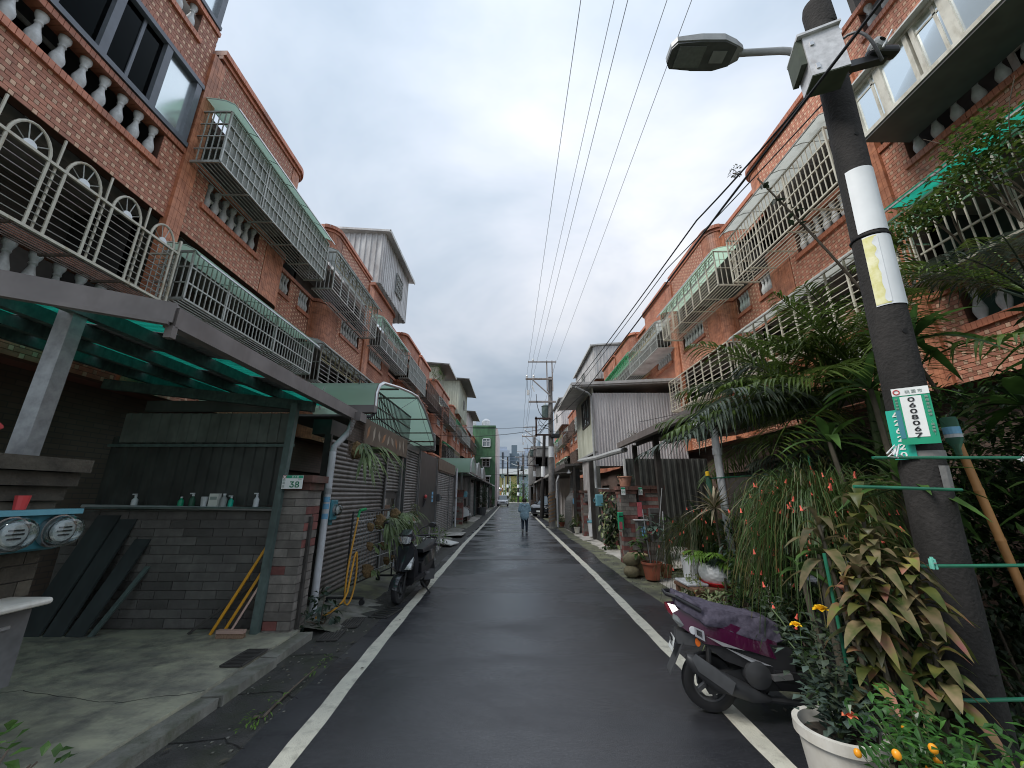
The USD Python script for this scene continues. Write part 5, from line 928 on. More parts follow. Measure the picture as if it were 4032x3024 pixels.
RF = [(25.2, 30, 'shadowed right frontage with a dark car parked inside'), (30.1, 35, 'right frontage with striped awning edge and posts'), (35.1, 40, 'right frontage midway down the lane with sagging eave'), (40.1, 46, 'right frontage beyond the second pole'), (46.1, 52, 'right frontage near the bare grey building'), (52.1, 60, 'last low frontage on the right')]
for i, (a, b, lab) in enumerate(RF): front(a, b, lab, [1, 2, 4, 1, 3, 2][i], 1, 2.95)
# ------------------------------------------------------------------ far end: green block, grey block, hall, towers
def block(name, lab, x0, x1, y0, y1, z1, mat, side_mat=None, faces=()):
    t = thing(name, lab, 'building', (0, 0, 0)); obj('wall', MB().box((x0, y0, 0), (x1, y1, z1)), mat, t); obj('parapet', MB().box((x0 - .1, y0 - .1, z1), (x1 + .1, y1 + .1, z1 + .35)), mat, t); return t
gb = thing('green_building', 'tall green stained apartment block closing the left row', 'building', (0, 0, 0))
obj('wall', MB().box((-11, 63, 0), (-2.62, 76, 12.5)), 'plaster_green', gb); obj('side_wall', MB().box((-2.62, 63.02, 0), (-2.3, 76, 12.3)), 'plaster_pink', gb); obj('parapet', MB().box((-11.1, 62.9, 12.5), (-2.6, 76, 12.75)), 'plaster_green', gb); obj('roof_tank', MB().lathe([(0, 12.75), (.75, 12.75), (.75, 14.0), (.3, 14.4), (0, 14.4)], 14, (-4.4, 66, 0)), 'steel_trim', gb); obj('roof_tank', MB().lathe([(0, 12.75), (.75, 12.75), (.75, 14.0), (.3, 14.4), (0, 14.4)], 14, (-6.8, 66, 0)), 'steel_trim', gb)
for i, zz in enumerate((9.2, 6.0, 3.2)):
    f = MB(); x0, x1 = -4.75, -3.45; f.box((x0, 62.9, zz), (x1, 63.02, zz + .1)).box((x0, 62.9, zz + 1.3), (x1, 63.02, zz + 1.42)).box((x0, 62.9, zz), (x0 + .1, 63.02, zz + 1.4)).box((x1 - .1, 62.9, zz), (x1, 63.02, zz + 1.4)).box((-4.14, 62.92, zz), (-4.06, 63.02, zz + 1.4)).box((x0, 62.92, zz + .88), (x1, 63.02, zz + .95))
    w = obj('window', f, 'hall_white', gb); obj('pane', MB().box((x0 + .05, 62.97, zz + .05), (x1 - .05, 62.99, zz + 1.38)), 'pane_blue' if i == 0 else 'pane_dark', w)
    if i: 
        obj('hood', MB().boxes8([[(x, y, zz + 1.5 + (63 - y) * -.3 + b) for x in (x0 - .2, x1 + .2) for y in (62.2, 63) for b in (0, .06)]]), 'eave_white', w); g_ = MB()
        for k in range(7): g_.bar((x0 + k * .2, 62.6, zz), (x0 + k * .2, 62.6, zz + 1.2), .03)
        for k in range(5): g_.bar((x0, 62.6, zz + k * .3), (x1, 62.6, zz + k * .3), .03)
        obj('grille', g_, 'cage_grey', w)
ac = thing('air_conditioner', 'white air conditioner under the lowest green building window', 'air conditioner', (-4.1, 62.4, 3.0)); obj('case', rbox((0, 0, 0), (.45, .2, .32), .03), 'pvc_white', ac); obj('fan', MB().lathe([(0, -.22), (.22, -.22), (.25, -.2)], 14, (-.1, 0, 0), axis='y'), 'plastic_black', ac)
kb = thing('grey_building', 'bare stained concrete building closing the right row', 'building', (0, 0, 0)); obj('wall', MB().box((3.4, 66, 0), (12, 80, 9.4)), 'plaster_grey', kb); obj('parapet', MB().box((3.3, 65.9, 9.4), (12.1, 80, 9.7)), 'plaster_grey', kb); obj('water_tank', MB().box((5.2, 67, 9.7), (6.6, 69, 11.9)), 'hall_white', kb)
for zz in (6.3, 3.0): w = obj('window', MB().box((3.9, 65.85, zz), (6.1, 66.02, zz + 1.5)), 'steel_dark', kb); obj('pane', MB().box((4.0, 65.83, zz + .1), (6.0, 65.845, zz + 1.4)), 'pane_dark', w); obj('ledge', MB().box((3.7, 65.4, zz + 1.6), (6.3, 66, zz + 1.75)), 'plaster_grey', w)
hl = thing('market_hall', 'low yellow and white hall beyond the bushes', 'building', (0, 0, 0)); obj('wall', MB().box((-16, 150, 0), (2, 170, 8.6)), 'hall_yellow', hl); obj('blue_wing', MB().box((2, 150.3, 0), (22, 170, 9.2)), 'hall_blue', hl); obj('roof', MB().ext([(-7, 148), (24, 148), (24, 171), (-7, 171)], 9.2, 11.2).ext([(-16, 148), (-7, 148), (-7, 171), (-16, 171)], 8.6, 9.6), 'hall_white', hl)
for i in range(7): obj('pier', MB().box((-14 + i * 2.2, 149.7, 0), (-13.4 + i * 2.2, 150, 8.5)), 'hall_white', hl)
for i in range(6): obj('window', MB().box((4 + i * 2.8, 150.1, 2.5), (5.2 + i * 2.8, 150.3, 6)), 'tower_dark', hl)
def tower(lab, x0, x1, y, h, mat, bands=0, cap=None):
    t = thing('tower', lab, 'tower', (0, 0, 0)); obj('shaft', MB().box((x0, y, 0), (x1, y + 25, h)), mat, t)
    for i in range(bands): xx = x0 + (x1 - x0) * (i + .5) / bands; obj('window_strip', MB().box((xx - .9, y - .3, 4), (xx + .9, y, h - 2)), 'tower_stripe', t)
    for k in range(int(h / 3.6)): obj('floor_line', MB().box((x0, y - .12, 3.6 * k), (x1, y, 3.6 * k + .35)), 'tower_dark' if mat != 'tower_dark' else 'tower_blue', t)
    obj('crown', MB().box((x0 + (x1 - x0) * .2, y + 3, h), (x1 - (x1 - x0) * .2, y + 18, h + (cap or 4))), cap and 'tower_dark' or mat, t); return t
tower('pale blue tower slab, leftmost, beside the green building', -16, -2, 400, 46, 'tower_blue', 1); tower('glassy dark tower between the pale slabs', -2, 8, 410, 44, 'tower_dark', 0, 9); tower('pale striped tower slab behind the thin pole', 8.5, 34, 402, 44, 'tower_blue', 4); tower('dark rimmed tower top behind the far crossarm', 30, 44, 430, 60, 'tower_dark', 0, 5)
# ------------------------------------------------------------------ poles and wires
near = thing('lamp_pole', 'dark mossy concrete lamp pole in the right foreground', 'utility pole', (2.76, 2.75, 0))
def polepts(z): return np.array([.061 * z, 0, z])
def prad(z): return .129 - .0028 * z
obj('shaft', MB().tube([polepts(z) for z in (-.1, 1, 2, 3, 4, 5, 6.42)], [prad(z) for z in (-.1, 1, 2, 3, 4, 5, 6.42)], 28), 'pole_dark', near, smooth=40)
obj('cap', MB().lathe([(.114, 6.2), (.122, 6.26), (.122, 6.50), (.108, 6.57), (0, 6.6)], 24, (.39, 0, 0)), 'pole_dark', near, smooth=35)
obj('eye_bolt', MB().tube([(.38 + .04 * math.cos(a), -.128, 6.0 + .04 * math.sin(a)) for a in np.linspace(0, 2 * PI, 11)], .008, 6), 'steel_trim', near)
def wrapped(z0, z1, a0, a1, off, mat, name, label=None, k=10):
    return obj(name, MB().grid([[polepts(z) + [(prad(z) + off) * math.cos(a), (prad(z) + off) * math.sin(a), 0] for a in np.linspace(a0, a1, k)] for z in (z0, (z0 + z1) / 2, z1)]), mat, near, label, smooth=60)
wrapped(3.77, 4.40, -2.9, -.35, .004, 'poster_white', 'poster', 'blank greyish white poster wrapped round the pole'); wrapped(3.10, 3.72, -2.75, -.35, .006, 'poster_white', 'poster', 'white poster with yellow edge')
wrapped(3.11, 3.71, -2.74, -2.05, .008, 'poster_yellow', 'poster_strip', k=5)
obj('scroll_edge', MB().grid([[polepts(z) + [(prad(z) + .0095) * math.cos(a), (prad(z) + .0095) * math.sin(a), 0] for a in (-2.28 + .07 * abs(math.sin(z * 31)) + .05 * math.sin(z * 53), -2.0)] for z in np.linspace(3.12, 3.70, 50)]), 'poster_white', near)
obj('band', MB().tube([polepts(3.745 + .01 * math.sin(a)) + [(prad(3.7) + .006) * math.cos(a), (prad(3.7) + .006) * math.sin(a), 0] for a in np.linspace(0, 2 * PI, 25)], .008, 5), 'plastic_black', near); obj('band', MB().lathe([(.126, -.022), (.131, -.022), (.131, .022), (.126, .022)], 24, tuple(polepts(1.97))), 'pole_concrete', near)
for z in (5.75, 4.75, 2.87): obj('bolt_hole', MB().lathe([(0, -prad(z) - .002), (.019, -prad(z) - .002), (.019, -.1)], 10, (.061 * z - .02, 0, z), axis='y'), 'drain_dark', near)
obj('patch', MB().grid([[polepts(z) + [.131 * math.cos(a), .131 * math.sin(a), 0] for a in (-1.75, -1.4, -1.05)] for z in (1.74, 1.89)]), 'pole_concrete', near)
# street lamp
def piv(mb, p, k=1.0): return mb.apply(lambda v: (v - np.asarray(p)) * k)
LP_, LK = (2.08, 1.98, 4.78), 1.38
lm = thing('street_lamp', 'grey LED street lamp on a short arm over the lane', 'street lamp', (2.93, 2.79, 5.96))
def lob(nm, mb, mat, **k): obj(nm, piv(mb, LP_, LK), mat, lm, **k)
lob('arm', MB().tube(np.vstack([[(1.60, 1.98, 4.78)], bez([(1.86, 1.98, 4.80), (2.02, 1.98, 4.82), (2.06, 1.95, 4.74), (2.08, 1.95, 4.5)], 8)]), .024, 10), 'lamp_housing', smooth=40)
hd = [(1.10, .05), (1.13, .09), (1.3, .105), (1.46, .105), (1.56, .07), (1.62, .04)]
lob('head', MB().hull([(x, 1.98 + s_ * w, 4.755 + z) for x, w in hd for s_ in (-1, 1) for z in ((0, .06) if x > 1.13 and x < 1.6 else (.01, .05))]), 'lamp_housing')
lob('underside', MB().hull([(x, 1.98 + s_ * w * .93, 4.745 + z) for x, w in hd[:5] for s_ in (-1, 1) for z in (0, .01)]), 'lamp_under'); lob('lens', MB().box((1.15, 1.91, 4.738), (1.34, 2.05, 4.744)), 'lamp_lens'); lob('label_plate', MB().box((1.40, 1.94, 4.738), (1.50, 2.02, 4.7435)), 'lamp_housing')
lob('driver_cover', MB().tm(rbox((1.42, 1.98, 4.83), (.12, .07, .03), .025)), 'pvc_white'); lob('light_sensor', MB().lathe([(.028, 0), (.028, .06), (.02, .08), (0, .085)], 12, (1.47, 1.98, 4.85)), 'plastic_grey')
for i in range(4): lob('fin', MB().box((1.575 + i * .014, 1.95, 4.79), (1.58 + i * .014, 2.01, 4.82)), 'lamp_housing')
bx = thing('junction_box', 'tilted white junction box on the lamp pole', 'junction box', (2.80, 2.54, 5.42), -.35)
K = 1.38
def bob(nm, mb, mat): obj(nm, piv(mb, (0, 0, 0), K), mat, bx)
bob('case', MB().hull([(x, y, z) for x in (-.10, .10) for y in (-.08, .08) for z in (-.14, .20)]), 'box_metal'); bob('hood', MB().hull([(x, y, z) for x, y, z in ((-.13, -.10, .19), (.11, -.10, .21), (-.13, .12, .19), (.11, .12, .21), (-.13, -.10, .21), (.11, -.10, .225), (-.13, .12, .21), (.11, .12, .225))]), 'box_metal')
bob('bottom', MB().box((-.098, -.078, -.147), (.098, .078, -.141)), 'box_underside'); bob('side_plate', MB().box((-.135, -.07, -.02), (-.102, .10, .19)), 'box_underside'); bob('latch', MB().box((-.07, -.088, .10), (-.05, -.0815, .13)).box((-.07, -.088, -.1), (-.05, -.0815, -.06)), 'steel_trim')
bob('cable', MB().tube(bez([(.1, -.05, .1), (.2, -.14, .12), (.22, -.1, -.1), (.28, -.02, -.12)], 10), .009, 6), 'wire_grey')
br_ = thing('cable_bracket', 'black cable clamp bracket sticking out right of the pole top', 'bracket', (3.38, 2.75, 5.72)); obj('arm', MB().bar((-.24, 0, -.06), (.30, .0, .12), .08, .07), 'plastic_black', br_); obj('clamp', rbox((.24, -.04, .13), (.14, .06, .05), .04), 'plastic_black', br_); obj('insulator', MB().lathe([(.03, -.06), (.06, -.045), (.07, .0), (.06, .045), (.03, .06)], 12, (.16, -.08, .16), axis='y'), 'lamp_housing', br_); obj('tie', MB().tube([(.14, -.13, .06), (.28, -.14, .28)], .008, 5), 'tie_white', br_)
# the plates on the pole
def polesign():
    n = np.array([-.60, -.80, 0]); n /= np.linalg.norm(n); ux = np.array([-n[1], n[0], 0]); uy = np.array([.06, 0, 1.0]); S = 1.2
    t = thing('pole_sign', 'white and green pole plate numbered 0608067', 'sign', (2.785, 2.61, 2.23)); W, H = .078, .165
    def quad(t, nm, mat, a, b, c, d, off): obj(nm, piv(MB().boxes8([[ux * x + uy * y + n * o_ for x in (a, b) for y in (c, d) for o_ in (off - .0022, off)]]), (0, 0, 0), S), mat, t)
    quad(t, 'plate', 'sign_green', -W, W, -H, H, 0); quad(t, 'header', 'sign_white', -W, W, H - .045, H, .0022); quad(t, 'number_field', 'sign_white', -W + .03, W - .037, -H + .04, H - .052, .0022); quad(t, 'blue_strip', 'sign_blue_teal', -W, -W + .022, -H + .035, .035, .0022)
    m = MB()
    for i, ch in enumerate('0608067'): lettering(m, ch, .026, ux * -.003 + uy * (H - .072 - i * .0345) + n * .003, ux * 1.6, uy, bold=True)
    obj('number', piv(m, (0, 0, 0), S), 'ink_black', t); m = lettering(MB(), '桃 園 市', .021, ux * .014 + uy * (H - .024) + n * .003, ux, uy, cjk=True); obj('city_name', piv(m, (0, 0, 0), S), 'ink_grey', t); m = MB()
    for i, ch in enumerate('路燈座位編號'): lettering(m, ch, .015, ux * (W - .017) + uy * (H - .062 - i * .021) + n * .003, ux, uy, cjk=True)
    for i, ch in enumerate('（龍潭區）'): lettering(m, ch, .013, ux * (W - .017) + uy * (-.04 - i * .018) + n * .003, ux, uy, cjk=True)
    for i, ch in enumerate('路燈專線'): lettering(m, ch, .012, ux * (-W + .012) + uy * (H - .065 - i * .018) + n * .003, ux, uy, cjk=True)
    obj('small_text', piv(m, (0, 0, 0), S), 'ink_grey', t); m = MB().tube([ux * (-W + .02) + uy * (H - .023) + n * .004 + ux * .013 * math.cos(a) + uy * .013 * math.sin(a) for a in np.linspace(0, 2 * PI, 17)], .003, 5); obj('emblem', piv(m, (0, 0, 0), S), 'ink_red', t)
    t2 = thing('pole_sign', 'teal vertical number plate half hidden behind the white pole plate', 'sign', (2.752, 2.705, 2.13))
    n = np.array([-.80, -.60, 0]); ux = np.array([-n[1], n[0], 0])
    quad(t2, 'plate', 'sign_teal', -.05, .045, -.16, .13, 0); m = MB()
    for i, ch in enumerate('426220'): lettering(m, ch, .034, uy * (.10 - i * .047) + n * .002 + ux * -.008, ux * 1.2, uy, bold=True)
    obj('number', piv(m, (0, 0, 0), S), 'sign_white', t2)
polesign()
def wire(lab, a, b, r, sag, mat='wire_black', n=26):
    a, b = np.asarray(a, float), np.asarray(b, float); t = np.linspace(0, 1, n)[:, None] ** 1.6; p = a + (b - a) * t; p[:, 2] -= (sag * 4 * t * (1 - t))[:, 0]
    return solo('overhead_wire', MB().tube(p, r, 5), mat, lab, 'wire')
dp_ = np.array([2.2, 22.1, 0])
far1 = thing('utility_pole', 'tall concrete utility pole with transformer and crossarms on the right', 'utility pole', (2.2, 22.1, 0)); 
def upole(t, h, r0, r1, stripes=True):
    obj('shaft', MB().tube([(0, 0, 0), (.12 * h / 8.5, 0, h)], [r0, r1], 18), 'pole_concrete', t, smooth=40)
    if stripes:
        for k in range(9): obj('stripe', MB().grid([[((r0 + .006) * math.cos(a) + .01, (r0 + .006) * math.sin(a), .25 + k * .18 + .16 * (a + PI) / 3 + b) for a in np.linspace(-PI, 0, 9)] for b in (0, .09)]), 'pole_rust', t)
    obj('band_plate', MB().grid([[(.05 + (r0 - .02) * math.cos(a), (r0 - .02) * math.sin(a), z) for a in np.linspace(-2.7, -.6, 7)] for z in (3.75, 4.35)]), 'poster_white', t)
    for z, l, rr in ((8.35, -1.36, .25), (6.95, -1.2, .4)): obj('crossarm', MB().bar((l, -.14, z), (rr, -.14, z), .09, .10), 'crossarm', t)
    obj('brace', MB().bar((-.95, -.16, 8.3), (.05, -.16, 7.35), .06), 'crossarm', t)
    for x in (-1.28, -.88): obj('insulator', MB().lathe([(.03, 0), (.07, .03), (.045, .08), (.075, .11), (.05, .17), (.02, .22)], 10, (x, -.14, 8.4)), 'insulator', t)
    for x in (-.08, .24): obj('riser', MB().bar((x, -.14, 7.6), (x, -.14, 9.5), .07), 'crossarm', t)
    obj('crossarm', MB().bar((-1.2, -.16, 9.42), (.5, -.16, 9.42), .07), 'crossarm', t); obj('insulator', MB().lathe([(.02, 0), (.06, .05), (.06, .12), (.02, .18)], 8, (-.9, -.16, 9.45)), 'insulator', t)
    for z in (5.0, 5.95): obj('iron_arm', MB().bar((-.85, -.18, z), (.1, -.18, z), .09), 'iron_rust', t)
    obj('iron_arm', MB().bar((-.78, -.18, 4.9), (-.78, -.18, 6.05), .09), 'iron_rust', t)
    obj('transformer', MB().lathe([(0, 6.0), (.26, 6.0), (.28, 6.05), (.28, 6.75), (.31, 6.78), (.2, 6.86), (0, 6.88)], 16, (-.12, .36, 0)), 'transformer_green', t, smooth=40)
    for x in (-.2, 0.02): obj('bushing', MB().lathe([(.05, 6.85), (.03, 7.0), (0, 7.02)], 8, (x, .36, 0)), 'insulator', t)
    obj('fuse', MB().bar((-.86, -.2, 7.55), (-1.0, -.2, 7.95), .05).box((-1.3, -.22, 7.35), (-1.15, -.16, 7.65)), 'insulator', t)
    for i in range(6):
        p = [(-.8 + .2 * rng.random(), -.2, 5 + rng.random()), (-.5 + rng.uniform(-.3, .3), -.3, 4.9 + rng.random() * .6), (-.2, -.3, 5.2 + rng.random()), (.05, -.2, 5 + 1.2 * rng.random())]; obj('lead', MB().tube(bez(p, 10), .013, 5), 'wire_black', t)
    obj('lead', MB().tube(bez([(-.75, -.2, 7.4), (-.75, -.2, 6.4), (-.5, -.2, 5.9), (0, -.2, 5.95)], 10), .02, 5), 'wire_black', t); obj('lead', MB().tube(bez([(-1.28, -.2, 8.3), (-1.2, -.2, 7.9), (-1.35, -.2, 7.8), (-1.22, -.2, 7.6)], 8), .012, 4), 'wire_black', t)
    obj('guy_box', rbox((.3, -.1, 4.95), (.25, .2, .12), .05), 'plastic_black', t)
upole(far1, 8.5, .19, .12); obj('cable_guard', MB().tube([(.3, -.1, 0), (.3, -.1, 2.4), (.45, -.1, 2.75)], .05, 8), 'pvc_white', far1); obj('footing', MB().lathe([(0, .06), (.34, .06), (.36, 0)], 14), 'kerb_concrete', far1)
copy(far1, 'second tall utility pole with crossarms, smaller in the distance', (2.6, 45.5, 0)); copy(far1, 'third utility pole with crossarms, farthest down the lane', (2.1, 72, 0))
t = thing('wooden_pole', 'dark slender pole with white band before the parked dark car', 'utility pole', (2.35, 31.5, 0)); obj('shaft', MB().tube([(0, 0, 0), (.35, 0, 6.4)], [.16, .12], 14), 'pole_dark', t, smooth=40); obj('band_plate', MB().lathe([(.165, 3.1), (.165, 3.9)], 14, (.18, 0, 0)), 'poster_white', t)
obj('lamp_arm', MB().tube([(.3, 0, 5.6), (-.9, 0, 6.6)], .03, 6), 'pvc_grey', t); obj('lamp', rbox((-1.0, 0, 6.68), (.35, .08, .05), .04, roty(.7)), 'poster_white', t)
for x, y, h, lab in ((-.9, 94, 10.5, 'dark pole standing in the middle at the end of the lane'), (1.6, 96, 9.5, 'thin dark pole right of the middle at the lane end'), (-2.2, 97, 8, 'slender signal pole with box left at the lane end')):
    t = thing('end_pole', lab, 'utility pole', (x, y, 0)); obj('shaft', MB().tube([(0, 0, 0), (0, 0, h)], [.24, .17] if x > -2 else [.08, .07], 12), 'pole_dark', t)
    for z in (1.6, 3.4): obj('band_plate', MB().lathe([(.26 if x > -2 else .12, z), (.26 if x > -2 else .12, z + .7)], 12), 'poster_white', t)
    if x < -2: obj('signal_box', rbox((0, 0, 6.2), (.4, .3, .5), .05), 'transformer_green', t)
    else: obj('lamp', MB().bar((0, -.1, h - 1), (-1.6, -.1, h - .4), .12), 'poster_white', t)
# the five conductors run back over the camera, the service cables along the right facades
wlab = ['leftmost overhead conductor to the lower crossarm', 'thin conductor to the raised left crossarm', 'middle overhead conductor, thick, to the inner insulator', 'fourth overhead conductor from the left', 'rightmost overhead conductor to the top of the tall pole']
for lab, e, x_, z_, r, sg in ((wlab[0], (.92, 21.96, 8.62), 1.02, 8.7, .006, .0), (wlab[1], (1.30, 21.94, 9.62), 1.69, 9.5, .006, .0), (wlab[2], (1.32, 21.96, 8.62), 1.71, 8.7, .006, .0), (wlab[3], (2.1, 21.94, 9.6), 2.56, 9.5, .006, .0), (wlab[4], (2.75, 21.94, 9.55), 2.96, 9.5, .006, .0)):
    a = np.array(e); b = np.array([x_, 4.0, z_]); q = a + (b - a) * 2.05; wire(lab, q, a, r, sg, 'wire_grey')
for i, (x, z) in enumerate(((.92, 8.62), (1.32, 8.62), (1.3, 9.62), (2.7, 9.55))): wire(['lower left conductor span', 'lower inner conductor span', 'upper left conductor span', 'upper right conductor span'][i] + ' between the two far tall poles', (x, 22.0, z), (x + .4, 45.4, z), .010, .25, 'wire_grey')
def cable(lab, pts, r):
    p = np.array(pts, float); p = np.vstack([bez([p[i], (p[i] * 2 + p[i + 1]) / 3 - [0, 0, .03], (p[i] + 2 * p[i + 1]) / 3 - [0, 0, .03], p[i + 1]], 10)[(1 if i else 0):] for i in range(len(p) - 1)]); return solo('overhead_wire', MB().tube(p, r, 6), 'wire_black', lab, 'wire')
cable('thick black service cable crossing the lamp pole diagonally', [(2.62, -3, 4.98), (2.60, 4, 5.1), (2.64, 14, 5.32), (2.32, 22, 5.75)], .013); cable('thin black service cable from the junction box to the tall pole', [(2.66, 2.6, 5.15), (2.40, 4.2, 5.12), (2.36, 12, 5.5), (2.24, 22, 6.1)], .010); cable('second thin service cable above the thick one', [(3.5, 2.7, 5.85), (2.75, 6, 5.55), (2.6, 14, 5.75), (2.3, 22, 6.3)], .008)
wire('dark cable crossing the lane from the tall pole to the left houses, upper', (2.1, 22.0, 5.6), (-6.0, 25, 6.4), .012, .35); wire('dark cable crossing the lane from the tall pole to the left houses, lower', (2.1, 22.0, 5.4), (-6.0, 27.5, 5.9), .016, .3); wire('cable crossing the lane at the second pole', (2.6, 45.4, 6.2), (-6, 46, 6.6), .018, .4); wire('low cable crossing the lane by the green building', (2.6, 45.4, 4.9), (-5, 62.9, 4.9), .018, .4); wire('thin cable strung across the corrugated upper room', (2.2, 22, 5.2), (6.0, 12.0, 4.35), .009, .2)
# ------------------------------------------------------------------ scooters
def wheel(t, x, r=.215, w=.05, name='wheel', spokes=5):
    prof = [(r * .62, -w * .75), (r * .8, -w), (r * .94, -w * .8), (r, 0), (r * .94, w * .8), (r * .8, w), (r * .62, w * .75), (r * .62, -w * .75)]
    ty = obj('tyre', MB().lathe(prof, 28, (x, 0, r), axis='y'), 'rubber', t, smooth=50)
    m = MB().lathe([(r * .64, -w * .7), (r * .56, -w * .6), (r * .56, w * .6), (r * .64, w * .7)], 24, (x, 0, r), axis='y').lathe([(0, -w * .9), (r * .2, -w * .9), (r * .2, w * .9), (0, w * .9)], 12, (x, 0, r), axis='y')
    for i in range(spokes): a = i * 2 * PI / spokes; m.bar((x + r * .15 * math.cos(a), 0, r + r * .15 * math.sin(a)), (x + r * .6 * math.cos(a), 0, r + r * .6 * math.sin(a)), r * .13, w * .8, up=(0, 1, 0))
    obj('rim', m, 'plastic_grey', ty)
def draped(pts, sub, amp, seed, sc):
    m = trimesh.convex.convex_hull(np.asarray(pts, float))
    for _ in range(sub): m = m.subdivide()
    n = m.vertex_normals; f = meshkit.fbm(m.vertices * sc + seed, 3, seed) - .5; m.vertices += n * (f * amp)[:, None]; m.apply_transform(np.eye(4)); return m
obj0 = obj
def scooter(lab, loc, rz, paint, cover=False):
    t = thing('scooter', lab, 'scooter', loc, rz); sy = (-1, 1)
    wheel(t, 0); wheel(t, 1.24)
    def bend(v):                       # short raked tail
        v = np.array(v, float); x0 = v[:, 0].copy(); v[:, 0] = np.where(x0 < 0, x0 * .62, x0); v[:, 2] -= np.where(v[:, 2] > .55, .07 * np.clip((.45 - x0) / .5, 0, 1), 0); return v
    def obj(nm, mb, *a, **k): return obj0(nm, (MB().tm(mb) if isinstance(mb, trimesh.Trimesh) else mb).apply(bend), *a, **k)
    H = lambda pts: MB().hull(pts); mir = lambda L: [(x, s_ * y, z) for x, y, z in L for s_ in sy]
    obj('tail_panel', H(mir([(-.44, .03, .86), (-.40, .09, .80), (-.30, .12, .70), (-.05, .15, .60), (.30, .16, .50), (.52, .14, .44), (.52, .12, .56), (.15, .14, .74), (-.25, .10, .85)])), paint, t, smooth=25)
    obj('under_cover', H(mir([(-.12, .13, .62), (.1, .15, .42), (.45, .16, .32), (.62, .14, .34), (.62, .13, .52), (.3, .13, .6)])), 'plastic_black', t, smooth=30)
    obj('floorboard', H(mir([(.45, .17, .30), (.98, .15, .28), (.98, .15, .34), (.45, .18, .38), (.5, .10, .22), (.95, .10, .22)])), 'plastic_black', t, smooth=30)
    sp = mir([(-.34, .10, .87), (-.30, .13, .80), (.05, .14, .74), (.50, .11, .68), (.52, .10, .74), (.15, .13, .80), (-.1, .13, .86), (-.32, .08, .92)])
    if cover: obj('seat_cover', draped(mir([(-.36, .11, .92), (-.34, .13, .86), (.05, .155, .72), (.48, .13, .54), (.58, .10, .57), (.56, .09, .68), (.42, .11, .74), (.15, .13, .80), (-.1, .13, .89), (-.34, .08, .97)]), 4, .06, 5, 8.0), 'seat_cover', t, 'mottled purple cloth cover over the seat', smooth=60)
    else: obj('seat', H(sp), 'plastic_black', t, smooth=40)
    obj('tail_light', H(mir([(-.47, .02, .86), (-.45, .075, .80), (-.37, .085, .76), (-.36, .05, .84)])), 'tail_red', t, smooth=30)
    for s_ in sy: obj('turn_lens', H([(-.40, s_ * .095, .80), (-.28, s_ * .128, .72), (-.33, s_ * .118, .70), (-.41, s_ * .10, .76), (-.34, s_ * .10, .78), (-.34, s_ * .13, .74)]), 'lamp_lens', t)
    obj('grab_rail', MB().tube([(-.05, .15, .84), (-.35, .12, .93), (-.46, .06, .94), (-.46, -.06, .94), (-.35, -.12, .93), (-.05, -.15, .84)], .017, 8), 'plastic_black', t)
    obj('mudguard', MB().boxes8([[(-.30 - a * .20, y, .56 - a * .30 + b) for a in (0, 1) for y in (-.07, .07) for b in (0, .02)]]).hull(mir([(-.38, .05, .56), (-.12, .09, .56), (-.12, .09, .64), (-.36, .05, .66)])), 'plastic_grey', t)
    pl = obj('plate', MB().boxes8([[(-.40 - a * .05, y, .60 - a * .17 + b) for a in (0, 1) for y in (-.075, .075) for b in (0, .008)]]), 'plate_white', t); m = MB(); uxp = np.array([0, -1.0, 0]); uyp = np.array([.05, 0, .17]) / .177
    lettering(m, 'MZP', .035, (-.418, 0, .566), uxp, uyp, bold=True); lettering(m, '·9261', .035, (-.436, 0, .49), uxp, uyp, bold=True); obj('number', m, 'ink_black', pl)
    for s_ in sy: obj('reflector', MB().lathe([(0, s_ * .105), (.034, s_ * .105), (.03, s_ * .115), (0, s_ * .116)], 14, (-.12, 0, .595), axis='y'), 'reflector_orange', t)
    obj('muffler', MB().tube([(-.30, -.15, .42), (-.22, -.155, .39), (.02, -.16, .29), (.28, -.15, .20), (.40, -.13, .17)], [.035, .068, .075, .055, .025], 12), 'muffler_grey', t, smooth=50); obj('heat_shield', MB().hull([(-.26, -.225, .44), (-.20, -.235, .36), (.10, -.24, .22), (.14, -.235, .30), (-.2, -.20, .47), (.1, -.20, .33)]), 'plastic_grey', t, smooth=30); obj('exhaust_pipe', MB().tube([(.40, -.13, .17), (.62, -.10, .15), (.85, -.06, .17)], .02, 8), 'muffler_grey', t)
    obj('fan_cover', MB().lathe([(0, -.205), (.05, -.20), (.095, -.18), (.10, -.10), (0, -.10)], 18, (.33, 0, .34), axis='y'), 'muffler_grey', t, smooth=40); obj('engine_case', H(mir([(-.05, .10, .16), (-.05, .10, .30), (.5, .10, .22), (.5, .10, .40)])), 'muffler_grey', t, smooth=30)
    obj('belt_case', H([(-.1, .09, .14), (-.1, .15, .14), (-.1, .15, .32), (.48, .15, .22), (.48, .15, .40), (.48, .09, .4), (-.1, .09, .32)]), 'plastic_grey', t)
    obj('shock', MB().tube([(-.04, -.11, .24), (-.0, -.11, .58)], .028, 8), 'iron_black', t); obj('footpeg', MB().bar((.42, -.2, .34), (.56, -.2, .36), .035).bar((.42, .2, .34), (.56, .2, .36), .035), 'mail_steel', t); obj('side_stand', MB().bar((.55, .12, .22), (.48, .27, .01), .025), 'iron_black', t)
    obj('leg_shield', H(mir([(.93, .19, .36), (.98, .22, .55), (1.02, .20, .78), (1.05, .10, .92), (1.0, .15, .34), (1.08, .19, .58), (1.09, .16, .78)])), 'plastic_black', t, smooth=30)
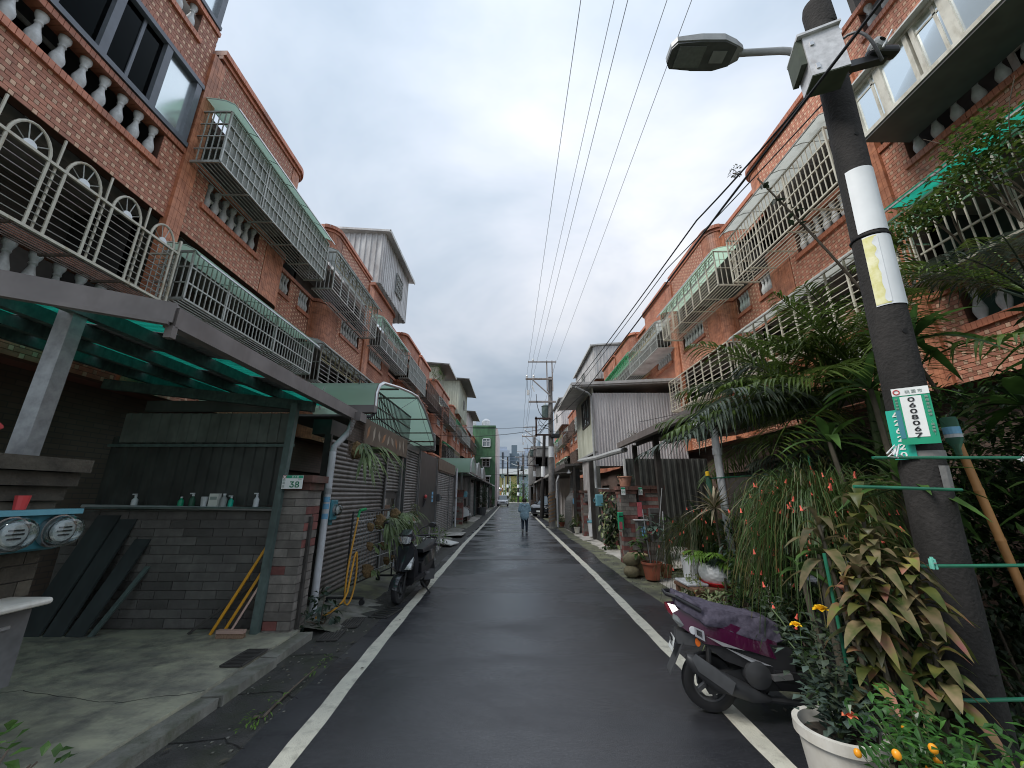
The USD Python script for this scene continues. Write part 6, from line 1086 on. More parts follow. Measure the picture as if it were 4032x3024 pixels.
    obj('front_panel', H([(1.06, .18, .60), (1.06, -.18, .60), (1.08, .17, .80), (1.08, -.17, .80), (1.16, .10, .86), (1.16, -.10, .86), (1.30, .035, .50), (1.30, -.035, .50), (1.24, .10, .48), (1.24, -.10, .48), (1.14, .17, .50), (1.14, -.17, .50), (1.25, 0, .66)]), paint, t, smooth=22)
    for s_ in sy: obj('side_lamp', H([(1.13, s_ * .178, .70), (1.24, s_ * .10, .52), (1.27, s_ * .085, .52), (1.17, s_ * .165, .50), (1.20, s_ * .165, .52), (1.12, s_ * .19, .64)]), 'headlight', t)
    obj('fender', MB().grid([[(1.24 + .25 * math.cos(a), y, .215 + .25 * math.sin(a) - abs(y) * .3) for y in (-.07, -.04, 0, .04, .07)] for a in np.linspace(.2, 2.5, 10)]), paint, t, smooth=60); obj('fork', MB().tube([(1.24, .075, .215), (1.10, .07, .62)], .02, 8).tube([(1.24, -.075, .215), (1.10, -.07, .62)], .02, 8), 'iron_black', t)
    obj('handlebar_cowl', H(mir([(.90, .10, 1.00), (.93, .13, .96), (1.06, .15, .95), (1.10, .10, 1.06), (1.02, .08, 1.12), (1.15, .09, .92), (1.16, .05, 1.04)])), 'paint_black', t, smooth=40)
    obj('headlight', H(mir([(1.13, .11, .95), (1.155, .13, 1.0), (1.18, .05, .90), (1.19, .06, 1.02), (1.12, .10, .91)])), 'headlight', t, smooth=40)
    for s_ in sy:
        obj('grip', MB().tube([(1.0, s_ * .14, 1.02), (.96, s_ * .36, 1.03)], .017, 8), 'rubber', t); obj('brake_lever', MB().tube([(1.06, s_ * .16, 1.02), (1.06, s_ * .34, 1.0)], .007, 6), 'mail_steel', t)
        mi = obj('mirror', MB().hull([(.95 + dx, s_ * (.42 + dy), 1.20 + dz) for dx, dy, dz in [(q * .012, .075 * math.cos(a), .045 * math.sin(a)) for q in (0, 1) for a in np.linspace(0, 2 * PI, 13)[:-1]]]), 'mirror', t); obj('stalk', MB().tube([(1.02, s_ * .16, 1.05), (1.0, s_ * .24, 1.14), (.97, s_ * .36, 1.19)], .007, 6), 'iron_black', mi); obj('shell', MB().hull([(.965 + dx, s_ * (.42 + dy), 1.20 + dz) for dx, dy, dz in [(q * .03, (.078 - q * .02) * math.cos(a), (.048 - q * .015) * math.sin(a)) for q in (0, 1) for a in np.linspace(0, 2 * PI, 13)[:-1]]]), 'plastic_black', mi)
    return t
s1 = scooter('purple scooter with mottled cloth seat cover parked nose into the garden', (1.64, 3.76, 0), -.17, 'paint_purple', True)
m = MB(); up = np.array([.0, 0, 1.0])
def badge(name, pts, mat, y=-.1605):
    pts = np.asarray(pts, float); pts = pts - [0, .05]; yy = np.interp(pts[:, 0], [-.26, -.03, .3, .55], [-.112, -.160, -.170, -.152])
    v = np.c_[pts[:, 0], yy - .004, pts[:, 1]]; obj(name, MB().add(v, [[0, i, i + 1] for i in range(1, len(v) - 1)]), mat, s1)
badge('silver_flash', [(.12, .565), (.30, .50), (.45, .455), (.30, .475)], 'paint_silver'); badge('silver_flash', [(-.02, .64), (.10, .60), (.26, .555), (.10, .575)], 'paint_silver'); badge('emblem', [(-.10, .70), (-.03, .675), (-.03, .60), (-.10, .63)], 'paint_silver'); badge('emblem_core', [(-.085, .682), (-.045, .667), (-.045, .618), (-.085, .642)], 'ink_black')
obj('round_badge', MB().lathe([(0, -.150), (.028, -.149), (.028, -.13)], 14, (-.11, 0, .62), axis='y'), 'pvc_white', s1)
s2 = scooter('black scooter facing the camera beside the left white line', (-1.66, 8.2, 0), -PI / 2 - .15, 'paint_black')
# ------------------------------------------------------------------ cars
def car(name, lab, loc, rz, paint, suv=True):
    t = thing(name, lab, 'car', loc, rz); h = 1.66 if suv else 1.45; mir = lambda L: [(x, s_ * y, z) for x, y, z in L for s_ in (-1, 1)]
    obj('body', MB().hull(mir([(-2.2, .80, .45), (-2.25, .84, .75), (-2.15, .84, 1.0), (-.2, .92, 1.02), (1.0, .90, 1.0), (1.95, .82, .90), (2.25, .72, .70), (2.25, .72, .40), (1.9, .88, .30), (-1.9, .88, .30)])), paint, t, smooth=30)
    obj('cabin', MB().hull(mir([(-2.05, .78, 1.0), (-1.75, .66, h - .05), (-1.2, .64, h), (.25, .62, h - .02), (1.05, .76, 1.0)])), 'car_glass', t, smooth=20); obj('roof', MB().hull(mir([(-1.8, .66, h - .06), (-1.2, .66, h + .01), (.2, .64, h - .0), (.32, .62, h - .05), (-1.2, .6, h + .03)])), paint, t, smooth=30)
    for x, w in ((.63, 1.0), (-.75, 1.0), (-1.9, 1.0)): obj('pillar', MB().hull([(x + dx, s_ * y, z) for s_ in (-1,) for dx in (0, .1) for y, z in ((.80, 1.0), (.655, h - .04))]).hull([(x + dx, y, z) for dx in (0, .1) for y, z in ((.80, 1.0), (.655, h - .04))]), paint, t)
    for x in (-1.35, 1.38):
        for s_ in (-1, 1):
            w = obj('wheel', MB().lathe([(.2, -.1), (.30, -.12), (.34, -.06), (.34, .06), (.30, .12), (.2, .1)], 20, (x, s_ * .80, .34), axis='y'), 'rubber', t, smooth=40); m = MB().lathe([(.2, .0), (.2, s_ * .1), (.0, s_ * .08)][:2] + [(.17, s_ * .09)], 18, (x, s_ * .80, .34), axis='y')
            for k in range(5): a = k * 2 * PI / 5; m.bar((x, s_ * .90, .34), (x + .2 * math.cos(a), s_ * .90, .34 + .2 * math.sin(a)), .05, .03, up=(0, 1, 0))
            obj('rim', m, 'alloy', w)
    obj('grille', MB().hull(mir([(2.27, .38, .72), (2.27, .30, .54), (2.20, .38, .72), (2.20, .3, .54)])), 'plastic_black', t); obj('plate', MB().box((2.27, -.2, .40), (2.285, .2, .52)), 'plate_white', t); obj('bumper', MB().hull(mir([(2.27, .6, .34), (2.2, .8, .34), (2.27, .6, .26), (2.2, .8, .26)])), 'plastic_grey', t)
    for s_ in (-1, 1): obj('headlight', MB().hull([(2.2, s_ * .76, .82), (2.26, s_ * .5, .76), (2.18, s_ * .8, .72), (2.25, s_ * .55, .68)]), 'headlight', t); obj('door_mirror', rbox((.85, s_ * .98, 1.05), (.09, .12, .08), .04), paint, t); obj('tail_light', MB().hull([(-2.26, s_ * .8, .95), (-2.2, s_ * .84, .7), (-2.27, s_ * .6, .9), (-2.26, s_ * .62, .75)]), 'tail_red', t)
    return t
car('parked_suv', 'white SUV parked facing the camera at the far end of the left line', (-1.42, 66, 0), -PI / 2, 'car_white'); car('parked_car', 'pale car nosing out of the carport beyond the second shutter', (-4.9, 25.6, .08), .05, 'car_white', False); car('parked_suv', 'dark SUV parked inside the right frontage behind the slender pole', (3.3, 33.6, .02), PI / 2 + 2.6, 'car_dark')
# ------------------------------------------------------------------ person walking away
import manifold3d as m3
def person():
    t = thing('person', 'person in light blue hooded jacket and dark jeans walking away', 'person', (.62, 19.2, 0), .0)
    Hh = 1.56
    def chain(sp, edge=.035, it=6):
        man = m3.Manifold()
        for c in sp:
            for (a, ra), (b, rb) in zip(c[:-1], c[1:]): h_ = hullsph([(a, ra), (b, rb)], 2); man += m3.Manifold(m3.Mesh(h_.vertices.astype(np.float32), h_.faces.astype(np.uint32)))
        man = man.refine_to_length(edge); q = man.to_mesh(); tm = trimesh.Trimesh(q.vert_properties[:, :3], q.tri_verts); trimesh.smoothing.filter_taubin(tm, iterations=it); return tm
    lf, rf = (-.09, .10, .08), (.09, -.03, .06)                                     # left foot lifted behind, right foot planted
    hipL, hipR = (-.085, 0, .78), (.085, 0, .78); kL, kR = (-.09, .10, .43), (.09, .04, .43); aL, aR = (-.10, -.12, .15), (.09, .05, .08)
    sh = [(-.16, 0, 1.25), (.16, 0, 1.25)]; eL, eR = (-.24, .04, 1.0), (.24, .04, 1.0); wL, wR = (-.20, .20, .95), (.19, .20, .98)
    body = chain([[((0, 0, .82), .12), ((0, 0, 1.0), .115), ((0, 0, 1.22), .12), ((0, .0, 1.34), .055), ((0, .01, 1.44), .085)], [(hipL, .085), (kL, .055), (aL, .04), ((-.10, -.02 - .06, .10), .03)], [(hipR, .085), (kR, .055), (aR, .04), ((.09, .15, .035), .03)], [(sh[0], .06), (eL, .042), (wL, .03), ((-.17, .26, .96), .03)], [(sh[1], .06), (eR, .042), (wR, .03), ((.16, .26, .99), .03)]])
    obj('body', body, 'skin', t, smooth=60)
    jk = chain([[((0, 0, .74), .175), ((0, 0, .95), .17), ((0, 0, 1.15), .165), ((0, 0, 1.25), .13)], [((-.06, 0, .74), .15), ((-.06, 0, 1.2), .13)], [((.06, 0, .74), .15), ((.06, 0, 1.2), .13)], [(sh[0], .085), (eL, .075), (wL, .055)], [(sh[1], .085), (eR, .075), (wR, .055)]], .03); jk.vertices += jk.vertex_normals * ((meshkit.fbm(jk.vertices * 9, 3, 3) - .5) * .03)[:, None]
    obj('jacket', jk, 'jacket_blue', t, smooth=50); obj('hood', chain([[((-.07, -.09, 1.26), .075), ((.07, -.09, 1.26), .075)], [((0, -.13, 1.22), .07), ((0, -.06, 1.32), .07)]]), 'jacket_blue', t, smooth=50)
    obj('hood_trim', MB().tube([(.12 * math.cos(a), -.04 + .10 * math.sin(a) * -1, 1.345 + .02 * math.cos(2 * a)) for a in np.linspace(0, 2 * PI, 17)], .026, 8), 'fur_white', t); obj('hair', chain([[((0, -.02, 1.47), .098), ((0, -.035, 1.40), .09), ((0, -.03, 1.36), .065)], [((-.03, 0, 1.45), .085), ((.03, 0, 1.45), .085)]]), 'hair_dark', t, smooth=50)
    for hp, kn, an in ((hipL, kL, aL), (hipR, kR, aR)): obj('jeans', chain([[(hp, .10), (kn, .068), (an, .055)]]), 'jeans', t, smooth=50)
    obj('shoe', MB().hull([(-.10 + x, -.16 + y, .06 + z) for x in (-.04, .04) for y, z in ((-.06, .10), (-.06, .16), (.10, -.04), (.12, .02), (.05, .12))]), 'shoe_black', t, smooth=40); obj('shoe', MB().hull([(.09 + x, y, z) for x in (-.04, .04) for y, z in ((-.06, .015), (-.06, .09), (.18, .015), (.18, .05), (.05, .10))]), 'shoe_black', t, smooth=40); obj('sole', MB().hull([(.09 + x, y, z) for x in (-.043, .043) for y in (-.07, .19) for z in (0, .02)]), 'sole_white', t)
    obj('sole', MB().hull([(-.10 + x, -.165 + y, .045 + z) for x in (-.043, .043) for y, z in ((-.075, .1), (-.06, .12), (.10, -.045), (.11, -.03))]), 'sole_white', t)
person()
# ------------------------------------------------------------------ plants
def unit(a): return a / (np.linalg.norm(a, axis=-1, keepdims=True) + 1e-9)
def leaves(mb, B, D, L, W, droop=.3, nseg=3, fold=.25, peak=.45, up=None):
    """many leaves at once: base, direction, length, width; folded along the midrib, bending down towards the tip"""
    B, D = np.atleast_2d(np.asarray(B, float)), unit(np.atleast_2d(np.asarray(D, float))); n = len(B); L = np.broadcast_to(L, n)[:, None]; W = np.broadcast_to(W, n)[:, None]; dr = np.broadcast_to(droop, n)[:, None]
    z = np.array([0, 0, 1.0]); U = np.broadcast_to(z if up is None else up, (n, 3)); S = np.cross(D, U); bad = np.linalg.norm(S, axis=1) < .15; S[bad] = np.cross(D[bad], [1.0, .3, 0]); S = unit(S); N = unit(np.cross(S, D)); rows = []
    for t in np.linspace(0, 1, nseg + 1):
        c = B + D * L * t - z * dr * L * t * t; w = W * .5 * (t / peak if t < peak else ((1 - t) / (1 - peak)) ** .75) ** .8 if 0 < t < 1 else W * (.06 if t == 0 else .01)
        rows.append(np.stack([c - S * w + N * w * fold, c, c + S * w + N * w * fold], 1))
    V = np.stack(rows, 1).reshape(-1, 3); k = nseg + 1; q = np.array([[i * 3 + j, i * 3 + j + 1, (i + 1) * 3 + j + 1, (i + 1) * 3 + j] for i in range(nseg) for j in range(2)])
    return mb.add(V, (q[None] + (np.arange(n) * 3 * k)[:, None, None]).reshape(-1, 4))
def rdir(n, zmin=-.3, zmax=1.0, r=nrg):
    a = r.uniform(0, 2 * PI, n); z = r.uniform(zmin, zmax, n); s = np.sqrt(np.maximum(1 - z * z, 0)); return np.stack([s * np.cos(a), s * np.sin(a), z], 1)
def blob(n, c, r, shell=.5):
    d = rdir(n, -1, 1); return np.asarray(c, float) + d * np.asarray(r, float) * (shell + (1 - shell) * nrg.random((n, 1)))
def shrub(name, lab, loc, clumps, mat, n, L, W, stems=6, droop=.35, cat='shrub', group=None, mats=None, fold=.25):
    """stems that rise from the base into leaf clumps [(centre, radii)], leaves turned outward"""
    t = thing(name, lab, cat, loc, group=group); st = MB()
    for c, r in clumps:
        for _ in range(max(1, stems // len(clumps))): e = np.asarray(c, float) + rdir(1)[0] * np.asarray(r) * .5; st.tube(bez([(rng.uniform(-.05, .05), rng.uniform(-.05, .05), 0), (e[0] * .3, e[1] * .3, e[2] * .6), e], 6), np.linspace(.013, .005, 6), 5)
    obj('stems', st, 'bark', t); mats = mats or [mat]; tot = sum(np.prod(r) ** (1 / 3) for _, r in clumps)
    for mt_ in mats:
        mb = MB()
        for c, r in clumps:
            k = int(n / len(mats) * np.prod(r) ** (1 / 3) / tot); p = blob(k, c, r); d = unit(p - np.asarray(c)) + rdir(k, -.5, .9) * .8; leaves(mb, p, d, nrg.uniform(.6, 1.2, k) * L, nrg.uniform(.7, 1.2, k) * W, droop, 2, fold)
        obj('crown', mb, mt_, t, kind='stuff' if n > 40 else None)
    return t
def strap_rosette(t, c, n, L, W, mat, name='leaf', elev=(.1, 1.2), droop=.5, single=True, seg=5, az=None, run=0.0):
    """a head of sword leaves round one growing point; each leaf its own part"""
    mb = MB()
    for i in range(n):
        a = i * 2.4 + rng.uniform(-.3, .3) if az is None else rng.uniform(*az); e = elev[0] + (elev[1] - elev[0]) * i / n; d = (math.cos(a) * math.cos(e), math.sin(a) * math.cos(e), math.sin(e)); m = MB() if single else mb
        leaves(m, [np.asarray(c, float) - [0, 0, run * (1 - i / n)]], [d], L * rng.uniform(.75, 1.1), W * rng.uniform(.85, 1.15), droop * rng.uniform(.6, 1.3), seg, .3, .4)
        if single: obj(name, m, mat if isinstance(mat, str) else rng.choice(mat), t, smooth=70)
    if not single: obj(name, mb, mat, t)
def frond(t, base, d, L, mat, nl=26, ll=.45, lw=.028, droop=.5, lift=.55):
    """palm frond: arching rachis with drooping leaflets"""
    d = unit(np.asarray(d, float)); k = 14; s = np.linspace(0, 1, k)[:, None]; P_ = np.asarray(base, float) + d * L * s - np.array([0, 0, 1]) * droop * L * s ** 2.2; m = MB(); m.tube(P_, np.linspace(.014, .004, k), 5)
    u = np.linspace(.16, .99, nl); pts = np.stack([np.interp(u, s[:, 0], P_[:, i]) for i in range(3)], 1); tg = unit(np.gradient(pts, axis=0)); sd = unit(np.cross(tg, [0, 0, 1.0])); B, D = [], []
    for sg in (-1, 1): B.append(pts); D.append(tg * .75 + sd * sg * 1.0 + np.array([0, 0, lift]) * .5 + nrg.normal(0, .07, (nl, 3)))
    env = np.tile(np.sin(PI * np.clip(u * .86 + .12, 0, 1)) ** .6, 2); leaves(m, np.vstack(B), np.vstack(D), ll * env, lw, nrg.uniform(.35, .85, 2 * nl), 4, .2, .35)
    return obj('frond', m, mat, t)
def palm(name, lab, loc, h, n, L, mat, az=None, stems=3, ll=.45, el=(.15, 1.3), lw=.028, nl=26):
    t = thing(name, lab, 'palm', loc); r = random.Random(int(loc[0] * 100 + loc[1] * 10))
    for i in range(stems): a = i * 2.1; obj('trunk', MB().tube([(.12 * math.cos(a), .12 * math.sin(a), 0), (.10 * math.cos(a), .1 * math.sin(a), h * .6), (.05 * math.cos(a), .05 * math.sin(a), h)], [.05, .045, .035], 8), 'stem_green', t)
    for i in range(n):
        a = r.uniform(*az) if az else i * 2.4; e = el[0] + (el[1] - el[0]) * ((i * .618) % 1); frond(t, (0, 0, h - .1 * r.random()), (math.cos(a) * math.cos(e), math.sin(a) * math.cos(e), math.sin(e)), L * r.uniform(.8, 1.1), mat if isinstance(mat, str) else mat[i % len(mat)], nl, ll, lw, r.uniform(.2, .5))
    return t
def pot(name, lab, loc, r0, r1, h, mat, rim=True, n=20, soil=True):
    t = thing(name, lab, 'flower pot', loc); prof = [(0, 0), (r0, 0), (r0 + (r1 - r0) * .88, h * .88)] + ([(r1 * 1.06, h * .89), (r1 * 1.06, h)] if rim else [(r1, h)]) + [(r1 * .92, h), (r1 * .88, h * .86)]
    obj('pot', MB().lathe(prof, n), mat, t, smooth=35)
    if soil: obj('soil', MB().lathe([(r1 * .885, h * .86), (0, h * .88)], n), 'soil', t)
    return t
# --- palms
palm('areca_palm', 'large areca palm arching left over the lane in front of the right balconies', (4.35, 5.1, 0), 2.75, 26, 2.45, ['leaf_palm', 'leaf_palm', 'leaf_palm_grey'], az=(1.3, 4.7), el=(.05, 1.15), ll=.62, nl=34, lw=.034)
palm('areca_palm', 'upper areca palm with upright fronds just left of the lamp pole', (3.9, 4.0, 0), 2.75, 20, 1.8, ['leaf_palm'], az=(1.0, 4.8), el=(.3, 1.35), ll=.5, nl=30)
palm('areca_palm', 'grey green palm with drooping fronds low before the carport', (4.7, 5.5, 0), 2.2, 16, 1.5, ['leaf_palm_grey'], az=(1.6, 4.6), el=(-.1, .8), ll=.42)
palm('areca_palm', 'palm with greyish fronds to the right of the lamp pole under the green awning', (5.2, 3.4, 0), 3.6, 16, 1.7, ['leaf_palm_grey', 'leaf_palm'], el=(.2, 1.2), ll=.45)
# --- corn plants with broad leaves
def corn_plant(lab, loc, canes, mat='leaf_mid', L=.55, W=.085, n=16):
    t = thing('corn_plant', lab, 'plant', loc)
    for x, y, z in canes:
        obj('cane', MB().tube([(x * .4, y * .4, 0), (x * .8, y * .8, z * .6), (x, y, z)], [.028, .024, .018], 8), 'dead_stem', t); strap_rosette(t, (x, y, z), n, L, W, mat, elev=(-.2, 1.35), droop=.55)
    return t
corn_plant('tall broad leaved corn plant behind the lamp pole, left of it', (3.0, 3.0, 0), [(.0, .1, 2.55), (-.2, .4, 2.15), (.25, -.1, 2.9), (-.1, -.1, 1.75)], ['leaf_mid', 'leaf_dark', 'leaf_mid'])
corn_plant('broad leaved corn plant right of the lamp pole at the picture edge', (4.35, 2.75, 0), [(.05, 0, 2.75), (.35, .2, 3.1), (.1, -.25, 2.2), (.5, -.1, 2.5), (-.15, .15, 1.7), (.7, .3, 2.0), (-.2, .3, 2.4)], ['leaf_mid', 'leaf_mid', 'leaf_dark'], L=.62, W=.12)
corn_plant('low dark corn plant at the lower right edge behind the bamboo cane', (4.1, 2.55, 0), [(-.05, 0, 1.4), (.2, .1, 1.0), (-.2, .2, .75), (-.25, .05, 1.1), (-.1, 0, .45)], ['leaf_mid', 'leaf_dark'], L=.5, W=.10, n=14)
# --- dark shrubs that fill the bed
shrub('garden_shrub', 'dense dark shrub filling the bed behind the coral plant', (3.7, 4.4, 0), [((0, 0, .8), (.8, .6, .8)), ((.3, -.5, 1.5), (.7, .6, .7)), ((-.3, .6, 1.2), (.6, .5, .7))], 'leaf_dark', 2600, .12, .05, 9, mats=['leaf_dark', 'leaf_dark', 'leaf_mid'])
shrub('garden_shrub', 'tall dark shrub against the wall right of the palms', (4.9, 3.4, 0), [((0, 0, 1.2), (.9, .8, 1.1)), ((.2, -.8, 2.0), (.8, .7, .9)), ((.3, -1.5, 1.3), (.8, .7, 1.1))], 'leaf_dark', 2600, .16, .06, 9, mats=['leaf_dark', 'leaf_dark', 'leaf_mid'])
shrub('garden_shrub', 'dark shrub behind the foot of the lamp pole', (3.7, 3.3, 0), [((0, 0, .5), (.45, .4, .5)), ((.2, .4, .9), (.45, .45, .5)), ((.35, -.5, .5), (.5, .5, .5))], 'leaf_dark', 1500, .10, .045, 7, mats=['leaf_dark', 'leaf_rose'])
shrub('garden_shrub', 'bluish leaved bush between the bird of paradise and the palm', (3.55, 4.9, 0), [((-.1, 0, 1.75), (.35, .35, .3)), ((-.3, -.1, 1.45), (.3, .3, .25)), ((.2, .1, 2.0), (.35, .3, .3))], 'leaf_blue', 520, .10, .06, 8)
shrub('garden_shrub', 'green bush under the palms right of the carport downpipe', (3.9, 6.1, 0), [((0, 0, .6), (.5, .5, .6)), ((.2, -.2, 1.1), (.5, .5, .5))], 'leaf_mid', 900, .11, .05, 6, mats=['leaf_dark', 'leaf_mid'])
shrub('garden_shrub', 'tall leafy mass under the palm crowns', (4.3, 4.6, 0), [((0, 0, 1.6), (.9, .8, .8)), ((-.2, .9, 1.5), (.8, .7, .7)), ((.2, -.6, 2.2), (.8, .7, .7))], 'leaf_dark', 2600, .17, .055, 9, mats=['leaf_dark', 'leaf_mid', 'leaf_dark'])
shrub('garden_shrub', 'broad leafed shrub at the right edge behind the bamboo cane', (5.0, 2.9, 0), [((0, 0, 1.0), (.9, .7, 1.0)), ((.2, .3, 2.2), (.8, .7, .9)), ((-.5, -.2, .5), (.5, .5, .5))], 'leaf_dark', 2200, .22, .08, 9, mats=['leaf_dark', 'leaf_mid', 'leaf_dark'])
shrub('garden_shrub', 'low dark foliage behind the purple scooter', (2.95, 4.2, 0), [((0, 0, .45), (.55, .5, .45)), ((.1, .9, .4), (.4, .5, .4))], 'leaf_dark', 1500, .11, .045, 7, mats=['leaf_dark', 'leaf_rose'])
shrub('garden_shrub', 'mid green leafy bush between the downpipe and the coral plants', (3.3, 5.55, 0), [((0, 0, .6), (.45, .4, .55)), ((.15, -.2, 1.15), (.45, .4, .4)), ((-.1, .2, 1.0), (.4, .4, .4))], 'leaf_mid', 1300, .12, .05, 7, mats=['leaf_mid', 'leaf_dark', 'leaf_blue'])
shrub('garden_shrub', 'feathery green bush at the front edge of the bed by the table', (2.75, 5.2, 0), [((0, 0, .35), (.3, .3, .35)), ((.2, -.2, .7), (.3, .3, .3))], 'leaf_mid', 900, .09, .03, 6, mats=['leaf_mid', 'leaf_rush', 'leaf_dark'])
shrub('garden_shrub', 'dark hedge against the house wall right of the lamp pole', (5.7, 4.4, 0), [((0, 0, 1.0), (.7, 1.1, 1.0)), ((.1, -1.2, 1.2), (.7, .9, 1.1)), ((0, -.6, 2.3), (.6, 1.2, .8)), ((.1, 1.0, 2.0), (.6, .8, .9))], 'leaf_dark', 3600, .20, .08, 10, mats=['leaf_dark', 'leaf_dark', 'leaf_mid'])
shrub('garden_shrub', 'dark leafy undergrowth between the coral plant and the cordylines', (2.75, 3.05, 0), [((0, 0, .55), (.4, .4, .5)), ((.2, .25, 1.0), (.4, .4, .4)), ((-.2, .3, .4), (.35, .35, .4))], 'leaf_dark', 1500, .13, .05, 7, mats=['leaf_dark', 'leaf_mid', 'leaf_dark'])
# --- coral plants: weeping rush-like stems with red tubular flowers
def coral(lab, loc, h, R, n, nf, mats=('leaf_rush', 'leaf_rush', 'leaf_rush_brown')):
    t = thing('coral_plant', lab, 'plant', loc); M_ = {m_: MB() for m_ in mats}; fl = []
    for i in range(n):
        a = rng.uniform(0, 2 * PI); r = R * math.sqrt(rng.random()); top = h * rng.uniform(.72, 1.06); e = np.array([r * math.cos(a) * 1.15, r * math.sin(a), top - r * rng.uniform(.5, 1.5)]); p = bez([(0, 0, .1), (e[0] * .15, e[1] * .15, h * .95), (e[0] * .8, e[1] * .8, top + .05), e], 9); mb = M_[mats[i % len(mats)]]; mb.tube(p, .0028, 3, cap=False)
        k = 7; q = p[3:][nrg.integers(0, 6, k)] + nrg.normal(0, .012, (k, 3)); leaves(mb, q, nrg.normal(0, 1, (k, 3)) * [1, 1, .5] + [0, 0, -.6], nrg.uniform(.06, .16, k), .006, .4, 2, 0)
        if i % 9 == 0: fl.append(p[nrg.integers(5, 9)] + nrg.normal(0, .03, 3))
    for m_, mb in M_.items(): obj('foliage', mb, m_, t, kind='stuff')
    for i in range(nf):
        c = fl[i % len(fl)] + nrg.normal(0, .035, 3); obj('flower', MB().lathe([(.004, 0), (.007, -.024), (.012, -.038), (0, -.034)], 6).apply(lambda v: v @ rotx(rng.uniform(-.7, .7)).T + c), 'flower_coral', t)
    return t
coral('weeping coral plant with many red tubular flowers left of the lamp pole', (2.72, 3.55, 0), 2.0, .72, 1300, 210)
coral('smaller coral plant with reddish tips behind the honeycomb pot', (3.05, 6.5, 0), 1.5, .7, 520, 60, ('leaf_rush', 'leaf_rush_brown'))
coral('coral plant mass hanging between the two flowering clumps', (3.35, 4.75, 0), 1.8, .62, 520, 40, ('leaf_rush', 'leaf_dark'))
# --- cordylines beside the pole
def cordyline(lab, loc, heads, mat):
    t = thing('cordyline', lab, 'plant', loc)
    for x, y, z, n, L in heads: obj('stem', MB().tube([(x * .3, y * .3, 0), (x * .8, y * .8, z * .6), (x, y, z)], [.016, .014, .01], 7), 'dead_stem', t); strap_rosette(t, (x, y, z), n, L, .082, mat, elev=(.15, 1.35), droop=.95, seg=6, run=.34)
    return t
cordyline('cordyline with pink and olive striped leaves left of the lamp pole', (2.18, 2.5, 0), [(0, 0, 1.46, 34, .23), (-.16, -.04, 1.30, 34, .22), (.12, -.08, 1.36, 32, .23), (-.04, .05, 1.08, 30, .22), (.10, -.12, 1.0, 28, .21), (-.16, .02, .95, 28, .21)], ['leaf_cordyline', 'leaf_cordyline', 'leaf_cordyline_brown', 'leaf_cordyline_tip'])
cordyline('brownish cordyline with arching leaves above the striped one', (2.26, 2.62, 0), [(.0, 0, 1.68, 22, .34), (-.22, .1, 1.55, 18, .32)], ['leaf_cordyline_brown', 'leaf_cordyline'])
cordyline('withered lower cordyline at the foot of the lamp pole', (2.24, 2.40, 0), [(0, 0, .72, 18, .30), (.08, .1, .5, 14, .28)], ['leaf_cordyline_brown', 'leaf_dark'])
cordyline('bright lime and pink young cordyline shoot at the left of the clump', (1.98, 2.52, 0), [(0, 0, 1.25, 9, .24)], ['leaf_cordyline_tip'])
corn_plant('small green leafed shoot below the red flowers', (2.28, 3.1, 0), [(0, 0, 1.28), (-.08, .1, 1.15)], 'leaf_mid', .24, .06, 9)
# --- bird of paradise, spiky dracaena, potted plants on the right
t = thing('bird_of_paradise', 'bird of paradise with tall upright paddle leaves by the downpipe', 'plant', (3.5, 6.5, 0))
for i in range(11): a = rng.uniform(0, 6.28); e = rng.uniform(.9, 1.4); d = np.array([math.cos(a) * math.cos(e), math.sin(a) * math.cos(e), math.sin(e)]); s_ = d * rng.uniform(.9, 1.25); m = MB().tube([(0, 0, 0), s_], .012, 5); leaves(m, [s_], [d + [0, 0, .1]], rng.uniform(.5, .7), .17, .18, 5, .35); obj('leaf', m, ['leaf_mid', 'leaf_dark'][i % 2], t, smooth=60)
t = thing('spiky_dracaena', 'pale spiky dracaena head above the honeycomb pot', 'plant', (2.88, 5.75, 0)); obj('stem', MB().tube([(0, 0, 0), (.02, 0, .8), (0, -.02, 1.52)], .016, 7), 'dead_stem', t); strap_rosette(t, (0, -.02, 1.52), 60, .50, .034, ['leaf_pale', 'leaf_pale', 'leaf_cordyline_brown'], elev=(-.3, 1.4), droop=.35)
t = thing('side_table', 'low brown wooden table under the white honeycomb pot', 'table', (2.86, 6.05, 0), .1); obj('top', MB().box((-.42, -.3, .44), (.42, .3, .48)), 'wood_table', t)
for x in (-.38, .38):
    for y in (-.26, .26): obj('leg', MB().box((x - .025, y - .025, 0), (x + .025, y + .025, .44)), 'wood_table', t)
obj('apron', MB().box((-.38, -.27, .33), (.38, -.25, .44)), 'wood_table', t)
solo('white_tray', rbox((2.58, 6.1, .5), (.15, .22, .018), .015), 'pvc_white', 'white tray at the left end of the wooden table', 'tray')
solo('white_pot', MB().lathe([(0, 0), (.1, 0), (.13, .3), (.12, .3), (.1, .02), (0, .02)], 14, (2.66, 6.25, .52)), 'pot_glaze_white', 'tall white pot behind the honeycomb pot', 'flower pot', smooth=35)
sc = pot('saucer', 'red plastic saucer under the honeycomb pot', (2.92, 5.98, .482), .17, .215, .05, 'saucer_red', True, 24, False)
